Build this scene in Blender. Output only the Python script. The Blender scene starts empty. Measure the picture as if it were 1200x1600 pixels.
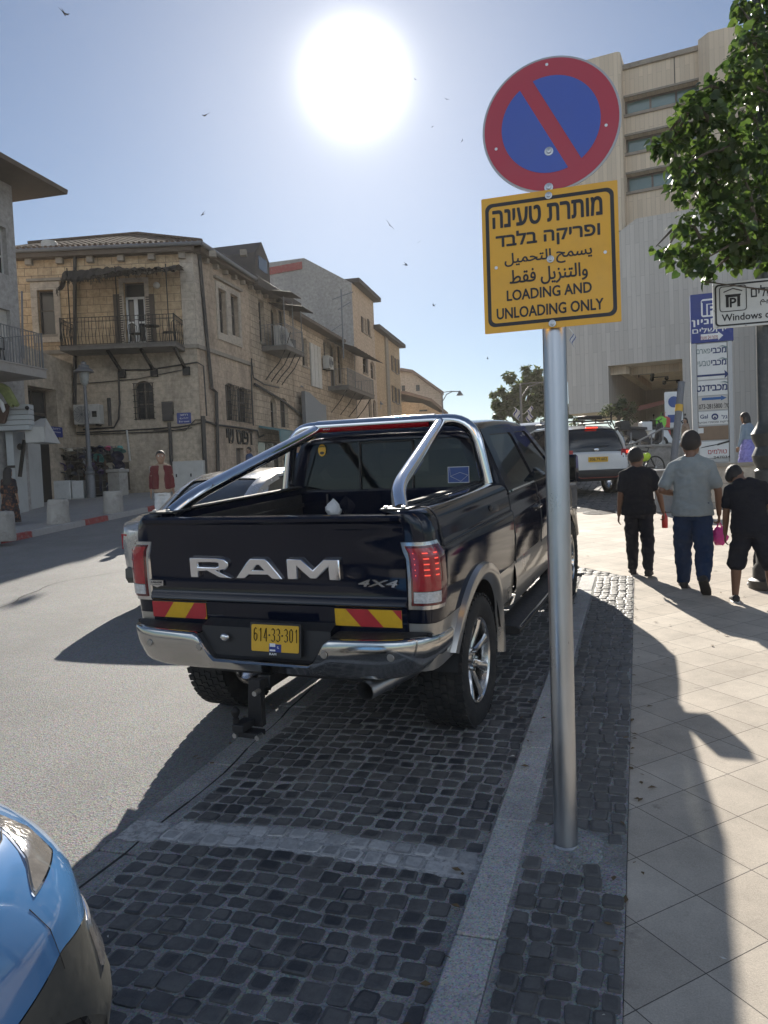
import bpy, bmesh, math, random
from mathutils import Vector, Matrix, Quaternion
random.seed(7)
PI = math.pi
S = bpy.context.scene
C = S.collection
#  camera
CAM_H, YAW, PITCH, ROLL, FPX = 1.82, math.radians(18.5), math.radians(2.5), math.radians(-2.46), 1202.0
SLOPE = 0.0623
HAZE = 0.0005; FILL_CLOUD = 0.72
cd = bpy.data.cameras.new('camera'); cam = bpy.data.objects.new('camera', cd); C.objects.link(cam)
cd.sensor_fit = 'AUTO'; cd.sensor_width = 36.0; cd.lens = FPX / 1600 * 36.0
cd.clip_start = 0.05; cd.clip_end = 5000
CR = Matrix.Rotation(YAW, 3, 'Z') @ Matrix.Rotation(PI / 2 - PITCH, 3, 'X') @ Matrix.Rotation(ROLL, 3, 'Z')
cam.matrix_world = Matrix.Translation((0, 0, CAM_H)) @ CR.to_4x4()
S.camera = cam
#  light
SUN_AZ, SUN_EL = math.radians(19.3), math.radians(26.97)
SUN = Vector((-math.sin(SUN_AZ) * math.cos(SUN_EL), math.cos(SUN_AZ) * math.cos(SUN_EL), math.sin(SUN_EL)))
S.view_settings.view_transform = 'Standard'; S.view_settings.look = 'None'
S.view_settings.exposure = 0.9; S.view_settings.gamma = 1.0
W = bpy.data.worlds.new('World'); S.world = W; W.use_nodes = True
nt = W.node_tree; nt.nodes.clear()
def N(tree, typ, **kw):
 n = tree.nodes.new(typ)
 for k, v in kw.items(): setattr(n, k, v)
 return n
out = N(nt, 'ShaderNodeOutputWorld'); bg = N(nt, 'ShaderNodeBackground')
sky = N(nt, 'ShaderNodeTexSky'); sky.sky_type = 'NISHITA'; sky.sun_disc = False
sky.sun_elevation = SUN_EL; sky.sun_rotation = -SUN_AZ
sky.altitude = 600; sky.air_density = 1.0; sky.dust_density = 0.3; sky.ozone_density = 3.0
bg.inputs[1].default_value = 0.046
nt.links.new(sky.outputs[0], bg.inputs[0])
tc = N(nt, 'ShaderNodeTexCoord'); dot = N(nt, 'ShaderNodeVectorMath', operation='DOT_PRODUCT')
dot.inputs[1].default_value = SUN
nrm = N(nt, 'ShaderNodeVectorMath', operation='NORMALIZE')
nt.links.new(tc.outputs['Generated'], nrm.inputs[0]); nt.links.new(nrm.outputs[0], dot.inputs[0])
acos = N(nt, 'ShaderNodeMath', operation='ARCCOSINE'); nt.links.new(dot.outputs['Value'], acos.inputs[0])
def expfall(width, amp):
 d = N(nt, 'ShaderNodeMath', operation='DIVIDE'); nt.links.new(acos.outputs[0], d.inputs[0]); d.inputs[1].default_value = -math.radians(width)
 e = N(nt, 'ShaderNodeMath', operation='EXPONENT'); nt.links.new(d.outputs[0], e.inputs[0])
 m = N(nt, 'ShaderNodeMath', operation='MULTIPLY'); nt.links.new(e.outputs[0], m.inputs[0]); m.inputs[1].default_value = amp
 return m
g1 = expfall(10.0, 0.19); g2 = expfall(.78, 17.0)
sm = N(nt, 'ShaderNodeMath', operation='ADD'); nt.links.new(g1.outputs[0], sm.inputs[0]); nt.links.new(g2.outputs[0], sm.inputs[1])
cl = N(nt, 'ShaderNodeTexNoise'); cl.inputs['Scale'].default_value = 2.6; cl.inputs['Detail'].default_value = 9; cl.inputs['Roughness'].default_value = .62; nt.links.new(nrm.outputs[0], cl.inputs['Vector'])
def ramp(src, a, b, c=0.0, d=1.0):
 r = N(nt, 'ShaderNodeMapRange'); r.interpolation_type = 'SMOOTHSTEP'; nt.links.new(src, r.inputs[0])
 for k, v in enumerate((a, b, c, d)): r.inputs[k + 1].default_value = v
 return r.outputs[0]
def mul(a, b):
 m = N(nt, 'ShaderNodeMath', operation='MULTIPLY'); nt.links.new(a, m.inputs[0]); nt.links.new(b, m.inputs[1]); return m.outputs[0]
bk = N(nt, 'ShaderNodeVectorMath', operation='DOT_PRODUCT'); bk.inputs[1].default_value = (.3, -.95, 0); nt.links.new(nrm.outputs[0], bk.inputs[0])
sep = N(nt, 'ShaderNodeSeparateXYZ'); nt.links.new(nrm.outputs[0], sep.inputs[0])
fill_clouds = mul(mul(ramp(cl.outputs[0], .36, .6), ramp(bk.outputs['Value'], -.15, .25)), mul(ramp(sep.outputs[2], .12, .26, 0, FILL_CLOUD), ramp(sep.outputs[2], .42, .68, 1, 0)))  # unseen cloud band behind the camera, added to brighten the shaded sides
bg3 = N(nt, 'ShaderNodeBackground'); bg3.inputs[0].default_value = (.9, .95, 1, 1); nt.links.new(fill_clouds, bg3.inputs[1])
bg2 = N(nt, 'ShaderNodeBackground'); bg2.inputs[0].default_value = (1.0, 0.97, 0.92, 1); nt.links.new(sm.outputs[0], bg2.inputs[1])
add = N(nt, 'ShaderNodeAddShader'); nt.links.new(bg.outputs[0], add.inputs[0]); nt.links.new(bg2.outputs[0], add.inputs[1])
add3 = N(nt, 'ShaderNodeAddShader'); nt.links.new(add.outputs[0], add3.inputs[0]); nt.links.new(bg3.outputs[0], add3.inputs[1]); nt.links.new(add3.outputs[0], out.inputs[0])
sd = bpy.data.lights.new('sun', 'SUN'); sd.energy = 5.0; sd.angle = math.radians(0.55); sd.color = (1.0, 0.93, 0.82)
so = bpy.data.objects.new('sun', sd); C.objects.link(so); so.rotation_euler = SUN.to_track_quat('Z', 'Y').to_euler()
#  placing
def ray(px, py): return CR @ Vector(((px - 600) / FPX, -(py - 800) / FPX, -1.0))
def at(px, py, depth): return Vector((0, 0, CAM_H)) + ray(px, py) * depth
def gz(x, y): return SLOPE * max(min(y, 95.0), -30)
def gnd(px, py, dz=0.0):
 d = ray(px, py); t = (-CAM_H + dz) / (d.z - SLOPE * d.y)
 return Vector((0, 0, CAM_H)) + d * t
def depth_of(p): return (CR.transposed() @ (Vector(p) - Vector((0, 0, CAM_H)))).z * -1
def h_at(px, py, base):
 b = Vector(base); d = ray(px, py)
 t = math.hypot(b.x, b.y) / math.hypot(d.x, d.y)
 return CAM_H + d.z * t - b.z
#  mesh builder
def _frame(d):
 d = Vector(d).normalized(); u = Vector((0, 0, 1)) if abs(d.z) < .95 else Vector((1, 0, 0))
 a = d.cross(u).normalized(); return a, d.cross(a).normalized()
class MB:
 def __init__(s): s.v = []; s.f = []; s.uv = {}; s.sm = []; s.mi = []; s.m = 0
 def _add(s, vs, fs, smooth=False, uvs=None):
  o = len(s.v); s.v += [Vector(v) for v in vs]
  for i, f in enumerate(fs):
   s.f.append([o + k for k in f]); s.sm.append(smooth); s.mi.append(s.m)
   if uvs: s.uv[len(s.f) - 1] = uvs[i]
  return s
 def box(s, c, size, rot=None, top=None):
  hx, hy, hz = size[0] / 2, size[1] / 2, size[2] / 2
  vs = [Vector((x * hx, y * hy, z * hz)) for z in (-1, 1) for x, y in ((-1, -1), (1, -1), (1, 1), (-1, 1))]
  if top:
   for k in range(4, 8): vs[k].x *= top[0]; vs[k].y *= top[1]
  if rot is not None:
   R = rot if isinstance(rot, Matrix) else Matrix.Rotation(rot, 3, 'Z')
   vs = [R @ v for v in vs]
  c = Vector(c)
  return s._add([v + c for v in vs], [(3, 2, 1, 0), (4, 5, 6, 7), (0, 1, 5, 4), (1, 2, 6, 5), (2, 3, 7, 6), (3, 0, 4, 7)])
 def span(s, a, b):
  a = Vector(a); b = Vector(b); return s.box((a + b) / 2, (abs(b.x - a.x), abs(b.y - a.y), abs(b.z - a.z)))
 def loft(s, rings, closed=True, caps=True, smooth=True, uv=False):
  n = len(rings[0]); vs = [p for r in rings for p in r]; fs = [];
  m = n if closed else n - 1
  for i in range(len(rings) - 1):
   for j in range(m): fs.append((i * n + j, i * n + (j + 1) % n, (i + 1) * n + (j + 1) % n, (i + 1) * n + j))
  s._add(vs, fs, smooth)
  if caps and closed:
   s._add(rings[0], [tuple(range(n))[::-1]]); s._add(rings[-1], [tuple(range(n))])
  return s
 def tube(s, pts, r, seg=8, caps=True, flat=1.0):
  pts = [Vector(p) for p in pts]; rs = r if isinstance(r, (list, tuple)) else [r] * len(pts)
  rings = []; a = None
  for i, p in enumerate(pts):
   d = (pts[min(i + 1, len(pts) - 1)] - pts[max(i - 1, 0)]).normalized()
   if a is None: a, b = _frame(d)
   else:
    a = (a - d * a.dot(d))
    if a.length < 1e-6: a, b = _frame(d)
    a.normalize(); b = d.cross(a).normalized()
   rings.append([p + (a * math.cos(t) + b * math.sin(t) * flat) * rs[i] for t in (2 * PI * k / seg for k in range(seg))])
  return s.loft(rings, True, caps)
 def bar(s, a, b, w, h=None):
  a = Vector(a); b = Vector(b); h = h or w; d = b - a
  u, v = _frame(d)
  return s.loft([[p + u * (x * w / 2) + v * (y * h / 2) for x, y in ((-1, -1), (1, -1), (1, 1), (-1, 1))] for p in (a, b)], True, True, False)
 def lathe(s, prof, c=(0, 0, 0), seg=24, axis='Z', a0=0, a1=2 * PI, smooth=True, caps=False):
  c = Vector(c); full = abs(a1 - a0 - 2 * PI) < 1e-6; n = seg if full else seg + 1
  rings = []
  for r, h in prof:
   ring = []
   for k in range(n):
    t = a0 + (a1 - a0) * k / seg; x, y = r * math.cos(t), r * math.sin(t)
    ring.append(c + (Vector((x, y, h)) if axis == 'Z' else Vector((h, x, y)) if axis == 'X' else Vector((x, h, y))))
   rings.append(ring)
  return s.loft(rings, full, caps, smooth)
 def ball(s, c, r, seg=12, rings=8, squash=(1, 1, 1)):
  c = Vector(c); rr = []
  for i in range(rings + 1):
   p = -PI / 2 + PI * i / rings; q = max(math.cos(p), 1e-3)
   rr.append([c + Vector((q * math.cos(t) * r * squash[0], q * math.sin(t) * r * squash[1], math.sin(p) * r * squash[2])) for t in (2 * PI * k / seg for k in range(seg))])
  return s.loft(rr, True, True)
 def grid(s, rows, smooth=True): return s.loft(rows, False, False, smooth)
 def prism(s, poly, vec, smooth=False):
  n = len(poly); vec = Vector(vec); a = [Vector(p) for p in poly]; b = [p + vec for p in a]
  s._add(a, [tuple(range(n))[::-1]]); s._add(b, [tuple(range(n))])
  return s._add(a + b, [(i, (i + 1) % n, n + (i + 1) % n, n + i) for i in range(n)], smooth)
 def quad(s, a, b, c, d, uv=None): return s._add([a, b, c, d], [(0, 1, 2, 3)], False, [uv] if uv else None)
 def merge(s, me, M=None):
  o = len(s.v); M = M or Matrix.Identity(4)
  s.v += [M @ v.co for v in me.vertices]
  for p in me.polygons: s.f.append([o + k for k in p.vertices]); s.sm.append(p.use_smooth); s.mi.append(s.m)
  return s
 def xform(s, M): s.v = [M @ v for v in s.v]; return s
 def mesh(s, name):
  me = bpy.data.meshes.new(name); me.from_pydata([tuple(v) for v in s.v], [], s.f)
  for p, k, mi in zip(me.polygons, s.sm, s.mi): p.use_smooth = k; p.material_index = mi
  if s.uv:
   L = me.uv_layers.new(name='UVMap')
   for i, uvs in s.uv.items():
    for li, u in zip(me.polygons[i].loop_indices, uvs): L.data[li].uv = u
  me.validate(); return me
 def build(s, name, mat, parent=None, bevel=0, seg=2, fix=True, sub=0, loc=None, sharp=35, wn=False):
  me = s.mesh(name)
  if fix or bevel or sub:
   bm = bmesh.new(); bm.from_mesh(me)
   if not s.uv: bmesh.ops.remove_doubles(bm, verts=bm.verts, dist=1e-5)
   if fix: bmesh.ops.recalc_face_normals(bm, faces=bm.faces)
   bm.to_mesh(me); bm.free()
  for m in (mat if isinstance(mat, (list, tuple)) else [mat]): me.materials.append(m)
  o = bpy.data.objects.new(name, me); C.objects.link(o)
  if parent is not None: o.parent = parent
  if loc is not None: o.location = loc
  if bevel:
   b = o.modifiers.new('bevel', 'BEVEL'); b.width = bevel; b.segments = seg; b.limit_method = 'ANGLE'; b.angle_limit = math.radians(40)
   for p in me.polygons: p.use_smooth = True
  if sub:
   d = o.modifiers.new('sub', 'SUBSURF'); d.levels = sub; d.render_levels = sub
  if bevel or any(s.sm):
   try: me.set_sharp_from_angle(angle=math.radians(sharp if not bevel else 60))
   except Exception: pass
  return o
def thing(name, label, cat, loc=(0, 0, 0), rz=0, group=None):
 o = bpy.data.objects.new(name, None); C.objects.link(o); o.empty_display_size = .2
 o.location = loc; o.rotation_euler = (0, 0, rz); o['label'] = label; o['category'] = cat
 if group: o['group'] = group
 return o
def tag(o, label, cat, group=None):
 o['label'] = label; o['category'] = cat
 if group: o['group'] = group
 return o
def struct(o): o['kind'] = 'structure'; return o
def copy_tree(o, parent=None):
 c = o.copy(); C.objects.link(c)
 if parent is not None: c.parent = parent
 for ch in list(o.children): copy_tree(ch, c)
 return c
def fill2d(loops):
 """triangulate outer loop + holes given as lists of (x, y); returns verts2d, tris"""
 bm = bmesh.new(); es = []
 for lp in loops:
  vs = [bm.verts.new((p[0], p[1], 0)) for p in lp]
  for i in range(len(vs)):
   es.append(bm.edges.new((vs[i], vs[(i + 1) % len(vs)])))
 bmesh.ops.triangle_fill(bm, use_beauty=True, use_dissolve=False, edges=es, normal=(0, 0, 1))
 bm.verts.index_update(); vs = [v.co.to_2d() for v in bm.verts]; fs = []
 for f in bm.faces:
  if f.normal.z < 0: f.normal_flip()
  fs.append([v.index for v in f.verts])
 bm.free(); return vs, fs
def plate(mb, loops, M, depth):
 """flat shape (outer + holes) in the local xy plane, thickness along -z, placed with matrix M"""
 vs, fs = fill2d(loops)
 mb._add([M @ Vector((v.x, v.y, 0)) for v in vs], fs)
 mb._add([M @ Vector((v.x, v.y, -depth)) for v in vs], [f[::-1] for f in fs])
 for lp in loops:
  n = len(lp); a = [M @ Vector((p[0], p[1], 0)) for p in lp]; b = [M @ Vector((p[0], p[1], -depth)) for p in lp]
  mb._add(a + b, [(i, n + i, n + (i + 1) % n, (i + 1) % n) for i in range(n)])
 return mb
def rrect(x0, y0, x1, y1, r, n=5):
 pts = []
 for cx, cy, a in ((x1 - r, y1 - r, 0), (x0 + r, y1 - r, PI / 2), (x0 + r, y0 + r, PI), (x1 - r, y0 + r, 1.5 * PI)):
  for k in range(n + 1): t = a + PI / 2 * k / n; pts.append((cx + r * math.cos(t), cy + r * math.sin(t)))
 return pts
def circle(cx, cy, r, n=32, ry=None): return [(cx + r * math.cos(2 * PI * k / n), cy + (ry or r) * math.sin(2 * PI * k / n)) for k in range(n)]
def text_mb(mb, body, M, width=None, height=None, size=1.0, bold=0.0, depth=0.0, rtl=False, center=True, shear=0.0):
 """lettering as real mesh; M places it in the xy plane"""
 cu = bpy.data.curves.new('txt', 'FONT'); cu.body = body[::-1] if rtl else body
 cu.size = 1.0; cu.fill_mode = 'NONE'; cu.resolution_u = 3; cu.shear = shear
 o = bpy.data.objects.new('txt', cu); C.objects.link(o)
 dg = bpy.context.evaluated_depsgraph_get(); dg.update()
 me = bpy.data.meshes.new_from_object(o.evaluated_get(dg))
 bm = bmesh.new(); bm.from_mesh(me)
 bpy.data.objects.remove(o); bpy.data.curves.remove(cu); bpy.data.meshes.remove(me)
 seen = set(); loops = []
 for v in bm.verts:
  if v in seen or not v.link_edges: continue
  lp = [v]; seen.add(v); cur = v
  while True:
   nx = [e.other_vert(cur) for e in cur.link_edges if e.other_vert(cur) not in seen]
   if not nx: break
   cur = nx[0]; seen.add(cur); lp.append(cur)
  if len(lp) > 2: loops.append([(p.co.x, p.co.y) for p in lp])
 bm.free()
 if not loops: return mb
 xs = [p[0] for l in loops for p in l]; ys = [p[1] for l in loops for p in l]
 x0, x1, y0, y1 = min(xs), max(xs), min(ys), max(ys)
 sx = sy = size
 if width: sx = width / (x1 - x0); sy = sx if not height else height / (y1 - y0)
 elif height: sy = sx = height / (y1 - y0)
 cx, cy = ((x0 + x1) / 2, (y0 + y1) / 2) if center else (0, 0)
 loops = [[((p[0] - cx) * sx, (p[1] - cy) * sy) for p in l] for l in loops]
 def area(l): return sum(l[i - 1][0] * l[i][1] - l[i][0] * l[i - 1][1] for i in range(len(l))) / 2
 def inside(p, l):
  c = False
  for i in range(len(l)):
   (xa, ya), (xb, yb) = l[i - 1], l[i]
   if (ya > p[1]) != (yb > p[1]) and p[0] < (xb - xa) * (p[1] - ya) / (yb - ya + 1e-12) + xa: c = not c
  return c
 depthn = [sum(1 for k in loops if k is not l and inside(l[0], k)) for l in loops]
 for i, l in enumerate(loops):
  if depthn[i] % 2 == 0:
   holes = [k for j, k in enumerate(loops) if depthn[j] == depthn[i] + 1 and inside(k[0], l)]
   try:
    if depth: plate(mb, [l] + holes, M, depth)
    else:
     vs, fs = fill2d([l] + holes); mb._add([M @ Vector((v.x, v.y, 0)) for v in vs], fs)
   except Exception as e: print('text', e)
 if bold:
  q = bold * .5 * (sx + sy) / 2; e = .0001
  for l in loops:
   for i in range(len(l)):
    a, b = Vector(l[i - 1]), Vector(l[i]); d = b - a
    if d.length < 1e-7: continue
    d.normalize(); n = Vector((-d.y, d.x)) * q; a = a - d * q * .5; b = b + d * q * .5; e = .0003 - e
    mb._add([M @ Vector((p.x, p.y, e)) for p in (a - n, b - n, b + n, a + n)], [(0, 1, 2, 3)])
 return mb
def basis(o, x, y):
 """matrix whose xy plane holds x and y"""
 x = Vector(x).normalized(); y = Vector(y); y = (y - x * y.dot(x)).normalized(); z = x.cross(y)
 M = Matrix((x, y, z)).transposed().to_4x4(); M.translation = Vector(o); return M
#  materials
def _mat(name):
 m = bpy.data.materials.new(name); m.use_nodes = True
 t = m.node_tree; return m, t, t.nodes['Principled BSDF']
def rgb(c): return (c[0], c[1], c[2], 1)
def mat(name, col, rough=.5, metal=0.0, var=.12, scale=6.0, bump=0.0, bscale=None, coat=0.0, spec=.5, rvar=.1, emit=None, trans=0.0, alpha=1.0, dirt=None, stretch=None):
 m, t, b = _mat(name); L = t.links.new
 tcn = N(t, 'ShaderNodeTexCoord'); mp = N(t, 'ShaderNodeMapping'); L(tcn.outputs['Object'], mp.inputs[0])
 if stretch: mp.inputs['Scale'].default_value = stretch
 n1 = N(t, 'ShaderNodeTexNoise'); n1.inputs['Scale'].default_value = scale; n1.inputs['Detail'].default_value = 6; n1.inputs['Roughness'].default_value = .62
 L(mp.outputs[0], n1.inputs['Vector'])
 mx = N(t, 'ShaderNodeMix', data_type='RGBA'); L(n1.outputs[0], mx.inputs[0])
 lo = [max(c * (1 - 2 * var), 0) for c in col]; hi = [min(c * (1 + 2 * var), 1) for c in col]
 mx.inputs[6].default_value = rgb(lo); mx.inputs[7].default_value = rgb(hi); colout = mx.outputs[2]
 if dirt:
  n3 = N(t, 'ShaderNodeTexNoise'); n3.inputs['Scale'].default_value = dirt[1]; n3.inputs['Detail'].default_value = 8; n3.inputs['Roughness'].default_value = .7
  L(mp.outputs[0], n3.inputs['Vector'])
  rp = N(t, 'ShaderNodeMapRange'); rp.inputs[1].default_value = .5; rp.inputs[2].default_value = .68; L(n3.outputs[0], rp.inputs[0]); rp.inputs[4].default_value = dirt[2]
  m2 = N(t, 'ShaderNodeMix', data_type='RGBA'); L(rp.outputs[0], m2.inputs[0]); L(colout, m2.inputs[6]); m2.inputs[7].default_value = rgb(dirt[0]); colout = m2.outputs[2]
 L(colout, b.inputs['Base Color'])
 mr = N(t, 'ShaderNodeMapRange'); L(n1.outputs[0], mr.inputs[0]); mr.inputs[1].default_value = .3; mr.inputs[2].default_value = .7
 mr.inputs[3].default_value = max(rough - rvar, .01); mr.inputs[4].default_value = min(rough + rvar, 1); L(mr.outputs[0], b.inputs['Roughness'])
 b.inputs['Metallic'].default_value = metal; b.inputs['Coat Weight'].default_value = coat; b.inputs['Coat Roughness'].default_value = .04
 b.inputs['Specular IOR Level'].default_value = spec; b.inputs['Transmission Weight'].default_value = trans; b.inputs['Alpha'].default_value = alpha
 if emit: b.inputs['Emission Color'].default_value = rgb(emit[0]); b.inputs['Emission Strength'].default_value = emit[1]
 if bump:
  n2 = N(t, 'ShaderNodeTexNoise'); n2.inputs['Scale'].default_value = bscale or scale * 5; n2.inputs['Detail'].default_value = 5; L(mp.outputs[0], n2.inputs['Vector'])
  bp = N(t, 'ShaderNodeBump'); bp.inputs['Strength'].default_value = bump; bp.inputs['Distance'].default_value = .02; L(n2.outputs[0], bp.inputs['Height']); L(bp.outputs[0], b.inputs['Normal'])
 return m
def stone_mat(name, c1, c2, mortar, bw=.45, bh=.28, stain=(.08, .07, .06), stain_amt=.5, bump=.5, msize=.012, brick_amt=1.0, streak=True, big=.35):
 """coursed stone on UVs in metres"""
 m, t, b = _mat(name); L = t.links.new
 uv = N(t, 'ShaderNodeUVMap')
 nz = N(t, 'ShaderNodeTexNoise'); nz.inputs['Scale'].default_value = 2.2; nz.inputs['Detail'].default_value = 3; L(uv.outputs[0], nz.inputs['Vector'])
 dis = N(t, 'ShaderNodeMix', data_type='RGBA', blend_type='LINEAR_LIGHT'); dis.inputs[0].default_value = .018; L(uv.outputs[0], dis.inputs[6]); L(nz.outputs[1], dis.inputs[7])
 br = N(t, 'ShaderNodeTexBrick'); br.inputs['Scale'].default_value = 1; br.inputs['Brick Width'].default_value = bw; br.inputs['Row Height'].default_value = bh
 br.inputs['Mortar Size'].default_value = msize; br.inputs['Mortar Smooth'].default_value = .25; br.inputs['Bias'].default_value = -.1
 br.inputs['Color1'].default_value = rgb(c1); br.inputs['Color2'].default_value = rgb(c2); br.inputs['Mortar'].default_value = rgb(mortar); L(dis.outputs[2], br.inputs['Vector'])
 n1 = N(t, 'ShaderNodeTexNoise'); n1.inputs['Scale'].default_value = 5.5; n1.inputs['Detail'].default_value = 8; n1.inputs['Roughness'].default_value = .7; L(uv.outputs[0], n1.inputs['Vector'])
 mean = [(c1[i] + c2[i]) / 2 for i in range(3)]
 mb_ = N(t, 'ShaderNodeMix', data_type='RGBA'); mb_.inputs[0].default_value = brick_amt; mb_.inputs[6].default_value = rgb(mean); L(br.outputs[0], mb_.inputs[7])
 ov = N(t, 'ShaderNodeMix', data_type='RGBA', blend_type='OVERLAY'); ov.inputs[0].default_value = .75; L(mb_.outputs[2], ov.inputs[6]); L(n1.outputs[0], ov.inputs[7])
 n2 = N(t, 'ShaderNodeTexNoise'); n2.inputs['Scale'].default_value = big; n2.inputs['Detail'].default_value = 7; n2.inputs['Roughness'].default_value = .68
 mp = N(t, 'ShaderNodeMapping'); mp.inputs['Scale'].default_value = (2.2, .8, 1) if streak else (1, 1, 1); L(uv.outputs[0], mp.inputs[0]); L(mp.outputs[0], n2.inputs['Vector'])
 rp = N(t, 'ShaderNodeMapRange'); rp.inputs[1].default_value = .45; rp.inputs[2].default_value = .75; rp.inputs[4].default_value = stain_amt; L(n2.outputs[0], rp.inputs[0])
 st = N(t, 'ShaderNodeMix', data_type='RGBA'); L(rp.outputs[0], st.inputs[0]); L(ov.outputs[2], st.inputs[6]); st.inputs[7].default_value = rgb(stain)
 L(st.outputs[2], b.inputs['Base Color']); b.inputs['Roughness'].default_value = .9; b.inputs['Specular IOR Level'].default_value = .25
 h = N(t, 'ShaderNodeMath', operation='MULTIPLY_ADD'); L(br.outputs[1], h.inputs[0]); h.inputs[1].default_value = -brick_amt; L(n1.outputs[0], h.inputs[2])
 bp = N(t, 'ShaderNodeBump'); bp.inputs['Strength'].default_value = bump; bp.inputs['Distance'].default_value = .03; L(h.outputs[0], bp.inputs['Height']); L(bp.outputs[0], b.inputs['Normal'])
 return m
def glass_mat(name, tint=(.02, .025, .03), rough=.03, clear=0.0, spec=.6):
 m, t, b = _mat(name); L = t.links.new
 b.inputs['Base Color'].default_value = rgb(tint); b.inputs['Roughness'].default_value = rough; b.inputs['Specular IOR Level'].default_value = spec
 if clear:
  tr = N(t, 'ShaderNodeBsdfTransparent'); tr.inputs[0].default_value = (.62, .66, .66, 1); mx = N(t, 'ShaderNodeMixShader'); mx.inputs[0].default_value = clear
  o = t.nodes['Material Output']; L(b.outputs[0], mx.inputs[1]); L(tr.outputs[0], mx.inputs[2]); L(mx.outputs[0], o.inputs[0])
 return m
M_ = {}
M_['chrome'] = mat('chrome', (.78, .78, .8), .07, 1.0, .04, 3, rvar=.05)
M_['bumper_chrome'] = mat('dull_chrome', (.5, .49, .47), .13, 1.0, .08, 4, rvar=.06)  # chrome with a greyer base colour and more roughness
M_['steel'] = mat('galvanised_steel', (.42, .43, .45), .34, 1.0, .16, 7, bump=.05, bscale=60, rvar=.1, stretch=(1, 1, .25))
M_['zinc'] = mat('zinc_bolt', (.5, .5, .5), .4, 1.0, .15, 40)
M_['black'] = mat('black_plastic', (.018, .018, .02), .55, 0, .25, 30, bump=.1, bscale=300)
M_['rubber'] = mat('tyre_rubber', (.017, .017, .018), .85, 0, .3, 14, bump=.12, bscale=120, dirt=((.09, .08, .07), 9, .35))
M_['iron'] = mat('wrought_iron', (.022, .02, .02), .6, .4, .3, 12, bump=.1)
M_['grey_iron'] = mat('grey_painted_iron', (.16, .165, .175), .5, .2, .15, 9)
M_['concrete'] = mat('concrete', (.36, .34, .31), .88, 0, .16, 5, bump=.3, bscale=45, dirt=((.16, .15, .14), 3, .5))
M_['white'] = mat('white_paint', (.72, .72, .7), .45, 0, .06, 5, dirt=((.4, .38, .34), 4, .3))
M_['dark_glass'] = glass_mat('dark_glass', (.012, .015, .018))
M_['window_glass'] = glass_mat('window_glass', (.025, .03, .035), .05)
M_['wood'] = mat('weathered_wood', (.1, .075, .055), .8, 0, .3, 3, bump=.3, stretch=(1, 1, .1))
M_['pipe'] = mat('dark_drain_pipe', (.05, .045, .042), .6, .2, .2, 5)
#  SETTING
def sheet(name, poly, dz, m, sub=None):
 mb = MB(); mb._add([(x, y, gz(x, y) + dz) for x, y in poly], [tuple(range(len(poly)))])
 return struct(mb.build(name, m, fix=False))
def ground_mat(name, col, var, bump, scale, spot=None, rough=.9, fine=260, patches=None):
 m, t, b = _mat(name); L = t.links.new
 tcn = N(t, 'ShaderNodeTexCoord')
 n1 = N(t, 'ShaderNodeTexNoise'); n1.inputs['Scale'].default_value = scale; n1.inputs['Detail'].default_value = 8; n1.inputs['Roughness'].default_value = .7; L(tcn.outputs['Object'], n1.inputs[0])
 n2 = N(t, 'ShaderNodeTexNoise'); n2.inputs['Scale'].default_value = fine; n2.inputs['Detail'].default_value = 3; n2.inputs['Roughness'].default_value = .8; L(tcn.outputs['Object'], n2.inputs[0])
 v = N(t, 'ShaderNodeTexVoronoi'); v.inputs['Scale'].default_value = fine * .55; L(tcn.outputs['Object'], v.inputs[0])
 cr = N(t, 'ShaderNodeMix', data_type='RGBA'); L(n1.outputs[0], cr.inputs[0]); cr.inputs[6].default_value = rgb([c * (1 - var) for c in col]); cr.inputs[7].default_value = rgb([c * (1 + var) for c in col])
 ch = N(t, 'ShaderNodeMix', data_type='RGBA', blend_type='OVERLAY'); ch.inputs[0].default_value = .55; L(cr.outputs[2], ch.inputs[6]); L(v.outputs['Color'], ch.inputs[7])
 sat = N(t, 'ShaderNodeHueSaturation'); sat.inputs[1].default_value = .45; L(ch.outputs[2], sat.inputs[4])
 co = sat.outputs[0]
 if patches:
  n3 = N(t, 'ShaderNodeTexNoise'); n3.inputs['Scale'].default_value = patches[1]; n3.inputs['Detail'].default_value = 9; n3.inputs['Roughness'].default_value = .75; L(tcn.outputs['Object'], n3.inputs[0])
  rp = N(t, 'ShaderNodeMapRange'); rp.inputs[1].default_value = .48; rp.inputs[2].default_value = .66; rp.inputs[4].default_value = patches[2]; L(n3.outputs[0], rp.inputs[0])
  mm = N(t, 'ShaderNodeMix', data_type='RGBA'); L(rp.outputs[0], mm.inputs[0]); L(co, mm.inputs[6]); mm.inputs[7].default_value = rgb(patches[0]); co = mm.outputs[2]
 L(co, b.inputs['Base Color']); b.inputs['Roughness'].default_value = rough; b.inputs['Specular IOR Level'].default_value = .35
 ad = N(t, 'ShaderNodeMath', operation='ADD'); L(n2.outputs[0], ad.inputs[0]); L(v.outputs['Distance'], ad.inputs[1])
 bp = N(t, 'ShaderNodeBump'); bp.inputs['Strength'].default_value = bump; bp.inputs['Distance'].default_value = .006; L(ad.outputs[0], bp.inputs['Height']); L(bp.outputs[0], b.inputs['Normal'])
 return m
M_['asphalt'] = ground_mat('asphalt', (.175, .17, .163), .22, .5, 1.2, rough=.78, fine=190, patches=((.13, .128, .125), .5, .55))
M_['earth'] = ground_mat('earth', (.2, .18, .15), .3, .5, .4)
M_['edging'] = ground_mat('edging_concrete', (.27, .26, .25), .25, .5, 3.0, rough=.85, patches=((.14, .14, .14), 5, .5))
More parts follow.
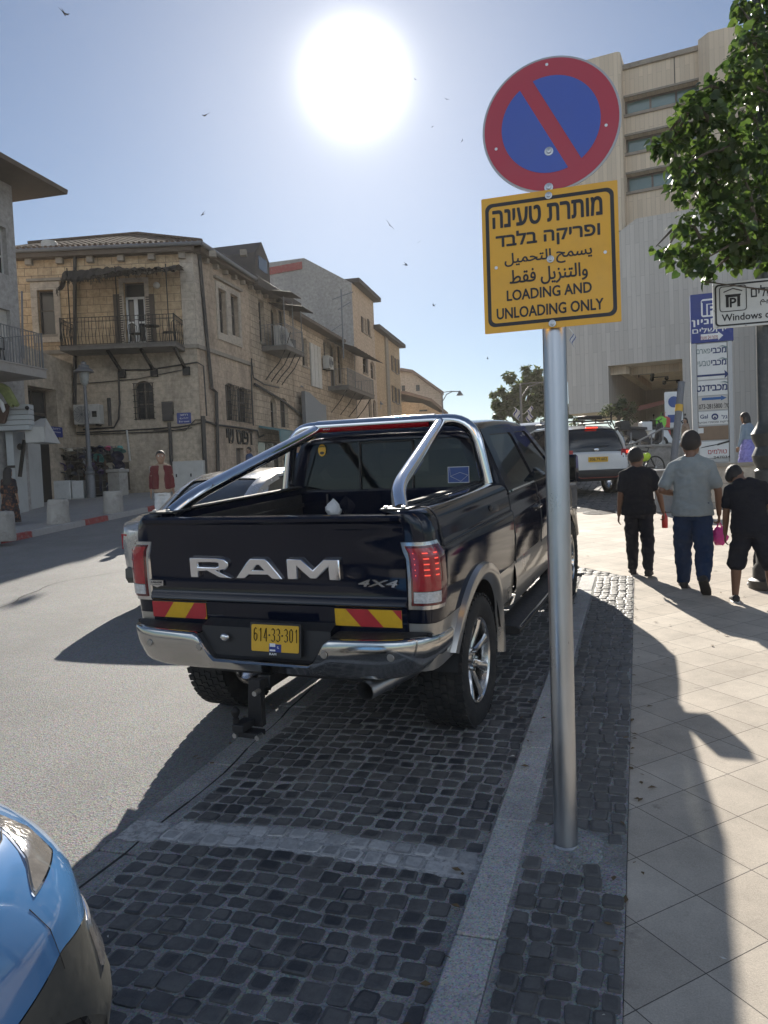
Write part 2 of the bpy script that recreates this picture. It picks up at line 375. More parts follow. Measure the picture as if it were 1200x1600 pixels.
M_['kerbstone'] = ground_mat('kerbstone', (.4, .38, .355), .18, .35, 2.5, rough=.7, fine=300, patches=((.2, .195, .19), 4, .5))
M_['pave'] = ground_mat('far_pavement', (.26, .245, .225), .2, .4, .8, rough=.85)
M_['plaza'] = ground_mat('pale_plaza_paving', (.42, .39, .34), .2, .4, .8, rough=.85)
def tile_mat():
 m, t, b = _mat('pavement_tile'); L = t.links.new
 tcn = N(t, 'ShaderNodeTexCoord'); mp = N(t, 'ShaderNodeMapping'); mp.vector_type = 'TEXTURE'
 mp.inputs['Location'].default_value = (.16, 3.06, 0); mp.inputs['Rotation'].default_value = (0, 0, PI / 4); L(tcn.outputs['Object'], mp.inputs[0])
 br = N(t, 'ShaderNodeTexBrick'); br.offset = 0; br.squash = 1; br.inputs['Scale'].default_value = 1; br.inputs['Brick Width'].default_value = .3075; br.inputs['Row Height'].default_value = .3075
 br.inputs['Mortar Size'].default_value = .0021; br.inputs['Mortar Smooth'].default_value = .2; br.inputs['Bias'].default_value = 0
 br.inputs['Color1'].default_value = (.43, .375, .31, 1); br.inputs['Color2'].default_value = (.52, .46, .385, 1); br.inputs['Mortar'].default_value = (.085, .076, .066, 1); L(mp.outputs[0], br.inputs[0])
 n1 = N(t, 'ShaderNodeTexNoise'); n1.inputs['Scale'].default_value = 1.6; n1.inputs['Detail'].default_value = 9; n1.inputs['Roughness'].default_value = .72; L(tcn.outputs['Object'], n1.inputs[0])
 n2 = N(t, 'ShaderNodeTexNoise'); n2.inputs['Scale'].default_value = 170; n2.inputs['Detail'].default_value = 4; n2.inputs['Roughness'].default_value = .8; L(tcn.outputs['Object'], n2.inputs[0])
 ov = N(t, 'ShaderNodeMix', data_type='RGBA', blend_type='OVERLAY'); ov.inputs[0].default_value = .6; L(br.outputs[0], ov.inputs[6]); L(n1.outputs[0], ov.inputs[7])
 o2 = N(t, 'ShaderNodeMix', data_type='RGBA', blend_type='OVERLAY'); o2.inputs[0].default_value = .5; L(ov.outputs[2], o2.inputs[6]); L(n2.outputs[0], o2.inputs[7])
 n3 = N(t, 'ShaderNodeTexNoise'); n3.inputs['Scale'].default_value = 7; n3.inputs['Detail'].default_value = 8; n3.inputs['Roughness'].default_value = .7; L(tcn.outputs['Object'], n3.inputs[0])
 rp = N(t, 'ShaderNodeMapRange'); rp.inputs[1].default_value = .6; rp.inputs[2].default_value = .72; rp.inputs[4].default_value = .55; L(n3.outputs[0], rp.inputs[0])
 dm = N(t, 'ShaderNodeMix', data_type='RGBA'); L(rp.outputs[0], dm.inputs[0]); L(o2.outputs[2], dm.inputs[6]); dm.inputs[7].default_value = (.17, .15, .13, 1)
 L(dm.outputs[2], b.inputs['Base Color']); b.inputs['Roughness'].default_value = .78; b.inputs['Specular IOR Level'].default_value = .4
 h = N(t, 'ShaderNodeMath', operation='MULTIPLY_ADD'); L(br.outputs[1], h.inputs[0]); h.inputs[1].default_value = -1.2; L(n2.outputs[0], h.inputs[2])
 bp = N(t, 'ShaderNodeBump'); bp.inputs['Strength'].default_value = .5; bp.inputs['Distance'].default_value = .006; L(h.outputs[0], bp.inputs['Height']); L(bp.outputs[0], b.inputs['Normal'])
 return m
M_['tile'] = tile_mat()
def sett_mat(name, c0, c1, dust):
 """stone setts: every block has its own tone through its island"""
 m, t, b = _mat(name); L = t.links.new
 ge = N(t, 'ShaderNodeNewGeometry'); tcn = N(t, 'ShaderNodeTexCoord')
 mx = N(t, 'ShaderNodeMix', data_type='RGBA'); L(ge.outputs['Random Per Island'], mx.inputs[0]); mx.inputs[6].default_value = rgb(c0); mx.inputs[7].default_value = rgb(c1)
 n1 = N(t, 'ShaderNodeTexNoise'); n1.inputs['Scale'].default_value = 38; n1.inputs['Detail'].default_value = 6; n1.inputs['Roughness'].default_value = .7; L(tcn.outputs['Object'], n1.inputs[0])
 ov = N(t, 'ShaderNodeMix', data_type='RGBA', blend_type='OVERLAY'); ov.inputs[0].default_value = .6; L(mx.outputs[2], ov.inputs[6]); L(n1.outputs[0], ov.inputs[7])
 n3 = N(t, 'ShaderNodeTexNoise'); n3.inputs['Scale'].default_value = 1.9; n3.inputs['Detail'].default_value = 9; n3.inputs['Roughness'].default_value = .74; L(tcn.outputs['Object'], n3.inputs[0])
 rp = N(t, 'ShaderNodeMapRange'); rp.inputs[1].default_value = .5; rp.inputs[2].default_value = .78; rp.inputs[4].default_value = .75; L(n3.outputs[0], rp.inputs[0])
 dm = N(t, 'ShaderNodeMix', data_type='RGBA'); L(rp.outputs[0], dm.inputs[0]); L(ov.outputs[2], dm.inputs[6]); dm.inputs[7].default_value = rgb(dust)
 L(dm.outputs[2], b.inputs['Base Color']); b.inputs['Roughness'].default_value = .5; b.inputs['Specular IOR Level'].default_value = .45
 bp = N(t, 'ShaderNodeBump'); bp.inputs['Strength'].default_value = .45; bp.inputs['Distance'].default_value = .01; L(n1.outputs[0], bp.inputs['Height']); L(bp.outputs[0], b.inputs['Normal'])
 return m
M_['sett'] = sett_mat('basalt_sett', (.038, .041, .048), (.125, .12, .115), (.24, .23, .215))
M_['sett2'] = sett_mat('strip_sett', (.07, .069, .067), (.13, .125, .118), (.2, .19, .18))
M_['joint'] = ground_mat('sett_joint_sand', (.3, .29, .275), .3, .8, 9, rough=.95, patches=((.2, .195, .185), 3, .7))
ys = [-600, -30, 0, 95, 300, 900, 2500]; rows = []
for y in ys:
 rows.append([(x, y, gz(x, y) - .07) for x in (-2000, -60, -20, 0, 20, 60, 2000)])
g = MB(); g.grid(rows, False); struct(g.build('ground', M_['earth']))
FK = (-13.0, 12.9); SL = math.tan(math.radians(5.2))
def farx(y): return FK[0] - SL * (y - FK[1])
sheet('road', [(farx(-25), -25), (-2.45, -25), (-2.45, 9.4), (-2.45, 34), (-4.5, 93), (farx(93), 93)], -.04, M_['asphalt'])
sheet('side_street', [(-2.44, 15.9), (9, 15.0), (9, 31), (-2.44, 33)], -.036, M_['joint'])
def block_row(mb, x, y, w, l, z, h, rnd, ang=0):
 """one worn sett with a domed, chipped top"""
 j = lambda a: rnd.uniform(-a, a)
 base = [(-w / 2 + j(.006), -l / 2 + j(.006)), (w / 2 + j(.006), -l / 2 + j(.006)), (w / 2 + j(.006), l / 2 + j(.006)), (-w / 2 + j(.006), l / 2 + j(.006))]
 oct_ = []
 for k in range(4):
  p, q = Vector(base[k]), Vector(base[(k + 1) % 4]); e = rnd.uniform(.07, .16)
  oct_ += [p.lerp(q, e), p.lerp(q, 1 - e)]
 tilt = (j(.05), j(.05)); hz = h + j(.004); ca, sa = math.cos(ang), math.sin(ang)
 rings = []
 for f, zz in ((1.0, -.03), (1.0, hz - .008), (.94, hz - .0015), (.7, hz + .001)):
  rings.append([Vector((x + (p.x * ca - p.y * sa) * f, y + (p.x * sa + p.y * ca) * f, gz(0, y + (p.x * sa + p.y * ca) * f) + z + zz + (p.x * tilt[0] + p.y * tilt[1]) * (zz > 0) * f)) for p in oct_])
 mb.loft(rings, True, False, True); mb._add(rings[-1], [tuple(range(8))], True)
def setts(name, x0, x1, y0, y1, w, l, z, m, seed, bow=0.0, gap=.012, skip=None, rnd_w=.12, band=None):
 rnd = random.Random(seed); mb = MB(); mb2 = MB(); y = y0
 while y < y1:
  ll = l * rnd.uniform(1 - rnd_w, 1 + rnd_w); x = x0 + rnd.uniform(0, .01)
  while x < x1 - w * .45:
   ww = min(w * rnd.uniform(1 - rnd_w, 1 + rnd_w), x1 - x)
   xc = x + ww / 2; u = (xc - x0) / (x1 - x0); yy = y + ll / 2 + bow * (4 * u * (1 - u)) + .012 * math.sin(xc * 9 + seed)
   if not (skip and skip(xc, yy)): block_row(mb2 if band and band[0] < y + ll / 2 < band[1] else mb, xc, yy, ww - gap, ll - gap + rnd.uniform(-.004, .004), z, .012, rnd, rnd.uniform(-.05, .05))
   x += ww
  y += ll
 if band: struct(mb2.build('painted_' + name, M_['sett_painted'], fix=False))
 return struct(mb.build(name, m, fix=False))
M_['sett_painted'] = sett_mat('painted_sett', (.28, .28, .28), (.56, .55, .54), (.1, .1, .1))
sheet('parking_bay_bed', [(-2.22, -3), (-.68, -3), (-.68, 9.75), (-2.45, 10.6), (-2.45, 9.6), (-2.22, 9.4)], -.0225, M_['joint'])
setts('parking_bay', -2.215, -.69, -1.2, 9.6, .098, .094, -.03, M_['sett'], 3, bow=.05, band=(2.98, 3.19))
sheet('pavement_strip_bed', [(-.52, -3), (-.095, -3), (-.095, 9.1), (-.8, 9.8), (-2.45, 11.5), (-2.45, 10.6), (-.68, 9.75), (-.52, 9.0)], .005, M_['joint'])
hole = Vector((-.345, 3.30))
setts('pavement_strip', -.505, -.098, -1.2, 9.1, .081, .088, .0, M_['sett2'], 5, gap=.009, skip=lambda x, y: (Vector((x, y)) - hole).length < .17 or (3.02 < y < 3.32 and x > -.33 and (x + y * 2.3) % .2 < .09))
def strip_end():
 rnd = random.Random(9); mb = MB()
 for i in range(26):
  for k in range(4):
   x = -.14 - i * .094; y = 9.16 + i * .099 + k * .094 - .35
   if x < -.5 or y > 9.1: block_row(mb, x, y, .082, .084, 0, .012, rnd, -.75)
 return struct(mb.build('crossing_strip', M_['sett2'], fix=False))
strip_end()
def cobble_far():
 rnd = random.Random(11); mb = MB(); y = 15.6
 while y < 30.5:
  x = -2.3 + .05 * rnd.random()
  while x < 5.2:
   if y > 15.95 - x * .08: block_row(mb, x, y, .155, .15, -.03, .014, rnd, .0)
   x += .17
  y += .165
 return struct(mb.build('side_street_setts', M_['sett2'], fix=False))
cobble_far()
rnd = random.Random(4); mb = MB(); y = -3.0
while y < 9.3:
 l = rnd.choice((.95, 1.0, 1.0)); mb.box((-2.335, y + l / 2, gz(0, y + l / 2) - .085), (.222, l - .012, .1), Matrix.Rotation(math.atan(SLOPE), 3, 'X')); y += l
struct(mb.build('edging_band', M_['edging'], bevel=.006))
mb = MB(); y = -3.17
while y < 9.0:
 l = .83; mb.box((-.598 + rnd.uniform(-.003, .003), y + l / 2, gz(0, y + l / 2) - .1 + rnd.uniform(-.003, .003)), (.158, l - .006, .21), Matrix.Rotation(math.atan(SLOPE), 3, 'X')); y += l
for k in range(3):
 a = Vector((-.62 - k * .62, 9.42 + k * .3)); b = Vector((-1.22 - k * .62, 9.71 + k * .3)); m_ = (a + b) / 2
 mb.box((m_.x, m_.y, gz(0, m_.y) - .1), (.66, .15, .21), Matrix.Rotation(math.atan2(b.y - a.y, b.x - a.x), 3, 'Z'))
struct(mb.build('kerb', M_['kerbstone'], bevel=.008))
sheet('pavement', [(-.093, -6), (12, -6), (12, 15.0), (3.5, 15.45), (-2.45, 15.9), (-2.45, 11.5), (-.8, 9.8), (-.093, 9.1)], .0, M_['tile'])
sheet('plaza', [(3.0, 15.46), (40, 13), (40, 60), (3.0, 60)], .02, M_['plaza'])
mb = MB(); rnd = random.Random(21); pts = []
ring0 = [Vector((hole.x + math.cos(a) * r_, hole.y + math.sin(a) * r_ * 1.1, 0)) for a, r_ in ((2 * PI * k / 22, rnd.uniform(.14, .185)) for k in range(22))]
rings = [[Vector((p.x, p.y, gz(0, p.y) + .001)) for p in ring0]]
for f, hz in ((.85, .014), (.5, .017), (.25, .02)):
 rings.append([Vector((hole.x + (p.x - hole.x) * f, hole.y + (p.y - hole.y) * f, gz(0, p.y) + hz + rnd.uniform(-.005, .005))) for p in ring0])
mb.loft(rings, True, False, True); mb._add(rings[-1], [tuple(range(22))], True)
for k in range(16):
 a = rnd.uniform(0, 2 * PI); q = rnd.uniform(.09, .2); mb.ball((hole.x + math.cos(a) * q, hole.y + math.sin(a) * q, gz(0, hole.y) + .016), rnd.uniform(.004, .012), 6, 4, (1, 1.3, .7))
struct(mb.build('ground_mortar_patch', M_['edging'], fix=True))
def paint_mat():
 m, t, b = _mat('worn_white_paint'); L = t.links.new
 tcn = N(t, 'ShaderNodeTexCoord'); n = N(t, 'ShaderNodeTexNoise'); n.inputs['Scale'].default_value = 16; n.inputs['Detail'].default_value = 9; n.inputs['Roughness'].default_value = .75; L(tcn.outputs['Object'], n.inputs[0])
 rp = N(t, 'ShaderNodeMapRange'); rp.inputs[1].default_value = .32; rp.inputs[2].default_value = .58; rp.inputs[4].default_value = .85; L(n.outputs[0], rp.inputs[0])
 b.inputs['Base Color'].default_value = (.55, .54, .53, 1); b.inputs['Roughness'].default_value = .8; L(rp.outputs[0], b.inputs['Alpha'])
 return m
M_['paint'] = paint_mat()
mb = MB(); rows = []
for j in range(5):
 y = 2.99 + j * .046; row = []
 for i in range(60):
  x = -2.43 + i * (1.745 / 59); bw = .05 * 4 * max(0, (x + 2.215) / 1.525) * max(0, 1 - (x + 2.215) / 1.525) if -2.215 < x < -.69 else 0
  row.append((x, y + bw + .006 * math.sin(i * 1.7 + j), gz(0, y + bw) - (.0205 if x > -2.22 else .0295)))
 rows.append(row)
mb.grid(rows); struct(mb.build('bay_line_marking', M_['paint'], fix=False))
sheet('far_pavement', [(farx(-25) - .16, -25), (farx(93) - .16, 93), (farx(93) - 14, 93), (-60, 60), (-60, -25)], .085, M_['pave'])
M_['kerb_red'] = mat('faded_red_kerb_paint', (.3, .05, .045), .7, 0, .2, 8, dirt=((.3, .24, .22), 9, .6))
M_['kerb_white'] = mat('pale_kerb_stone', (.36, .34, .32), .8, 0, .15, 6, dirt=((.2, .19, .18), 6, .5))
mb = MB(); y = -20.0; k = 0; red = MB()
while y < 92:
 l = 1.0; ya, yb = y + .004, y + l - .004
 q = gnd(0, 848)
 isred = any(a < y + .5 < b for a, b in ((12.6, 13.75), (15.75, 16.9), (18.9, 19.9), (22, 23)))
 t_ = red if isred else mb
 t_.prism([(farx(ya) - .16, ya, gz(0, ya) - .1), (farx(ya), ya, gz(0, ya) - .1), (farx(ya) - .02, ya, gz(0, ya) + .1), (farx(ya) - .16, ya, gz(0, ya) + .1)], (-SL * (yb - ya), yb - ya, SLOPE * (yb - ya)))
 y += l; k += 1
ko = struct(mb.build('far_kerb', M_['kerb_white'], bevel=.015)); struct(red.build('far_kerb_painted_red', M_['kerb_red'], bevel=.015))
def manhole(px, py, r, label):
 q = gnd(px, py); t = thing('manhole_cover', label, 'manhole cover', q, 0); t.rotation_euler = (math.atan(SLOPE), 0, .4); mb = MB(); mb.lathe([(r * 1.12, .001), (r * 1.12, .006), (r, .007), (r, .003), (r * .97, .003), (r * .97, .007), (.001, .008)], seg=32); mb.build('lid', M_['iron'], t)
 mb = MB(); n = int(r / .05)
 for i in range(-n, n + 1):
  for j in range(-n, n + 1):
   if math.hypot(i, j) * .048 < r * .88: mb.box((i * .048, j * .048, .009), (.026, .026, .005))
 mb.build('stud', M_['pipe'], t)
manhole(905, 797, .33, 'round iron manhole cover in the pale pavement beside the sign pole'); manhole(938, 801, .3, 'round iron manhole cover in the pavement before the boy with the bottle')
mb = MB(); rnd = random.Random(31)
for sx, sy, n, ang in ((-2.56, -1, 60, PI / 2), (-4.6, 9.5, 40, 1.2), (-7.5, 6, 40, 1.7)):
 P = [Vector((sx, sy))]
 for k in range(n): ang += rnd.uniform(-.35, .35) if sx < -3 else rnd.uniform(-.1, .1) + (PI / 2 - ang) * .3; P.append(P[-1] + Vector((math.cos(ang), math.sin(ang))) * .17)
 for i in range(len(P) - 1):
  d = (P[i + 1] - P[i]).normalized(); o_ = Vector((-d.y, d.x)); w = rnd.uniform(.003, .009)
  mb._add([(q.x, q.y, gz(0, q.y) - .0375 + .003) for q in (P[i] - o_ * w, P[i + 1] - o_ * w, P[i + 1] + o_ * w, P[i] + o_ * w)], [(0, 1, 2, 3)])
struct(mb.build('road_crack', M_['iron'], fix=False))
M_['dry_leaf'] = mat('dry_leaf', (.13, .085, .04), .8, 0, .35, 30); M_['scrap'] = mat('paper_scrap', (.6, .59, .56), .8, 0, .1, 20)
for nm, m, n, s0_, zone in (('leaf_litter', 'dry_leaf', 240, .018, 0), ('paper_litter', 'scrap', 46, .011, 1)):
 mb = MB(); rnd = random.Random(77 + n)
 for k in range(n):
  if zone == 0: x = rnd.choice((rnd.gauss(-.70, .05), rnd.gauss(-.09, .03), rnd.uniform(-.1, 3), rnd.gauss(-2.45, .08))); y = rnd.uniform(1.6, 12)
  else: x = rnd.uniform(-2.2, 2.5); y = rnd.uniform(1.7, 9)
  z = gz(0, y) + (-.014 if x < -.69 else .014 if x < -.1 else .002) + .004; a = rnd.uniform(0, 6.3); s_ = s0_ * rnd.uniform(.5, 1.5); c, d = math.cos(a) * s_, math.sin(a) * s_
  mb._add([(x - c, y - d, z), (x + d * .45, y - c * .45, z + rnd.uniform(0, .008)), (x + c, y + d, z + rnd.uniform(0, .006)), (x - d * .45, y + c * .45, z + rnd.uniform(0, .008))], [(0, 1, 2, 3)])
 o = mb.build(nm, M_[m], fix=False); o['kind'] = 'stuff'
#  BUILDINGS
M_['ochre_stone'] = stone_mat('ochre_coursed_stone', (.6, .44, .27), (.48, .35, .22), (0.264, 0.194, 0.132), .52, .3, (0.155, 0.116, 0.078), .55, .7)
M_['grey_stone'] = stone_mat('grey_coursed_stone', (.52, .41, .3), (.42, .33, .24), (0.193, 0.166, 0.140), .5, .3, (0.123, 0.105, 0.088), .7, .8)
M_['plaster'] = stone_mat('stained_old_render', (.54, .44, .33), (.45, .37, .28), (.33, .28, .22), .7, .33, (.19, .16, .13), .8, .8, brick_amt=.3, big=.6)
M_['side_plaster'] = stone_mat('brown_render', (.54, .42, .31), (.45, .35, .26), (0.247, 0.198, 0.165), .6, .3, (0.148, 0.119, 0.096), .75, .6, brick_amt=.35, big=.5)
M_['quoin'] = stone_mat('pale_dressed_stone', (0.522, 0.450, 0.362), (0.464, 0.392, 0.319), (0.304, 0.261, 0.217), .8, .36, (0.217, 0.189, 0.160), .5, .4, msize=.006, streak=False)
M_['grey_render'] = stone_mat('grey_render', (0.365, 0.344, 0.324), (0.338, 0.324, 0.304), (0.297, 0.284, 0.270), 2, 1, (0.203, 0.196, 0.189), .6, .25, brick_amt=.15)
M_['ochre_render'] = stone_mat('ochre_limestone', (0.513, 0.378, 0.243), (0.459, 0.338, 0.216), (0.351, 0.257, 0.176), .5, .28, (0.257, 0.189, 0.135), .5, .4, brick_amt=.5)
M_['pale_stone'] = stone_mat('pale_pink_limestone', (0.520, 0.416, 0.325), (0.468, 0.377, 0.286), (0.364, 0.299, 0.234), .5, .28, (0.286, 0.234, 0.195), .4, .3, brick_amt=.5)
M_['green_glass'] = glass_mat('green_window_glass', (.12, .2, .2), .06)
def board_mat(name, c, stain, amt):
 m, t, b = _mat(name); L = t.links.new; uv = N(t, 'ShaderNodeUVMap')
 br = N(t, 'ShaderNodeTexBrick'); br.offset = .37; br.inputs['Scale'].default_value = 1; br.inputs['Brick Width'].default_value = 2.6; br.inputs['Row Height'].default_value = .22
 br.inputs['Mortar Size'].default_value = .008; br.inputs['Mortar Smooth'].default_value = .4; br.inputs['Color1'].default_value = rgb(c); br.inputs['Color2'].default_value = rgb([k * .84 for k in c]); br.inputs['Mortar'].default_value = rgb([k * .62 for k in c])
 mp = N(t, 'ShaderNodeMapping'); mp.inputs['Rotation'].default_value = (0, 0, PI / 2); L(uv.outputs[0], mp.inputs[0]); L(mp.outputs[0], br.inputs[0])
 n1 = N(t, 'ShaderNodeTexNoise'); n1.inputs['Scale'].default_value = .8; n1.inputs['Detail'].default_value = 9; n1.inputs['Roughness'].default_value = .7
 m2 = N(t, 'ShaderNodeMapping'); m2.inputs['Scale'].default_value = (2.4, .25, 1); L(uv.outputs[0], m2.inputs[0]); L(m2.outputs[0], n1.inputs[0])
 rp = N(t, 'ShaderNodeMapRange'); rp.inputs[1].default_value = .42; rp.inputs[2].default_value = .7; rp.inputs[4].default_value = amt; L(n1.outputs[0], rp.inputs[0])
 mx = N(t, 'ShaderNodeMix', data_type='RGBA'); L(rp.outputs[0], mx.inputs[0]); L(br.outputs[0], mx.inputs[6]); mx.inputs[7].default_value = rgb(stain)
 L(mx.outputs[2], b.inputs['Base Color']); b.inputs['Roughness'].default_value = .9; b.inputs['Specular IOR Level'].default_value = .25
 bp = N(t, 'ShaderNodeBump'); bp.inputs['Strength'].default_value = .5; bp.inputs['Distance'].default_value = .03; bp.invert = True; L(br.outputs[1], bp.inputs['Height']); L(bp.outputs[0], b.inputs['Normal'])
 return m
M_['board_beige'] = board_mat('beige_board_marked_concrete', (.74, .61, .46), (.6, .49, .37), .6)
M_['board_grey'] = board_mat('grey_board_marked_concrete', (.64, .59, .53), (.5, .46, .41), .6)
def roof_mat(name, c1, c2):
 m, t, b = _mat(name); L = t.links.new; uv = N(t, 'ShaderNodeUVMap')
 w1 = N(t, 'ShaderNodeTexWave'); w1.inputs['Scale'].default_value = 1.25; w1.bands_direction = 'X'; L(uv.outputs[0], w1.inputs[0])
 w2 = N(t, 'ShaderNodeTexWave'); w2.wave_profile = 'SAW'; w2.bands_direction = 'Y'; w2.inputs['Scale'].default_value = 1.0; L(uv.outputs[0], w2.inputs[0])
 n = N(t, 'ShaderNodeTexNoise'); n.inputs['Scale'].default_value = 3; n.inputs['Detail'].default_value = 8; L(uv.outputs[0], n.inputs[0])
 mx = N(t, 'ShaderNodeMix', data_type='RGBA'); L(n.outputs[0], mx.inputs[0]); mx.inputs[6].default_value = rgb(c1); mx.inputs[7].default_value = rgb(c2)
 L(mx.outputs[2], b.inputs['Base Color']); b.inputs['Roughness'].default_value = 1.0; b.inputs['Specular IOR Level'].default_value = .1
 ad = N(t, 'ShaderNodeMath', operation='ADD'); L(w1.outputs['Fac'], ad.inputs[0]); L(w2.outputs['Fac'], ad.inputs[1])
 bp = N(t, 'ShaderNodeBump'); bp.inputs['Strength'].default_value = 1; bp.inputs['Distance'].default_value = .06; L(ad.outputs[0], bp.inputs['Height']); L(bp.outputs[0], b.inputs['Normal'])
 return m
M_['roof_tile'] = roof_mat('clay_roof_tile', (.08, .058, .045), (.15, .11, .085))
M_['dark_roof'] = mat('dark_roof_sheet', (.055, .048, .046), .8, .0, .3, 2, bump=.4, stretch=(1, 1, .3))
M_['shutter'] = mat('brown_painted_shutter', (.085, .065, .05), .7, 0, .2, 6, bump=.3, stretch=(.3, .3, 8))
M_['pale_frame'] = mat('pale_window_frame', (.5, .49, .46), .6, 0, .1, 6)
M_['brown_frame'] = mat('brown_window_frame', (.12, .1, .085), .6, 0, .2, 6)
M_['reed'] = mat('dry_reed_matting', (.05, .04, .032), .95, 0, .4, 9, bump=1.0, bscale=40, stretch=(3, 3, 1))
M_['cable'] = mat('black_cable', (.025, .024, .024), .6, 0, .2, 5)
M_['slab'] = mat('balcony_concrete', (.16, .145, .13), .9, 0, .2, 2, bump=.3, dirt=((.06, .055, .05), 2, .6))
M_['pale_slab'] = mat('pale_balcony_concrete', (.34, .31, .28), .9, 0, .15, 2, bump=.2, dirt=((.16, .14, .12), 2, .6))
M_['curtain'] = mat('pale_curtain', (.35, .36, .33), .9, 0, .2, 3, stretch=(6, 6, .3))
M_['ac_white'] = mat('off_white_casing', (.5, .48, .44), .5, 0, .08, 4, dirt=((.3, .27, .22), 3, .4))
M_['teal'] = mat('teal_awning', (.09, .2, .22), .6, 0, .15, 3)
M_['blue_sign'] = mat('blue_enamel', (.012, .03, .2), .35, 0, .08, 5)
M_['letter_black'] = mat('black_letters', (.012, .012, .012), .5, 0, .1, 5)
M_['letter_white'] = mat('white_letters', (.75, .75, .75), .5, 0, .05, 5)
class Facade:
 """a vertical wall plane from A along direction d; s runs along it, z is world height, o comes out of it"""
 def __init__(s, A, d, flip=False):
  s.A = Vector((A[0], A[1], 0)); s.d = Vector((d[0], d[1], 0)).normalized(); s.n = Vector((s.d.y, -s.d.x, 0))
  if flip: s.n = -s.n
  s.base = Vector((0, 0, 0))
 def P(s, a, z, o=0.0): p = s.A + s.d * a + s.n * o; return Vector((p.x, p.y, z)) - s.base
 def px(s, x, y, o=0.0):
  r = ray(x, y); q = Vector((0, 0, CAM_H)); t = ((s.A + s.n * o) - q).dot(s.n) / r.dot(s.n); p = q + r * t
  return ((p - s.A).dot(s.d), p.z)
 def rect(s, x0, y0, x1, y1, o=0.0):
  """pixel box -> (s0, z0, s1, z1), averaged over its sides"""
  l = (s.px(x0, y0, o)[0] + s.px(x0, y1, o)[0]) / 2; r = (s.px(x1, y0, o)[0] + s.px(x1, y1, o)[0]) / 2
  xm = (x0 + x1) / 2; return (min(l, r), s.px(xm, y1, o)[1], max(l, r), s.px(xm, y0, o)[1])
 def M(s, a, z, o=0.0): return basis(s.P(a, z, o), s.d if s.n.cross(s.d).z < 0 else s.d, (0, 0, 1)) if False else Matrix.Translation(s.P(a, z, o)) @ Matrix((s.d, (0, 0, 1), s.d.cross(Vector((0, 0, 1))))).transposed().to_4x4()
def arch_pts(s0, z0, s1, z1, rise=None, n=8):
 w = (s1 - s0) / 2; rise = w if rise is None else rise; c = (s0 + s1) / 2
 return [(s0, z0), (s1, z0)] + [(c + w * math.cos(t), z1 - rise + rise * math.sin(t)) for t in (PI * k / n for k in range(n + 1))]
def rect_pts(s0, z0, s1, z1): return [(s0, z0), (s1, z0), (s1, z1), (s0, z1)]
def wall(mb, F, outline, holes=(), o=0.0, reveal=.22, thick=0.0):
 vs, fs = fill2d([outline] + list(holes))
 P = [F.P(v.x, v.y, o) for v in vs]
 mb._add(P, fs, False, [[(vs[k].x, vs[k].y) for k in f] for f in fs])
 def rim(lp, depth):
  for i in range(len(lp)):
   a, b = lp[i], lp[(i + 1) % len(lp)]; du = math.hypot(b[0] - a[0], b[1] - a[1])
   mb._add([F.P(*a, o), F.P(*b, o), F.P(*b, o - depth), F.P(*a, o - depth)], [(0, 1, 2, 3)], False, [[(0, 0), (du, 0), (du, depth), (0, depth)]])
 for h in holes: rim(h, reveal)
 if thick: rim(outline, thick)
 return mb
def fbox(mb, F, s0, z0, s1, z1, o0, o1):
 c = [F.P(s, z, o) for o in (o0, o1) for s, z in ((s0, z0), (s1, z0), (s1, z1), (s0, z1))]
 return mb._add(c, [(0, 1, 2, 3), (7, 6, 5, 4), (0, 4, 5, 1), (1, 5, 6, 2), (2, 6, 7, 3), (3, 7, 4, 0)])
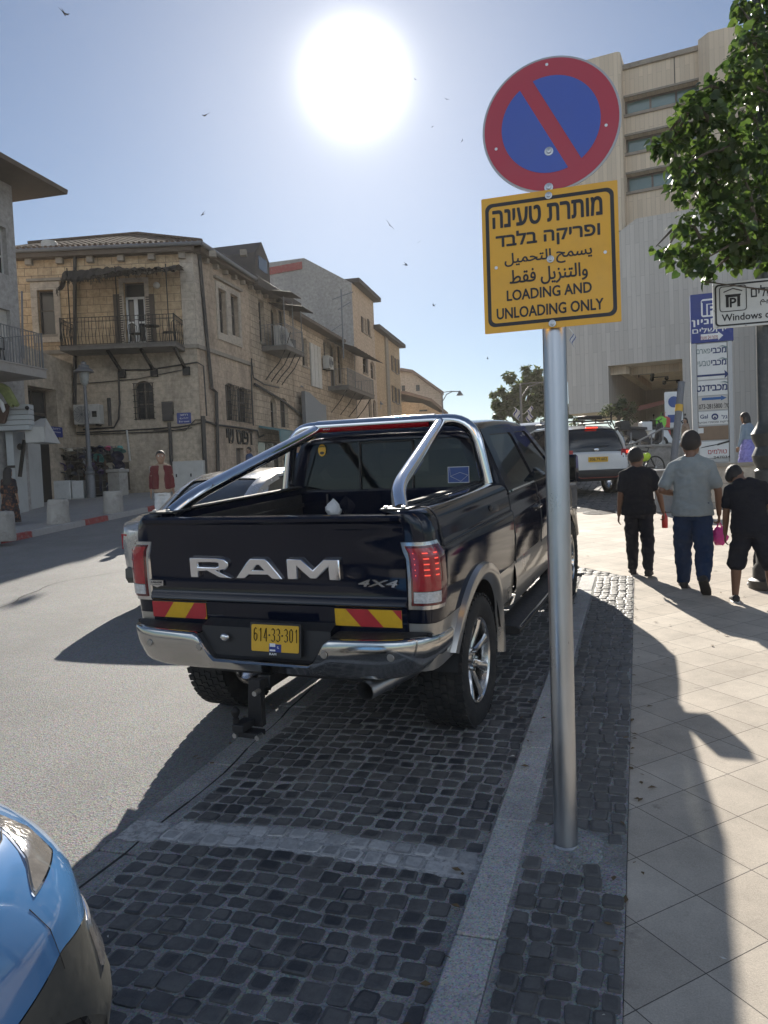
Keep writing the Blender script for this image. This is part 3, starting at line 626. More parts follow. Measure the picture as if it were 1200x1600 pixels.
def window(par, F, r, frame='brown_frame', glass='window_glass', rev=.22, arch=None, mull=1, trans=1, fw=.05, curtain=False, name='window', grille=0, sill=True):
 """frame with mullions, panes as sub-part"""
 s0, z0, s1, z1 = r; mb = MB(); o0, o1 = -rev, -rev + .05
 fbox(mb, F, s0, z0, s0 + fw, z1, o0, o1); fbox(mb, F, s1 - fw, z0, s1, z1, o0, o1); fbox(mb, F, s0 + fw, z0, s1 - fw, z0 + fw, o0, o1)
 fbox(mb, F, s0 + fw, z1 - fw, s1 - fw, z1, o0, o1)
 for k in range(mull): c = s0 + (s1 - s0) * (k + 1) / (mull + 1); fbox(mb, F, c - fw / 2, z0 + fw, c + fw / 2, z1 - fw, o0 + .004, o1 - .004)
 for k in range(trans): c = z0 + (z1 - z0) * (k + 1) / (trans + 1) + .1; fbox(mb, F, s0 + fw, c - fw / 2, s1 - fw, c + fw / 2, o0 + .008, o1 - .008)
 w = mb.build(name, M_[frame], par)
 g = MB(); g.quad(F.P(s0, z0, o0 + .02), F.P(s1, z0, o0 + .02), F.P(s1, z1, o0 + .02), F.P(s0, z1, o0 + .02)); g.build('pane', M_[glass], w, fix=False)
 if curtain:
  c = MB(); n = 14; c.grid([[F.P(s0 + (s1 - s0) * k / n, z, o0 + .012 + .0) for k in range(n + 1)] for z in (z0 + (z1 - z0) * .55, z1)]); c.build('curtain', M_['curtain'], w, fix=False)
 if sill:
  k = MB(); fbox(k, F, s0 - .08, z0 - .1, s1 + .08, z0 - .002, -rev, .07); k.build('sill', M_['quoin2'], w)
 if grille:
  k = MB(); nx = max(3, int((s1 - s0) / .16)); nz = max(3, int((z1 - z0) / .22))
  for i in range(nx + 1): a = s0 + (s1 - s0) * i / nx; k.bar(F.P(a, z0 - .03, grille), F.P(a, z1 - (.0 if arch is None else .1), grille), .022)
  for i in range(nz + 1): z = z0 + (z1 - z0 - .1) * i / nz; k.bar(F.P(s0 - .06, z, grille), F.P(s1 + .06, z, grille), .022)
  for a, z in ((s0, z0), (s1, z0), (s0, z1 - .15), (s1, z1 - .15)): k.bar(F.P(a, z, grille), F.P(a, z, -.02), .022)
  k.build('grille', M_['iron'], w)
 return w
M_['quoin2'] = mat('pale_stone_sill', (.3, .26, .21), .85, 0, .12, 5, dirt=((.14, .12, .1), 4, .5))
def shutter(par, F, s0, z0, s1, z1, o=.04, m='shutter'):
 mb = MB(); fbox(mb, F, s0, z0, s1, z1, o - .02, o + .012); n = int((z1 - z0) / .09)
 for k in range(n): z = z0 + .05 + (z1 - z0 - .1) * k / n; fbox(mb, F, s0 + .05, z, s1 - .05, z + .05, o + .012, o + .03)
 return mb.build('shutter', M_[m], par)
def railing(par, F, s0, s1, z0, z1, o, ret=True, step=.12, m='iron', name='railing', bulge=.06, wob=True, r=.011):
 mb = MB()
 segs = [((s0, 0 if ret else o), (s0, o)), ((s0, o), (s1, o)), ((s1, o), (s1, 0 if ret else o))]
 for (a, oa), (b, ob) in segs:
  L_ = math.hypot(b - a, ob - oa)
  if L_ < .05: continue
  for z in (z0 + .05, z1): mb.bar(F.P(a, z, oa), F.P(b, z, ob), .035, .02)
  if wob: mb.bar(F.P(a, z1 - .16, oa), F.P(b, z1 - .16, ob), .018)
  n = max(2, int(L_ / step))
  for k in range(n + 1):
   s_, o_ = a + (b - a) * k / n, oa + (ob - oa) * k / n
   if wob:
    q = step * .42 * (1 if k % 2 else -1)
    mb.tube([F.P(s_, z0 + .05, o_), F.P(s_ + q * .3, z0 + (z1 - z0) * .3, o_ + bulge), F.P(s_ - q * .4, z0 + (z1 - z0) * .6, o_ + bulge * .4), F.P(s_, z1 - .1, o_), F.P(s_, z1, o_)], r, 5, False)
   else: mb.bar(F.P(s_, z0 + .05, o_), F.P(s_, z1, o_), r * 1.7)
 for s_, o_ in ((s0, o), (s1, o)): mb.bar(F.P(s_, z0, o_), F.P(s_, z1 + .03, o_), .04)
 return mb.build(name, M_[m], par)
def balcony_slab(par, F, s0, s1, z, th, o, m='slab', name='balcony_floor'):
 mb = MB(); fbox(mb, F, s0, z - th, s1, z, .0, o); fbox(mb, F, s0 - .03, z - .0, s1 + .03, z + .035, .0, o + .03)
 return mb.build(name, M_[m], par)
def hang(a, b, sag, n=10): return [a.lerp(b, k / n) + Vector((0, 0, -sag * 4 * (k / n) * (1 - k / n))) for k in range(n + 1)]
def pipe_pts(F, pts, o=.07): return [F.P(*F.px(x, y, o), o) for x, y in pts]
azF = math.radians(-5.2); dF = Vector((math.sin(azF), math.cos(azF), 0))
K = at(316, 700, 30.0)
FS = Facade(K, dF)
right = (CR @ Vector((1, 0, 0))); right.z = 0; right.normalize()
FF = Facade(K, right, flip=False)
if FF.n.dot(K) > 0: FF.n = -FF.n
if FS.n.dot(Vector((K.x, K.y, 0))) > 0: FS.n = -FS.n
def based(name, label, cat, F, z=None, group=None):
 b = Vector((F.A.x, F.A.y, gz(F.A.x, F.A.y) if z is None else z)); t = thing(name, label, cat, b, 0, group)
 return t, b
#  old stone house on the corner
H, base = based('stone_house', 'two storey old stone house with reed shaded iron balcony and tiled hip roof', 'house', FF); FF.base = base; FS.base = base
zb = base.z - .4
sL = FF.px(14, 600)[0]; zE = FF.px(300, 384)[1]; zM = FF.px(295, 541)[1]; sP = FF.px(283, 450)[0]
Wd = FF.rect(60, 453, 86, 523); Dr = FF.rect(195, 441, 228, 537); Aw = FF.rect(211, 595, 240, 655); Bd = FF.rect(184, 722, 203, 766)
mb = MB(); wall(mb, FF, rect_pts(sL, zM, sP, zE), [rect_pts(*Wd), rect_pts(*Dr)]); mb.build('front_wall_upper', M_['ochre_stone'], H, fix=False)
mb = MB(); wall(mb, FF, rect_pts(sL, zb, 0, zM), [arch_pts(*Aw), rect_pts(*Bd)], o=.03); mb.build('front_wall_lower', M_['plaster'], H, fix=False)
zE2 = zE; sEnd = FS.px(396, 600)[0]
Ws = [FS.rect(341, 453, 353, 521), FS.rect(360, 462, 372, 525)]; Al = [FS.rect(353, 599, 368, 657), FS.rect(372, 605, 388, 660)]; Sd = FS.rect(369, 700, 381, 728)
mb = MB(); wall(mb, FS, rect_pts(.0, zb, sEnd, zE2), [rect_pts(*w) for w in Ws] + [arch_pts(*a, rise=.2) for a in Al] + [rect_pts(Sd[0], zb + .6, Sd[2], Sd[3])]); mb.build('side_wall', M_['side_plaster'], H, fix=False)
mb = MB(); zq = zM
wall(mb, FF, rect_pts(sP, zq, .04, zE), o=.05, thick=.05); wall(mb, FS, rect_pts(-.05, zq, .62, zE), o=.05, thick=.05); mb.build('corner_pilaster', M_['quoin'], H, fix=False)
mb = MB(); fbox(mb, FF, sL, zM - .09, .1, zM + .06, .0, .1); fbox(mb, FS, -.1, zM - .09, sEnd, zM + .06, .0, .09); mb.build('string_course', M_['quoin2'], H)
mb = MB()
for F_, rr, e, op in ((FF, Wd, (.24, .3, .3), [Wd]), (FF, Dr, (.16, .0, .16), [Dr]), (FS, (Ws[0][0], Ws[0][1], Ws[1][2], Ws[0][3]), (.22, .3, .25), Ws)):
 mb = MB(); x0, z0, x1, z1 = rr; wall(mb, F_, rect_pts(x0 - e[0], z0 - e[1], x1 + e[0], z1 + e[2]), [rect_pts(*q) for q in op] if e[1] else [[(x0, z0 + .002), (x1, z0 + .002), (x1, z1), (x0, z1)]], o=.055, reveal=.05, thick=.055); mb.build('window_surround', M_['quoin'], H, fix=False)
for F_, rr in ((FF, Wd), (FS, (Ws[0][0], 0, Ws[1][2], Ws[0][3]))): mb = MB(); fbox(mb, F_, rr[0] - .34, rr[3] + .32, rr[2] + .34, rr[3] + .42, .0, .14); mb.build('window_hood', M_['quoin2'], H)
window(H, FF, Wd, 'brown_frame', curtain=True, mull=0);
d_ = window(H, FF, (Dr[0], Dr[1], Dr[2], Dr[3]), 'brown_frame', mull=0, trans=0, name='balcony_door', sill=False)
mb = MB(); zt = FF.px(211, 463)[1]
for a, b in ((0, .5), (.5, 1)):
 s0 = Dr[0] + .03 + (Dr[2] - Dr[0] - .06) * a; s1 = Dr[0] + .03 + (Dr[2] - Dr[0] - .06) * b
 for r in ((s0, Dr[1], s0 + .07, zt), (s1 - .07, Dr[1], s1, zt), (s0, Dr[1], s1, Dr[1] + .1), (s0, zt - .08, s1, zt), (s0, Dr[1] + .8, s1, Dr[1] + .87)): fbox(mb, FF, *r, -.17, -.11)
mb.build('door_leaf', M_['white'], d_)
for a, b in ((179, 195), (228, 243)): r = FF.rect(a, 460, b, 537); shutter(H, FF, *r)
for w in Ws: window(H, FS, w, 'brown_frame', sill=False)
window(H, FF, Aw, 'brown_frame', arch=1, grille=.06, mull=1, trans=2, sill=False)
for a in Al: window(H, FS, a, 'brown_frame', arch=1, grille=.16, sill=False)
mb = MB(); fbox(mb, FF, Bd[0], Bd[1] - .5, Bd[2], Bd[3], -.2, -.16); mb.build('door', M_['brown_frame'], H)
mb = MB(); fbox(mb, FS, Sd[0], zb + .6, Sd[2], Sd[3], -.2, -.16); mb.build('door', M_['brown_frame'], H)
o = 1.35; sb0 = FF.px(116, 545)[0]; sb1 = FF.px(289, 540)[0]; zf = FF.px(200, 538, o)[1]
balcony_slab(H, FF, sb0, sb1, zf, .13, o); railing(H, FF, sb0 + .04, sb1 - .04, zf + .02, zf + 1.06, o - .05, step=.13)
for x0, y0, x1, y1 in ((165, 545, 191, 582), (217, 545, 241, 580), (268, 545, 291, 578)):
 mb = MB(); s_, z_ = FF.px(x1, y1); mb.bar(FF.P(s_ - .12, zf - .14, o - .2), FF.P(s_ - .0, z_, .05), .09, .12); fbox(mb, FF, s_ - .1, z_ - .22, s_ + .16, z_ + .1, 0.03, .2); mb.build('balcony_bracket', M_['iron'], H)
mb = MB(); rnd = random.Random(5); n = 46; c0 = FF.px(97, 424, .9)[0]; c1 = FF.px(279, 412, .9)[0]; zc = FF.px(190, 424, .9)[1]
rows = []
for j in range(7):
 oo = .1 + j * .27; row = []
 for i in range(n + 1):
  u = i / n; s_ = c0 + (c1 - c0) * u; z = zc + .26 - j * .1 + .1 * math.sin(u * 5 + j * .7) + rnd.uniform(-.05, .05) + .1 * u - (.35 if u < .06 and j > 3 else 0)
  row.append(FF.P(s_, z, oo + rnd.uniform(-.03, .03)))
 rows.append(row)
mb.grid(rows, False); mb.grid([[p + Vector((0, 0, -.05 - rnd.random() * .06)) for p in r] for r in rows], False)
for i in range(70):
 u = rnd.random(); j = rnd.choice((5, 6)); p = rows[j][int(u * n)]; mb.bar(p, p + Vector((rnd.uniform(-.1, .1), rnd.uniform(-.1, .1), -rnd.uniform(.08, .3))), .025, .012)
mb.build('reed_shade', M_['reed'], H, fix=False)
for xx in (108, 183, 262):
 mb = MB(); s_ = FF.px(xx, 470, 1.25)[0]; mb.bar(FF.P(s_, zf, 1.28), FF.P(s_, zc + .1, 1.28), .03); mb.build('shade_post', M_['iron'], H)
ev = .42; A0 = FF.P(sL - 1, zE + .02, ev); A1 = FF.P(.35, zE + .02, ev) + FS.n * .1; B1 = FS.P(sEnd, zE + .02, ev)
ap = at(216, 366, 34.5) - base; ap2 = ap + FS.d * 4.5; apl = FF.P(sL - 1, ap.z - base.z * 0, -4.8); apl.z = ap.z - .25
corner = FF.P(.42, zE + .02, ev); corner = Vector((corner.x, corner.y, zE + .02 - base.z)) + FS.n * (ev - .38)
mb = MB()
def roofquad(mb, a, b, c, d):
 u = (b - a).length; v = (d - a).length; mb._add([a, b, c, d], [(0, 1, 2, 3)], False, [[(0, 0), (u, 0), (u * .9, v), (0, v)]])
roofquad(mb, A0, corner, ap, apl); roofquad(mb, corner, B1, ap2 + FS.d * 3, ap)
back = [ap2 + FS.d * 3, apl, ap]; mb._add(back, [(0, 1, 2)], False, [[(0, 0), (1, 0), (1, 1)]])
roof = mb.build('roof', M_['roof_tile'], H, fix=False)
mb = MB()
for a, b in ((A0, corner), (corner, B1)):
 mb.tube([a + Vector((0, 0, -.05)), b + Vector((0, 0, -.05))], .085, 8)
mb.build('gutter', M_['grey_iron'], roof)
mb = MB()
for a, b in ((corner, ap), (ap, apl), (ap, ap2 + FS.d * 3)):
 n = int((b - a).length / .36)
 for k in range(n): p = a.lerp(b, k / n); q = a.lerp(b, (k + 1.12) / n); mb.tube([p + Vector((0, 0, .02)), q + Vector((0, 0, .05))], [.1, .075], 6)
n = int((corner - A0).length / .21)
for k in range(n): p = A0.lerp(corner, k / n); mb.tube([p + Vector((0, 0, .03)), p + FF.n * .07 + Vector((0, 0, .01))], .07, 6)
mb.build('ridge_tile', M_['roof_tile'], roof)
mb = MB(); fbox(mb, FF, sL, zE - .28, .1, zE - .02, -.1, ev - .05); fbox(mb, FS, .0, zE - .24, sEnd, zE - .02, -.1, ev - .05); mb.build('eaves_board', M_['wood'], H)
mb = MB()
for k in range(8): s_ = sL + 1.0 + k * 1.18; fbox(mb, FF, s_, zE - .5, s_ + .24, zE - .28, 0, .22)
for k in range(10): s_ = .9 + k * .9; fbox(mb, FS, s_, zE - .42, s_ + .2, zE - .24, 0, .2)
mb.build('eaves_corbel', M_['quoin2'], H)
for pts, r, m, F_ in (([(117, 402), (117, 500), (117, 632)], .07, 'pipe', FF), ([(311, 393), (324, 535), (331, 607), (338, 613), (341, 745)], .075, 'pipe', FS), ([(393, 566), (396, 590), (412, 600), (436, 606)], .035, 'pipe', FS), ([(198, 672), (203, 720)], .04, 'ac_white', FF), ([(317, 650), (321, 740)], .09, 'pipe', FF), ([(264, 660), (266, 680), (269, 752)], .07, 'pipe', FF), ([(170, 622), (172, 665)], .07, 'pipe', FF)):
 mb = MB(); mb.tube(pipe_pts(F_, pts, .12), r, 8); mb.build('drain_pipe', M_[m], H)
for pts, r in (([(185, 582), (187, 630), (185, 655), (178, 668), (130, 671)], .035), ([(185, 578), (230, 578), (270, 572), (308, 566), (318, 572), (323, 650)], .03), ([(118, 600), (160, 597), (215, 592), (250, 585), (285, 578)], .018), ([(120, 676), (170, 674), (240, 670), (280, 667), (320, 660)], .03), ([(120, 679), (190, 677), (260, 674), (300, 668)], .022), ([(240, 672), (290, 672), (305, 656), (322, 656)], .022)):
 mb = MB(); mb.tube(pipe_pts(FF, pts, .09), r, 6); mb.build('cable', M_['cable'], H)
mb = MB(); mb.tube(pipe_pts(FS, [(316, 657), (340, 664), (380, 669), (402, 673), (405, 683), (412, 680)], .1), .045, 6); mb.build('cable', M_['cable'], H)
mb = MB(); mb.tube(pipe_pts(FS, [(393, 560), (393, 600), (396, 665)], .1), .03, 6); mb.build('cable', M_['cable'], H)
r = FS.rect(352, 670, 392, 694); mb = MB(); a0 = FS.px(353, 682)[0]; a1 = FS.px(393, 686)[0]
text_mb(mb, 'דפוס שי', FS.M((a0 + a1) / 2, FS.px(372, 683)[1], .07), width=a1 - a0, height=.62, bold=.02, depth=.06, rtl=True); mb.build('shop_lettering', M_['letter_black'], H)
mb = MB(); mb.ball(FF.P(*FF.px(246, 447), .12), .13, 12, 8); mb.build('wall_light', M_['ac_white'], H)
def cafe_table(loc, label):
 t = thing('balcony_table', label, 'table', loc); mb = MB(); mb.lathe([(.001, .7), (.3, .7), (.3, .73), (.001, .735)], seg=16); mb.build('tabletop', M_['iron'], t)
 mb = MB(); mb.tube([(0, 0, .7), (0, 0, .02)], .025, 6); mb.lathe([(.001, 0), (.2, 0), (.2, .02), (.001, .03)], seg=12); mb.build('leg', M_['iron'], t); return t
def cafe_chair(loc, rz, label):
 t = thing('balcony_chair', label, 'chair', loc, rz); mb = MB(); mb.lathe([(.001, .44), (.2, .44), (.2, .47), (.001, .475)], seg=12); mb.build('seat', M_['iron'], t)
 for x in (-.15, .15):
  for y in (-.15, .15): k = MB(); k.bar((x, y, .44), (x * 1.2, y * 1.2, 0), .022); k.build('leg', M_['iron'], t)
 k = MB(); k.tube([(-.17, .17, .45), (-.17, .2, .8), (0, .22, .9), (.17, .2, .8), (.17, .17, .45)], .014, 6); k.tube([(0, .18, .45), (0, .22, .88)], .012, 6); k.build('backrest', M_['iron'], t); return t
pT = FF.P(FF.px(246, 520)[0], zf + .04, .75) + base; cafe_table(pT, 'small round dark table on the reed shaded balcony')
cafe_chair(pT + right * -.6, 1.2, 'dark metal chair left of the round balcony table'); cafe_chair(pT + right * .62, -1.3, 'dark metal chair right of the round balcony table')
def ac_unit(F, s0, z0, w, h, d, label, dark=False, o=.06):
 b = F.P(s0 + w / 2, z0, o) + F.base; t = thing('air_conditioner', label, 'air conditioner', b); F2 = F.base; F.base = b
 mb = MB(); fbox(mb, F, s0, z0, s0 + w, z0 + h, o, o + d); mb.build('casing', M_['ac_white'], t, bevel=.02)
 mb = MB()
 c = F.P(s0 + w * .32, z0 + h / 2, o + d + .012)
 for k in range(6): mb.tube([c + F.d * (math.cos(a) * h * .07 * (k + 1)) + Vector((0, 0, math.sin(a) * h * .07 * (k + 1))) for a in (2 * PI * q / 20 for q in range(21))], .008, 4, False)
 for k in range(6): a = PI * k / 6; v = F.d * math.cos(a) * h * .42 + Vector((0, 0, math.sin(a) * h * .42)); mb.bar(c - v, c + v, .01)
 mb.build('fan_grille', M_['grey_iron'], t)
 mb = MB(); fbox(mb, F, s0 + w * .72, z0 + h * .35, s0 + w * .9, z0 + h * .65, o + d, o + d + .01); mb.build('data_plate', M_['iron'], t)
 mb = MB()
 for q in (.15, .85): fbox(mb, F, s0 + w * q - .02, z0 - .06, s0 + w * q + .02, z0 - .002, -.02, o + d)
 mb.build('bracket', M_['iron'], t); F.base = F2; return t
r = FF.rect(116, 632, 156, 663, .5); ac_unit(FF, r[0], r[1], r[2] - r[0], r[3] - r[1], .5, 'off-white air conditioner on the stone house wall behind the street lamp')
r = FF.rect(255, 628, 272, 658); mb = MB(); fbox(mb, FF, r[0], r[1] + .25, r[2], r[3], .03, .2); fbox(mb, FF, r[0] + .02, r[1], r[2] - .02, r[1] + .245, .03, .26)
b0 = FF.P((r[0] + r[2]) / 2, r[1]) + base; e = tag(mb.build('meter_box', M_['pipe'], None, bevel=.01, loc=base), 'grey metal meter box right of the arched window', 'meter box')
def street_plate(F, x0, y0, x1, y1, label, lines):
 r = F.rect(x0, y0, x1, y1); c = F.P((r[0] + r[2]) / 2, (r[1] + r[3]) / 2, .05) + F.base; t = thing('street_name_sign', label, 'street sign', c)
 M0 = F.M((r[0] + r[2]) / 2, (r[1] + r[3]) / 2, .05); M0.translation = (0, 0, 0); w, h = r[2] - r[0], r[3] - r[1]
 mb = MB(); plate(mb, [rrect(-w / 2, -h / 2, w / 2, h / 2, .03)], M0, .03); mb.build('plate', M_['blue_sign'], t)
 mb = MB()
 for i, (s_, ww, rtl) in enumerate(lines): text_mb(mb, s_, M0 @ Matrix.Translation((0, h * (.3 - .3 * i), .004)), width=w * ww, height=h * .15, rtl=rtl, bold=.01)
 mb.build('lettering', M_['letter_white'], t, fix=False); return t
street_plate(FF, 277, 645, 299, 662, 'blue street name plate on the stone house beside its corner', [('רחוב', .55, True), ('ﺷﺎﺭﻉ', .6, True), ('Street', .75, False)])
def utility_cabinet(F, x0, y0, x1, y1, d, label, doors):
 s0 = F.px(x0, y1, d)[0]; s1 = F.px(x1, y1, d)[0]; zt_ = F.px((x0 + x1) / 2, y0, d)[1]; c = F.P((s0 + s1) / 2, 0, d / 2) + Vector((F.base.x, F.base.y, 0)); c.z = gz(c.x, c.y) + .08
 t = thing('utility_cabinet', label, 'cabinet', c); hb = F.base; F.base = Vector((c.x, c.y, c.z)); z0 = c.z - .1
 mb = MB(); fbox(mb, F, s0, z0, s1, zt_, .05, d); mb.build('housing', M_['ac_white'], t, bevel=.012)
 for k in range(doors):
  a = s0 + .03 + (s1 - s0 - .06) * k / doors; b_ = s0 + .03 + (s1 - s0 - .06) * (k + 1) / doors
  mb = MB(); fbox(mb, F, a + .008, z0 + .14, b_ - .008, zt_ - .05, d, d + .015); dd = mb.build('door', M_['ac_white'], t, bevel=.004)
  mb = MB(); fbox(mb, F, a + .08, z0 + (zt_ - z0) * .5, a + .13, z0 + (zt_ - z0) * .5 + .12, d + .015, d + .035); mb.build('handle', M_['iron'], dd)
 F.base = hb; return t
utility_cabinet(FF, 235, 728, 256, 772, .5, 'small white utility cabinet beside the man in the maroon shirt', 1)
utility_cabinet(FF, 272, 720, 320, 772, .5, 'wide white utility cabinet against the stone house corner', 2)
mb = MB(); q = at(77, 383, 30.4) ; mb.lathe([(.001, -.9), (.3, -.9), (.3, .1), (.27, .13), (.001, .15)], seg=20); tag(mb.build('roof_tank', M_['ac_white'], None, loc=q), 'white round water tank on the stone house roof', 'water tank')
#  generic street fronts further along
def front_house(name, label, x0, x1, top, F_mat, windows=(), arches=(), side=None, side_mat=None, roof=None, eave=None, depth=9.0, winframe='brown_frame', extra_base=0.0):
 s0 = FS.px(x0, 620)[0]; s1 = FS.px(x1, 620)[0]; A = FS.A + FS.d * s0
 b = Vector((A.x, A.y, gz(A.x, A.y))); t = thing(name, label, 'house', b); FS.base = b
 z1 = FS.px((x0 + x1) / 2, top((x0 + x1) / 2) if callable(top) else top)[1]; zb_ = gz(0, A.y) - .5
 R1 = [FS.rect(*w) for w in windows]; R2 = [FS.rect(*w) for w in arches]
 mb = MB(); wall(mb, FS, rect_pts(s0, zb_, s1, z1), [rect_pts(*r) for r in R1] + [arch_pts(*r, rise=min(.35, (r[2] - r[0]) / 2)) for r in R2]); mb.build('front_wall', M_[F_mat], t, fix=False)
 for r in R1: window(t, FS, r, winframe, sill=True)
 for r in R2: window(t, FS, r, winframe, sill=False)
 Fl = Facade(A, -FS.n); Fl.n = -FS.d; Fl.base = b
 zpk = z1
 mb = MB(); ol = side(Fl, z1) if side else rect_pts(0, zb_, depth, z1)
 wall(mb, Fl, [(0, zb_), (depth, zb_)] + [p for p in ol if p[1] > zb_ + .01] if not side else ol); mb.build('side_wall', M_[side_mat or F_mat], t, fix=False)
 mb = MB(); P = lambda s_, d_, z: FS.P(s_, z, -d_)
 mb._add([P(s1, 0, zb_), P(s1, depth, zb_), P(s1, depth, z1), P(s1, 0, z1)], [(0, 1, 2, 3)], False, [[(0, zb_), (depth, zb_), (depth, z1), (0, z1)]])
 mb._add([P(s0, depth, zb_), P(s1, depth, zb_), P(s1, depth, z1), P(s0, depth, z1)], [(0, 1, 2, 3)], False, [[(s0, zb_), (s1, zb_), (s1, z1), (s0, z1)]]); mb.build('back_wall', M_[side_mat or F_mat], t, fix=False)
 return t, b, s0, s1, z1, zb_, Fl
t2, b2, s0, s1, z1, zb_, Fl = front_house('old_house', 'old stone house with dark mansard roof, awnings and a laden balcony', 396, 459, 462, 'grey_stone', windows=[(405, 470, 413, 535), (436, 484, 446, 538), (404, 690, 440, 745)], arches=[(424, 480, 433, 540), (423, 622, 432, 668), (438, 622, 450, 668)])
FS.base = b2; mb = MB(); hh = z1
def dk(s_, o_, z): return FS.P(s_, z, o_)
zr = FS.px(400, 386)[1] ; e = .5
zl = FS.px(396, 452)[1] - .2
prof = [(e, z1 - .25), (e + .05, z1 + .1), (-1.2, z1 + 1.35), (-3.4, z1 + 2.1), (-8, z1 + 1.5)]
mb.loft([[dk(q, o_, z) for o_, z in prof] + [dk(q, -8, z1 - .25)] for q in (s0 - .05, s1 + .3)], True, True, False); rf = mb.build('roof', M_['dark_roof'], t2)
mb = MB(); q0 = s0 + 2.5
for a, b_ in ((q0, q0 + 1.9),): mb.loft([[dk(a, o_, z1 + .6), dk(b_, o_, z1 + .6), dk(b_, o_, z1 + 2.0), dk((a + b_) / 2, o_, z1 + 2.75), dk(a, o_, z1 + 2.0)] for o_ in (-.6, -4)], True, True, False)
dm = mb.build('dormer', M_['dark_roof'], t2); mb = MB(); fbox(mb, FS, q0 + .4, z1 + 1.3, q0 + 1.5, z1 + 1.95, -.62, -.57); mb.build('dormer_window', M_['window_glass'], dm)
o = 1.25; sb0 = FS.px(408, 530)[0]; zf2 = FS.px(440, 547, .6)[1]; sb1 = FS.px(476, 560, o)[0]
balcony_slab(t2, FS, sb0, sb1, zf2, .16, o); railing(t2, FS, sb0 + .05, sb1 - .05, zf2 + .02, zf2 + 1.05, o - .05, step=.16, m='grey_iron', wob=False)
for k in range(4):
 s_ = sb0 + .2 + (sb1 - sb0 - .4) * k / 3; mb = MB(); mb.tube([FS.P(s_, zf2 - .15, o - .15), FS.P(s_, zf2 - .75, .75), FS.P(s_, zf2 - 1.2, .3), FS.P(s_, zf2 - 1.5, .05)], .025, 6); mb.build('balcony_bracket', M_['iron'], t2)
for k, (za, ob, dz) in enumerate(((2.75, 1.6, .3), (2.35, 1.75, .35))):
 mb = MB(); a, b_ = (sb0, sb0 + (sb1 - sb0) * .55) if k == 0 else (sb0 + (sb1 - sb0) * .42, sb1 + .2)
 n = 24; rows = [[FS.P(a + (b_ - a) * i / n, zf2 + za - dz * f + .02 * (i % 2), ob * f) for i in range(n + 1)] for f in (0, .5, 1)]; mb.grid(rows, False); mb.grid([[p + Vector((0, 0, -.03)) for p in r] for r in rows], False); mb.build('canopy', M_['dark_roof'], t2, fix=False)
for s_ in (sb0 + .1, (sb0 + sb1) / 2, sb1 - .05): mb = MB(); mb.bar(FS.P(s_, zf2, o - .08), FS.P(s_, zf2 + 2.3, o - .08), .035); mb.build('canopy_post', M_['grey_iron'], t2)
def clutter(F, s_, z, o_, label, kind):
 c = F.P(s_, z, o_) + F.base; t = thing('stacked_board' if kind == 'board' else 'storage_box', label, 'board' if kind == 'board' else 'box', c); mb = MB()
 if kind == 'board':
  mb.prism([(-.02, 0, 0), (.3, 0, 0), (-.1, 0, 1.1), (-.42, 0, 1.1)], F.d * .5 * 1); mb.build('panel', M_['ac_white'], t); k = MB(); k.bar((0, 0, .1), (.3, 0, .8), .04); k.build('batten', M_['wood'], t)
 else:
  mb.box((0, 0, .25), (.6, .5, .5)); mb.build('tub', M_['pipe'], t, bevel=.03); k = MB(); k.box((0, 0, .52), (.64, .54, .04)); k.build('lid', M_['iron'], t, bevel=.01)
 return t
clutter(FS, sb0 + (sb1 - sb0) * .45, zf2 + .04, .8, 'pale board leaning on the laden balcony', 'board'); clutter(FS, sb0 + (sb1 - sb0) * .7, zf2 + .04, .7, 'dark storage box on the laden balcony', 'box')
ac_unit(FS, sb0 + .35, zf2 + .05, .8, 1.0, .35, 'pale air conditioner standing on the laden balcony', o=.5)
sa, sb = FS.px(404, 690)[0], FS.px(445, 690)[0]; za = FS.px(425, 668)[1]; mb = MB(); mb.loft([[FS.P(q, za, .05), FS.P(q, za - .25, 1.1), FS.P(q, za - .8, 1.12), FS.P(q, za - .8, 1.05), FS.P(q, za - .3, 1.02), FS.P(q, za - .1, .05)] for q in (sa, sb)], True, True, False)
tag(mb.build('shop_awning', M_['teal'], None, loc=b2), 'teal shop awning under the laden balcony', 'awning')
mb = MB(); r_ = FS.rect(467, 626, 500, 740); fbox(mb, FS, r_[0], zb_, r_[2], r_[3] - .5, .25, .45); mb.prism([FS.P(r_[0], r_[3] - .5, .25), FS.P(r_[2] , r_[3] - .5, .25), FS.P(r_[2], r_[3] - .15, .25), FS.P(r_[2] - .8, r_[3] - .15, .25), FS.P(r_[0] + .8, r_[3] + .3, .25), FS.P(r_[0], r_[3] + .3, .25)], FS.n * .2)
tag(mb.build('hoarding', M_['grey_render2'] if 'grey_render2' in M_ else M_['grey_iron'], None, loc=b2), 'plain grey notched hoarding behind the street lamp', 'hoarding')
t3, b3, s0, s1, z1, zb_, Fl = front_house('low_house', 'low stone house with tiled roof, white panels and small railed balcony', 459.5, 556, lambda x: 522, 'grey_stone', windows=[(472, 528, 480, 572), (506, 533, 512, 570), (528, 540, 535, 600)], arches=[(516, 536, 525, 605), (505, 655, 515, 700), (548, 672, 560, 706)])
FS.base = b3; mb = MB(); mb.loft([[FS.P(q, z, o_) for o_, z in ((.6, z1 - .15), (.6, z1 + .02), (-3.5, z1 + 1.7), (-8.5, z1 + .3), (-8.5, z1 - .15))] for q in (s0 - .15, s1 - 4)], True, True, False); rf = mb.build('roof', M_['roof_tile2'] if 'roof_tile2' in M_ else M_['wood'], t3)
mb = MB(); r_ = FS.rect(484, 540, 500, 605)
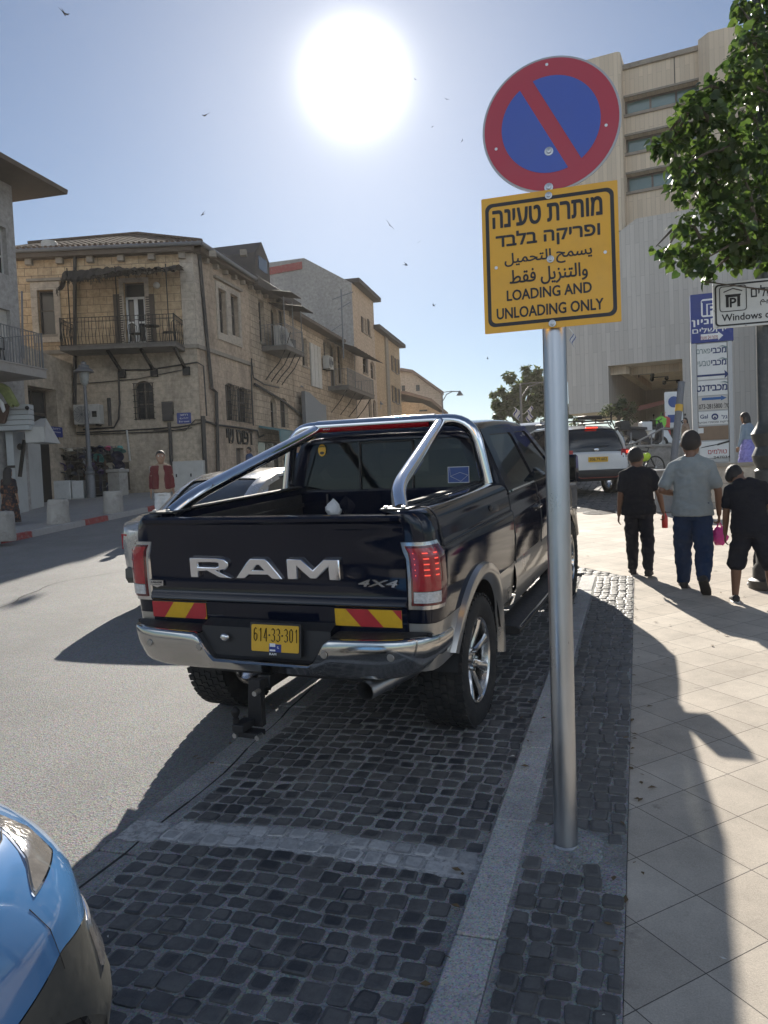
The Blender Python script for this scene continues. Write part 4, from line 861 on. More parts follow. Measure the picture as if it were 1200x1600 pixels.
for q in range(3): w_ = (r_[2] - r_[0]) / 3; fbox(mb, FS, r_[0] + q * w_ + .03, r_[1], r_[0] + (q + 1) * w_ - .03, r_[3], .02, .1)
mb.build('wall_panel', M_['ac_white'], t3)
o = 1.3; sb0, sb1 = FS.px(512, 600)[0], FS.px(556, 612)[0]; zf3 = FS.px(530, 606, .5)[1]; balcony_slab(t3, FS, sb0, sb1, zf3, .2, o); railing(t3, FS, sb0 + .05, sb1 - .05, zf3, zf3 + 1.05, o - .05, step=.2, m='grey_iron', wob=False, r=.014)
mb = MB(); rows = [[FS.P(sb0 - .5 + (sb1 - sb0 + 1) * i / 18, zf3 + 2.9 - .7 * f + .03 * (i % 2), 1.9 * f) for i in range(19)] for f in (0, .5, 1)]; mb.grid(rows, False); mb.build('canopy', M_['dark_roof'], t3, fix=False)
for k in range(4): mb = MB(); s_ = sb0 + .3 + k * (sb1 - sb0 - .6) / 3; mb.tube([FS.P(s_, zf3 - .2, o - .2), FS.P(s_, zf3 - .9, .6), FS.P(s_, zf3 - 1.5, .05)], .03, 5); mb.build('balcony_bracket', M_['iron'], t3)
mb = MB(); mb.tube(pipe_pts(FS, [(398, 600), (440, 625), (480, 655), (520, 668), (560, 690), (600, 706)], .12), .06, 6); tag(mb.build('wall_cable', M_['cable'], None, loc=b3), 'black cable bundle sagging along the street fronts', 'cable')
ac_unit(FS, FS.px(503, 575)[0], FS.px(503, 576)[1], .9, .75, .4, 'off-white air conditioner under the small balcony canopy')
def flank4(Fl, z1):
 zz = [Fl.px(x, y) for x, y in ((557, 441), (475, 403), (415, 414))]
 return [(0, zb_ - 2), (13, zb_ - 2), (13, zz[2][1]), (zz[1][0], zz[1][1]), (0, zz[0][1])]
t4, b4, s0, s1, z1, zb_, Fl = front_house('tall_house', 'tall house with blank grey flank and ochre street front', 557, 589.5, 462, 'pale_stone', windows=[(566, 496, 569, 518), (570, 499, 573, 521), (576, 502, 579, 525), (567, 559, 574, 583)], arches=[(579, 565, 586, 592), (576, 622, 581, 652), (583, 625, 588, 655)], side=flank4, side_mat='grey_render', depth=13)
FS.base = b4; mb = MB(); fbox(mb, FS, s0 + .02, z1 - .05, s1 + .3, z1 + .25, -1.0, .55); mb.build('roof_slab', M_['dark_roof'], t4)
for w in ((564, 495, 566, 519), (574, 499, 576, 523), (571, 557, 574, 583)): r = FS.rect(*w); shutter(t4, FS, *r)
mb = MB(); a = Fl.px(472, 409); c = Fl.px(418, 419); mb.prism([Fl.P(a[0], a[1] - .5, .03), Fl.P(c[0], c[1] - .5, .03), Fl.P(c[0], c[1], .03), Fl.P(a[0], a[1], .03)], Fl.n * .05); mb.build('red_band', M_['kerb_red'], t4)
mb = MB(); p = at(537, 560, 40); q = at(533, 452, 40); mb.bar(p, q, .06)
for y, x0, x1 in ((462, 519, 552), (478, 528, 548), (512, 517, 535)): mb.bar(at(x0, y + 6, 40), at(x1, y - 6, 40), .04)
tag(mb.build('tv_aerial', M_['grey_iron'], None), 'thin television aerial before the blank grey flank', 'aerial')
t5, b5, s0, s1, z1, zb_, Fl = front_house('ochre_house', 'ochre stone house with brown shutters beyond the tall house', 589.6, 627, lambda x: 531, 'ochre_render', windows=[(612, 556, 616, 579), (618, 561, 621, 583), (613, 603, 617, 627), (619, 607, 622, 630)], depth=12)
FS.base = b5; mb = MB(); fbox(mb, FS, s0 - .3, z1 - .05, s1 + .4, z1 + .25, -12, .5); mb.build('roof_slab', M_['dark_roof'], t5)
for w in ((611, 556, 612.5, 579), (616.5, 560, 618, 582), (621.5, 562, 623, 584), (612, 603, 613, 627), (617, 606, 619, 629), (622.5, 608, 624, 631)): r = FS.rect(*w); shutter(t5, FS, *r)
mb = MB(); r = FS.rect(604, 515, 608, 720); fbox(mb, FS, r[0], r[1], r[2], z1, .0, .12); mb.build('quoin', M_['quoin2'], t5)
def gable_house(name, label, pts, roofpts, depth, m, winpx=()):
 ctr = at(pts[0][0], 700, depth); F_ = Facade((ctr.x, ctr.y), right); F_.n = -Vector((ctr.x, ctr.y, 0)).normalized() if False else -(Vector((-right.y, right.x, 0)))
 b = Vector((ctr.x, ctr.y, gz(0, ctr.y))); t = thing(name, label, 'house', b); F_.base = b
 ol = [F_.px(x, y) for x, y in pts]; W_ = [F_.rect(*w) for w in winpx]
 mb = MB(); wall(mb, F_, ol, [rect_pts(*w) for w in W_], thick=9); mb.build('wall', M_[m], t, fix=False)
 for w in W_: window(t, F_, w, 'brown_frame', sill=False)
 mb = MB()
 for a, c in zip(roofpts, roofpts[1:]):
  p, q = F_.px(*a), F_.px(*c); P = [F_.P(*p, .4), F_.P(*q, .4), F_.P(*q, -9), F_.P(*p, -9)]; mb._add(P + [v + Vector((0, 0, .3)) for v in P], [(0, 1, 2, 3), (7, 6, 5, 4), (0, 4, 5, 1), (1, 5, 6, 2), (2, 6, 7, 3), (3, 7, 4, 0)])
 mb.build('roof', M_['dark_tile'], t); return t
M_['dark_tile'] = mat('weathered_roof_tile', (.2, .14, .11), .85, 0, .2, 2, bump=.4)
gable_house('gabled_house', 'pale gabled house at the far end of the street', [(600, 720), (692, 720), (692, 617), (645, 583), (627, 580), (600, 592)], [(600, 592), (627, 580), (645, 583), (693, 617)], 82, 'pale_stone', [(650, 601, 656, 611), (628, 602, 633, 613)])
gable_house('low_tiled_house', 'low pale house with tiled roof before the gabled house', [(598, 725), (694, 725), (694, 648), (660, 630), (629, 628), (598, 626)], [(598, 622), (632, 616), (674, 628), (700, 650)], 76, 'ochre_render', [(655, 640, 668, 643)])
#  far left house, annex and white shop
FL = Facade(at(31, 500, 24.0), dF); FL.n = FS.n.copy()
tA, bA = based('plaster_house', 'grey plastered house with wide eaves and railed balcony', 'house', FL); FL.base = bA
zE0 = FL.px(22, 292)[1]; w1 = FL.rect(-22, 350, 11, 424); w2 = FL.rect(-22, 480, 17, 530)
mb = MB(); wall(mb, FL, rect_pts(-7, bA.z - .5, 0, zE0), [rect_pts(*w1), rect_pts(*w2)]); mb.build('front_wall', M_['grey_render'], tA, fix=False)
window(tA, FL, w1, 'pale_frame', mull=1, trans=2, sill=False); shutter(tA, FL, *w2, o=-.15, m='ac_white')
mb = MB(); Fq = Facade(FL.A, -FL.n); Fq.n = FL.d.copy(); Fq.base = bA; wall(mb, Fq, rect_pts(0, bA.z - .5, 9, zE0)); mb.build('side_wall', M_['grey_render'], tA, fix=False)
mb = MB(); e = 1.15; mb._add([FL.P(-8, zE0 - .02, e), FL.P(e, zE0 - .02, e), FL.P(e, zE0 - .02, -9), FL.P(-8, zE0 - .02, -9), FL.P(-8, zE0 + .12, e + .02), FL.P(e + .02, zE0 + .12, e + .02), FL.P(-1.5, zE0 + 1.6, -3.5), FL.P(-8, zE0 + 1.6, -3.5), FL.P(e + .02, zE0 + .12, -9)], [(0, 1, 2, 3), (0, 4, 5, 1), (4, 7, 6, 5), (5, 6, 8), (1, 5, 8, 2)]); mb.build('roof', M_['wood'], tA)
o = 1.5; zf0 = FL.px(45, 573, o)[1]; se = FL.px(71, 560, o)[0]; balcony_slab(tA, FL, -5, se, zf0, .25, o, 'pale_slab'); railing(tA, FL, -5, se - .05, zf0, zf0 + 1.05, o - .06, step=.11, m='grey_iron', wob=False, r=.009)
mb = MB(); mb.tube([FL.P(*FL.px(34, 455, .06), .06), FL.P(*FL.px(36, 560, .06), .06)], .03, 6); mb.build('drain_pipe', M_['grey_iron'], tA)
pc = FL.P(se - 1.2, zf0 + .04, .8) + bA; cafe_chair(pc, .5, 'small dark chair on the balcony of the plastered house')
eN = FF.px(115, 600)[0]; FF.base = base; pe = FF.P(eN, 0, .0) + base; dA = Vector((math.sin(math.radians(-8.5)), math.cos(math.radians(-8.5)), 0)); FA = Facade(pe - dA * 4.6, dA)
if FA.n.x < 0: FA.n = -FA.n
tB, bB = based('side_annex', 'low brown rendered annex between the plastered house and the stone house', 'annex', FA); FA.base = bB
zT = FA.px(90, 557)[1]; w1 = FA.rect(46, 606, 90, 692); w2 = FA.rect(50, 680, 77, 760)
mb = MB(); wall(mb, FA, [(0, bB.z - .5), (4.6, bB.z - .5), (4.6, zT - .15), (0, zT + .25)], [rect_pts(*w1)], reveal=.5, thick=3); mb.build('front_wall', M_['plaster'], tB, fix=False)
window(tB, FA, w1, 'shutter', mull=1, trans=1, rev=.5, sill=False, fw=.09); mb = MB(); r = FA.rect(50, 684, 77, 770); fbox(mb, FA, r[0], bB.z - .4, r[2], r[3], .0, .04); mb.build('doorway', M_['iron'], tB)
street_plate(FA, 76, 667, 96, 683, 'pale blue street name plate on the brown annex', [('רחוב', .6, True), ('Street', .7, False)])
ws = gnd(30, 812); dpt = 23.0; FW = Facade(at(18, 700, dpt), right); FW.n = -Vector((-right.y, right.x, 0)); tC, bC = based('white_shop', 'white boarded shop front with dark framed door at the far left', 'shop', FW); FW.base = bC
M_['boards'] = mat('white_painted_boards', (.45, .46, .45), .6, 0, .06, 4, dirt=((.3, .3, .28), 3, .3))
mb = MB(); s0 = FW.px(-60, 700)[0]; s1 = FW.px(21, 700)[0]; z1 = FW.px(20, 674)[1]; sc = FW.px(-14, 700)[0]
fbox(mb, FW, sc + .45, bC.z - .3, s1, z1, -.75, 0); fbox(mb, FW, s0, bC.z - .3, sc + .42, z1, -2.4, -1.0); mb.build('pillar', M_['boards'], tC, bevel=.01)
mb = MB(); r = FW.rect(-60, 633, 44, 674, .3); n = 5
for k in range(n): za_ = r[1] + (r[3] - r[1]) * k / n; fbox(mb, FW, r[0], za_ + .012, r[2], za_ + (r[3] - r[1]) / n - .004, -.1, .3 - .015 * k)
mb.build('fascia', M_['boards'], tC, bevel=.008)
mb = MB(); r = FW.rect(45, 650, 76, 692, -.2); mb.loft([[FW.P(q, r[1], .1), FW.P(q, r[3] - .35, .1), FW.P(q - (.4 if q > r[0] + .5 else 0), r[3], -1.0), FW.P(q, r[1], -1.0)] for q in (r[0] + .02, r[2])], True, True, False); mb.build('porch_roof', M_['ac_white'], tC)
mb = MB(); mb.bar(FW.P(*FW.px(38, 687, .1), .1), FW.P(*FW.px(31, 745, .1), .1), .1, .06); fbox(mb, FW, sc + .46, FW.px(0, 732)[1], s1 + .02, FW.px(0, 728)[1], 0, .03); mb.build('dark_bracket', M_['iron'], tC)
mb = MB(); mb.lathe([(.001, 0), (.1, 0), (.1, .04), (.001, .05)], FW.P(*FW.px(30, 698, .02), .0), 16, 'Y'); mb.build('wall_light', M_['iron'], tC)
mb = MB(); c = FW.P(*FW.px(41, 637, .35), .3); mb.ball(c, .06); mb.tube([c, c + Vector((.1, -.1, -.05))], .04, 8); mb.build('security_camera', M_['iron'], tC)
F2 = FW; tS = thing('sculpted_sign', 'green and brown sculpted sign over the white shop fascia', 'sign', FW.P(*FW.px(10, 650), .3) + bC); FW.base = FW.P(*FW.px(10, 650), .3) + bC
M_['moss'] = mat('mossy_green_paint', (.22, .25, .09), .9, 0, .3, 12, bump=.6); M_['plank'] = mat('brown_planks', (.1, .055, .04), .7, 0, .25, 2, bump=.3, stretch=(.4, .4, 9))
def shape(pts, o_, th, m, nm): mb = MB(); mb.prism([FW.P(*FW.px(x, y, o_), o_) for x, y in pts], FW.n * th); return mb.build(nm, M_[m], tS, bevel=.04)
shape([(-30, 640), (17, 630), (15, 645), (10, 662), (-30, 662)], .32, .12, 'plank', 'shield')
shape([(-20, 605), (-4, 599), (8, 600), (17, 606), (24, 618), (32, 633), (28, 637), (24, 632), (22, 638), (15, 630), (8, 618), (3, 612), (-8, 618), (-20, 622)], .5, .2, 'moss', 'crest')
shape([(1, 622), (7, 630), (10, 641), (6, 646), (2, 636), (-3, 626)], .6, .1, 'white', 'horn')
FW.base = bC
#  concrete office building on the right
az8 = math.radians(-64.3 - 18.5); d8 = Vector((math.sin(az8), math.cos(az8), 0)) * -1
p8 = at(975, 300, 40.0); F8 = Facade(p8, d8)
if F8.n.dot(Vector((p8.x, p8.y, 0))) > 0: F8.n = -F8.n
t8, b8 = based('office_building', 'large beige and grey board marked concrete office building', 'office building', F8); F8.base = b8
zt = F8.px(980, 108)[1]; st_ = [F8.rect(976, 140, 1100, 172), F8.rect(978, 205, 1100, 236), F8.rect(980, 268, 1100, 298)]
def zline(x, y): return F8.px(x, y)[1]
bands = [(zline(990, 177), zline(990, 150)), (zline(990, 238), zline(990, 211)), (zline(990, 299), zline(990, 271))]
sR = 9.5; sRr = 30
mb = MB(); wall(mb, F8, rect_pts(-.0, b8.z + 4, sRr, zt), [rect_pts(.12, a, 7.6, c) for a, c in bands] + [rect_pts(11.6, a, 24, c) for a, c in bands], reveal=.5); mb.build('upper_wall', M_['board_beige'], t8, fix=False)
mb = MB()
for a, c in bands:
 for q0, q1 in ((-.0, 7.7), (11.5, 24.1)): fbox(mb, F8, q0, a - .14, q1, a, -.02, .1); fbox(mb, F8, q0, c, q1, c + .1, -.02, .07)
mb.build('window_ledge', M_['quoin2'], t8)
mb = MB(); fbox(mb, F8, -.1, zt - .02, 30, zt + .22, -.5, .12); mb.build('coping', M_['quoin2'], t8)
mb = MB()
for q in (2.6, 5.1): fbox(mb, F8, q - .02, b8.z + 9, q + .02, bands[2][0] - .15, -.01, .012); [fbox(mb, F8, q - .02, bands[k + 1][1] + .11, q + .02, bands[k][0] - .15, -.01, .012) for k in (0, 1)]; fbox(mb, F8, q - .02, bands[0][1] + .11, q + .02, zt - .03, -.01, .012)
mb.build('panel_joint', M_['pipe'], t8)
for a, c in bands:
 for q0, q1, nn in ((.12, 7.6, 5), (11.6, 24, 7)):
  w = window(t8, F8, (q0, a, q1, c), 'brown_frame', 'green_glass', rev=.5, mull=nn, trans=0, sill=False, fw=.1)
mb = MB()
def tower(mb, s0, s1, z0, z1, o0, o1, r=.7):
 pts = [(s0 + r * 0, o0), (s0, o1 - r), (s0 + r, o1), (s1 - r * .2, o1), (s1, o1 - r * .2), (s1, o0)]
 ring = lambda z: [F8.P(a, z, o_) for a, o_ in pts]
 n = len(pts); L_ = [0]
 for i in range(n - 1): L_.append(L_[-1] + math.hypot(pts[i + 1][0] - pts[i][0], pts[i + 1][1] - pts[i][1]))
 a, b_ = ring(z0), ring(z1)
 for i in range(n - 1): mb._add([a[i], a[i + 1], b_[i + 1], b_[i]], [(0, 1, 2, 3)], False, [[(L_[i], z0), (L_[i + 1], z0), (L_[i + 1], z1), (L_[i], z1)]])
 mb._add(b_, [tuple(range(n))], False, [[(p.x, p.y) for p in b_]])
sT0 = F8.px(872, 300, .6)[0]; tower(mb, sT0, F8.px(973, 200, .6)[0], b8.z + 4, zline(960, 96), -9, .9); tower(mb, F8.px(1091, 120, .9)[0], F8.px(1152, 120, .9)[0], b8.z + 4, F8.px(1100, 52, .9)[1], -9, .9, .5)
mb.build('stair_tower', M_['board_beige'], t8, fix=False)
mb = MB(); mb._add([F8.P(0, zt, 0), F8.P(sRr, zt, 0), F8.P(sRr, zt, -14), F8.P(0, zt, -14)], [(0, 1, 2, 3)], False, [[(0, 0), (9, 0), (9, 9), (0, 9)]]); mb._add([F8.P(sT0, b8.z + 5, -9), F8.P(sT0, zt, -9), F8.P(sT0, zt, -22), F8.P(sT0, b8.z + 5, -22)], [(0, 1, 2, 3)], False, [[(0, 0), (0, 12), (12, 12), (12, 0)]]); mb.build('flat_roof', M_['board_grey'], t8, fix=False)
ob = 1.6; zg1 = F8.px(975, 345, ob)[1]; sg0 = F8.px(884, 500, ob)[0]; sg1 = 26; zs = F8.px(1010, 566, ob)[1]; zs2 = F8.px(920, 645, ob)[1]; sv = F8.px(950, 570, ob)[0]; sv1 = F8.px(1066, 560, ob)[0]; sch = F8.px(968, 345, ob)[0]
mb = MB(); wall(mb, F8, [(sg0, zs2), (sv, zs2), (sv, zs), (sv1, zs), (sv1, b8.z - .5), (sg1, b8.z - .5), (sg1, zg1), (sch + .8, zg1), (sch, zg1 - .5), (sg0, zg1 - .5)], o=ob); mb.build('lower_wall', M_['board_grey'], t8, fix=False)
mb = MB()
mb._add([F8.P(sg0, zs2, ob), F8.P(sg0, zs2, -9), F8.P(sg0, zg1 - .5, -9), F8.P(sg0, zg1 - .5, ob)], [(0, 1, 2, 3)], False, [[(0, zs2), (11, zs2), (11, zg1), (0, zg1)]])
mb._add([F8.P(sg0, zg1 - .5, ob), F8.P(sg1, zg1 - .01, ob), F8.P(sg1, zg1 - .01, -.3), F8.P(sg0, zg1 - .5, -.3)], [(0, 1, 2, 3)], False, [[(0, 0), (9, 0), (9, 2), (0, 2)]])
mb.build('block_return', M_['board_grey'], t8, fix=False)
M_['soffit'] = mat('cream_soffit', (.8, .7, .52), .9, 0, .1, 2, dirt=((.36, .3, .22), 1.5, .4))
mb = MB(); dd = 15.0; mb._add([F8.P(sv, zs, ob), F8.P(sv1, zs, ob), F8.P(sv1, zs, ob - dd), F8.P(sv, zs, ob - dd)], [(0, 1, 2, 3)]); mb._add([F8.P(sg0, zs2, ob), F8.P(sv, zs2, ob), F8.P(sv, zs2, ob - 8), F8.P(sg0, zs2, ob - 8)], [(0, 1, 2, 3)]); mb.build('soffit', M_['soffit'], t8, fix=False)
mb = MB(); mb._add([F8.P(sv, zs2, ob), F8.P(sv, zs, ob), F8.P(sv, zs, ob - dd), F8.P(sv, zs2, ob - dd)], [(0, 1, 2, 3)], False, [[(0, zs2), (0, zs), (dd, zs), (dd, zs2)]])
wall(mb, F8, rect_pts(sv - 1.5, b8.z - .5, sv1 + .5, zs), [rect_pts(sv + .2, b8.z + .6, sv1 - .6, zs - 2.0)], o=ob - dd); mb._add([F8.P(sv1, b8.z - .5, ob), F8.P(sv1, zs, ob), F8.P(sv1, zs, ob - dd), F8.P(sv1, b8.z - .5, ob - dd)], [(0, 1, 2, 3)], False, [[(0, 0), (0, 5), (dd, 5), (dd, 0)]]); mb.build('recess_wall', M_['board_grey'], t8, fix=False)
window(t8, F8, (sv + .2, b8.z + .6, sv1 - .6, zs - 2.0), 'iron', 'window_glass', rev=.3 - (ob - dd), mull=3, trans=1, sill=False, fw=.1, name='cafe_window')
for q, o_ in ((.35, .3), (.5, .45), (.62, .62)):
 mb = MB(); c = F8.P(sv + (sv1 - sv) * q, zs - .06, ob - dd * o_); mb.bar(c + Vector((-.5, 0, 0)), c + Vector((.5, 0, 0)), .09, .05); mb.ball(c + Vector((-.4, 0, -.1)), .12, 8, 6); mb.ball(c + Vector((.4, 0, -.1)), .12, 8, 6); mb.build('spot_lamp', M_['iron'], t8)
F9 = Facade((5.9, 8.0), (0, 1)); F9.n = Vector((-1, 0, 0)); t9, b9 = based('glazed_shop', 'blue glazed shop front behind the pylon sign', 'shop', F9); F9.base = b9
M_['blue_glass'] = glass_mat('blue_shop_glass', (.1, .16, .19), .04); M_['blue_panel'] = mat('blue_grey_panel', (.2, .27, .32), .5, 0, .06, 3)
sE = F9.px(1141, 640)[0]; zt9 = F9.px(1141, 563)[1] + 0; z0 = gz(0, 8 + sE)
mb = MB()
for q in range(9): s_ = sE - q * 2.1; fbox(mb, F9, s_ - .06, z0 - 1.5, s_ + .06, zt9, -.03, .07); fbox(mb, F9, s_ - .35, z0 - 1.5, s_ - .25, zt9, -.03, .05)
fbox(mb, F9, sE - 20, zt9 - .12, sE, zt9, -.03, .06); fbox(mb, F9, sE - 20, zt9 - 1.2, sE, zt9 - 1.1, -.03, .055); fbox(mb, F9, sE - 20, z0 - 1.5, sE, z0 + .3, -.1, .05); mb.build('window_frame', M_['grey_iron'], t9)
mb = MB(); mb.quad(F9.P(sE - 20, z0 - 1.5, 0), F9.P(sE, z0 - 1.5, 0), F9.P(sE, zt9, 0), F9.P(sE - 20, zt9, 0)); mb.build('glazing', M_['blue_glass'], t9, fix=False)
mb = MB(); fbox(mb, F9, sE - 20, zt9, sE + .02, zt9 + 2.4, -6, .1); fbox(mb, F9, sE + .03, z0 - 1, sE + .3, zt9 + 2.4, -6, .08); mb.build('fascia', M_['blue_panel'], t9)
mb = MB(); q = F9.P(sE - 1, z0 + 1, -.5); fbox(mb, F9, sE - 20, z0 - 1.4, sE, z0 + .02, -5.9, -.1); mb.build('shop_floor', M_['concrete'], t9)
FF.base = base; FS.base = base
#  THE PICKUP
M_['navy'] = mat('dark_navy_car_paint', (.0035, .006, .016), .07, .0, .1, 2.5, spec=.42, rvar=.03, dirt=((.01, .013, .02), 7, .3))
M_['silver'] = mat('silver_grey_car_paint', (.36, .345, .32), .3, .75, .05, 3, coat=.8, rvar=.05)
M_['tint'] = glass_mat('tinted_glass', (.006, .008, .01), .02, .32, .7)
M_['privacy'] = glass_mat('dark_privacy_glass', (.01, .012, .015), .02, .1, .7)
M_['lens_red'] = mat('red_lens', (.32, .008, .014), .12, 0, .15, 30, coat=1, bump=.15, bscale=90)
M_['lens_dark'] = mat('deep_red_lens', (.09, .004, .008), .12, 0, .15, 30, coat=1)
M_['lens_clear'] = mat('clear_lens', (.55, .55, .55), .12, .5, .25, 60, coat=1, bump=.5, bscale=150)
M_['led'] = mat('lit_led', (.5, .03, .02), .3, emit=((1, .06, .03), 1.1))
M_['led_glint'] = mat('painted_sun_glint', (.6, .05, .04), .3, emit=((1, .08, .05), .55))  # weak glow put in for sun glints on the tail light
M_['refl_red'] = mat('red_reflective_tape', (.42, .02, .03), .35, 0, .08, 12, dirt=((.2, .02, .02), 20, .3))
M_['refl_yellow'] = mat('yellow_reflective_tape', (.62, .36, .01), .35, 0, .06, 12, dirt=((.35, .2, .02), 20, .3))
M_['plate_yellow'] = mat('yellow_number_plate', (.66, .38, .025), .4, 0, .05, 10)
M_['liner'] = mat('black_bed_liner', (.014, .014, .016), .7, 0, .2, 20, bump=.4, bscale=200)
M_['seat'] = mat('dark_seat_leather', (.02, .019, .018), .6, 0, .15, 10)
M_['brushed'] = mat('polished_alloy', (.62, .61, .6), .2, 1.0, .08, 8)
TH = .068
TK = thing('pickup_truck', 'dark navy pickup with silver lower body, chrome sport bar and chrome rear bumper', 'pickup truck', (-1.94, 4.80, gz(0, 4.80) - .04), 0)
TK.rotation_euler = (math.atan(SLOPE), .011, -TH)
bpy.context.view_layer.update()
AR, AZ = .535, .41
def bx(z):
 P = [(.58, .945), (.72, .965), (.9, .982), (1.08, .988), (1.2, .984), (1.235, .978), (1.25, .962), (1.3, .956), (1.38, .945), (1.42, .925), (1.445, .895), (1.452, .86)]
 for (a, xa), (b, xb) in zip(P, P[1:]):
  if z <= b: return xa + (xb - xa) * max(0, (z - a)) / (b - a)
 return P[-1][1]
def mirror(me_mb): return [Vector((-v.x, v.y, v.z)) for v in me_mb.v]
def both(fn, name, m, **kw):
 for sgn in (1, -1):
  mb = MB(); fn(mb)
  if sgn < 0: mb.v = mirror(mb); mb.f = [f[::-1] for f in mb.f]
  mb.build(name, M_[m], kw.get('par', TK), **{k: v for k, v in kw.items() if k != 'par'})
plan = [(.155, -.852), (.1, -.852), (.05, -.842), (.02, -.815), (.005, -.77), (0, -.70), (0, -.62), (0, -.56)] + [(0, -AR * math.cos(t)) for t in (PI * k / 22 for k in range(23))] + [(0, y) for y in (.56, .64, .74, .84, .93, .955)]
def arch_z(y): return AZ + math.sqrt(max(AR * AR - y * y, 0)) if abs(y) < AR else 0
def side(mb, z0, z1, nz):
 rows = []
 for ins, y in plan:
  lo = max(z0, arch_z(y)); row = []
  lo = min(lo, z1)
  for k in range(nz + 1):
   z = lo + (z1 - lo) * k / nz; row.append((bx(z) - ins, y, z))
  rows.append(row)
 mb.grid(rows)
def upper(mb):
 zs = [.86, .95, 1.05, 1.15, 1.2, 1.228, 1.238, 1.25, 1.28, 1.33, 1.38, 1.41, 1.43, 1.445, 1.452]; rows = []
 for ins, y in plan:
  a = arch_z(y); row = []
  for z in zs: zz = max(z, a); row.append((bx(zz) - ins, y, zz))
  row += [(.80 - ins * .55, y, 1.452), (.735 - ins * .1, y, 1.449), (.722 - ins * 0, y, 1.44), (.72, y, 1.40)]
  rows.append(row)
 mb.grid(rows)
both(upper, 'bed_side', 'navy', fix=False, sharp=50)
both(lambda mb: side(mb, .6, .857, 4), 'lower_bed_side', 'silver', fix=False)
def flare(mb):
 rings = []
 for k in range(37):
  t = .36 + (PI * 1.06 - .36) * k / 36; ring = []
  for r, o in ((AR - .03, .0), (AR - .005, .03), (AR + .03, .042), (AR + .075, .034), (AR + .085, .0)):
   y, z = -r * math.cos(t), AZ + r * math.sin(t); ring.append((bx(max(z, .6)) + o - .004, y, z))
  rings.append(ring)
 mb.loft(rings, False, False, True)
both(flare, 'wheel_arch_trim', 'silver', fix=False)
def liner(mb):
 rings = []
 for k in range(25):
  t = PI * (k / 24 * .9 + .05); rings.append([(x, -(AR - .02) * math.cos(t), AZ + (AR - .02) * math.sin(t)) for x in (.97, .8, .62)])
 mb.grid(rings);
both(liner, 'wheel_housing', 'black', fix=False)
def lidseam(mb):
 mb.tube([(bx(1.242) + .003, y, 1.242) for y in (-.66, -.4, 0, .4, .8, .9)], .006, 6); mb.tube([(bx(z) + .002, -.66, z) for z in (1.242, 1.3, 1.36, 1.41, 1.43, 1.446)] + [(.80, -.66, 1.4545)], .005, 6)
 mb.tube([(.79, y, 1.4535) for y in (-.66, 0, .5, .9)], .004, 6)
both(lidseam, 'locker_seam', 'black')
def lock(mb): mb.ball((bx(1.33) + .004, .42, 1.32), .03, 10, 6, (.35, 1, .7))
both(lock, 'locker_lock', 'black')
def railcap(mb): mb.loft([[(.70, y, 1.455), (.71, y, 1.468), (.75, y, 1.468), (.76, y, 1.456)] for y in (-.6, .9)], True, True, False)
both(railcap, 'bed_rail', 'liner', bevel=.004)
mb = MB(); mb.span((-.72, -.80, .80), (.72, .90, .84))
for k in range(11): mb.span((-.66 + k * .12, -.78, .84), (-.60 + k * .12, .88, .852))
mb.build('bed_floor', M_['liner'], TK)
for sg in (1, -1):
 mb = MB(); mb.span((sg * .735, -.79, .8), (sg * .705, .9, 1.40)); mb.span((sg * .70, -.7, 1.30), (sg * .685, .88, 1.335)); mb.build('bed_inner_wall', M_['liner'], TK, bevel=.006)
 mb = MB(); mb.lathe([(.53, -.03), (.53, .03)], (sg * .6, 0, .45), 12, 'X', .3, PI - .3); mb.build('inner_arch', M_['liner'], TK)
mb = MB(); mb.span((-.72, .88, .8), (.72, .925, 1.43)); mb.build('bed_front_wall', M_['navy'], TK, bevel=.012)
mb = MB(); pts = [(.36 - .77, .86, 1.33), (-.42, .8, 1.36), (-.44, .74, 1.3), (-.41, .62, 1.15)]
mb.tube([(-.47, .86, 1.40), (-.46, .84, 1.33), (-.42, .8, 1.27), (-.38, .74, 1.18)], .008, 6); mb.build('tie_cord', M_['cable'], TK)
prof = [(-.79, 1.432), (-.86, 1.438), (-.893, 1.436), (-.905, 1.425), (-.902, 1.408), (-.875, 1.39), (-.866, 1.36), (-.866, 1.30), (-.858, 1.285), (-.856, 1.10), (-.857, 1.0), (-.862, .985), (-.882, .965), (-.884, .95), (-.868, .938), (-.866, .80), (-.85, .75), (-.80, .745)]
mb = MB(); rings = []
for x in (-.822, -.818, -.6, -.3, 0, .3, .6, .818, .822):
 q = -.014 * (1 - (x / .83) ** 2); rings.append([(x, y + (q if i > 0 else 0) + (.008 if abs(x) > .82 else 0), z) for i, (y, z) in enumerate(prof)])
mb.loft(rings, True, True, True); TG = mb.build('tailgate', M_['navy'], TK, sharp=38)
yL = -.885
def letter(loops, x0, w, name='letter'):
 mb = MB(); Mx = basis((x0, yL + .012, 1.083), (1, 0, 0), (0, 0, 1)); s_ = .118
 plate(mb, [[(px * w, py * s_) for px, py in l] for l in loops], Mx @ Matrix.Translation((0, 0, .018)), .03); return mb.build(name, M_['chrome'], TG, bevel=.007, fix=True)
R_ = [[(0, 0), (.21, 0), (.21, .33), (.42, .33), (.72, 0), (1.0, 0), (.68, .36), (.86, .42), (.93, .55), (.93, .80), (.86, .94), (.72, 1), (0, 1), (0, .72), (0, .5)], [(.21, .55), (.21, .77), (.64, .77), (.70, .73), (.70, .60), (.64, .55)]]
A_ = [[(0, 0), (.2, 0), (.29, .2), (.70, .2), (.79, 0), (1, 0), (.74, .82), (.66, 1), (.34, 1), (.26, .82)], [(.38, .42), (.48, .68), (.52, .68), (.62, .42)]]
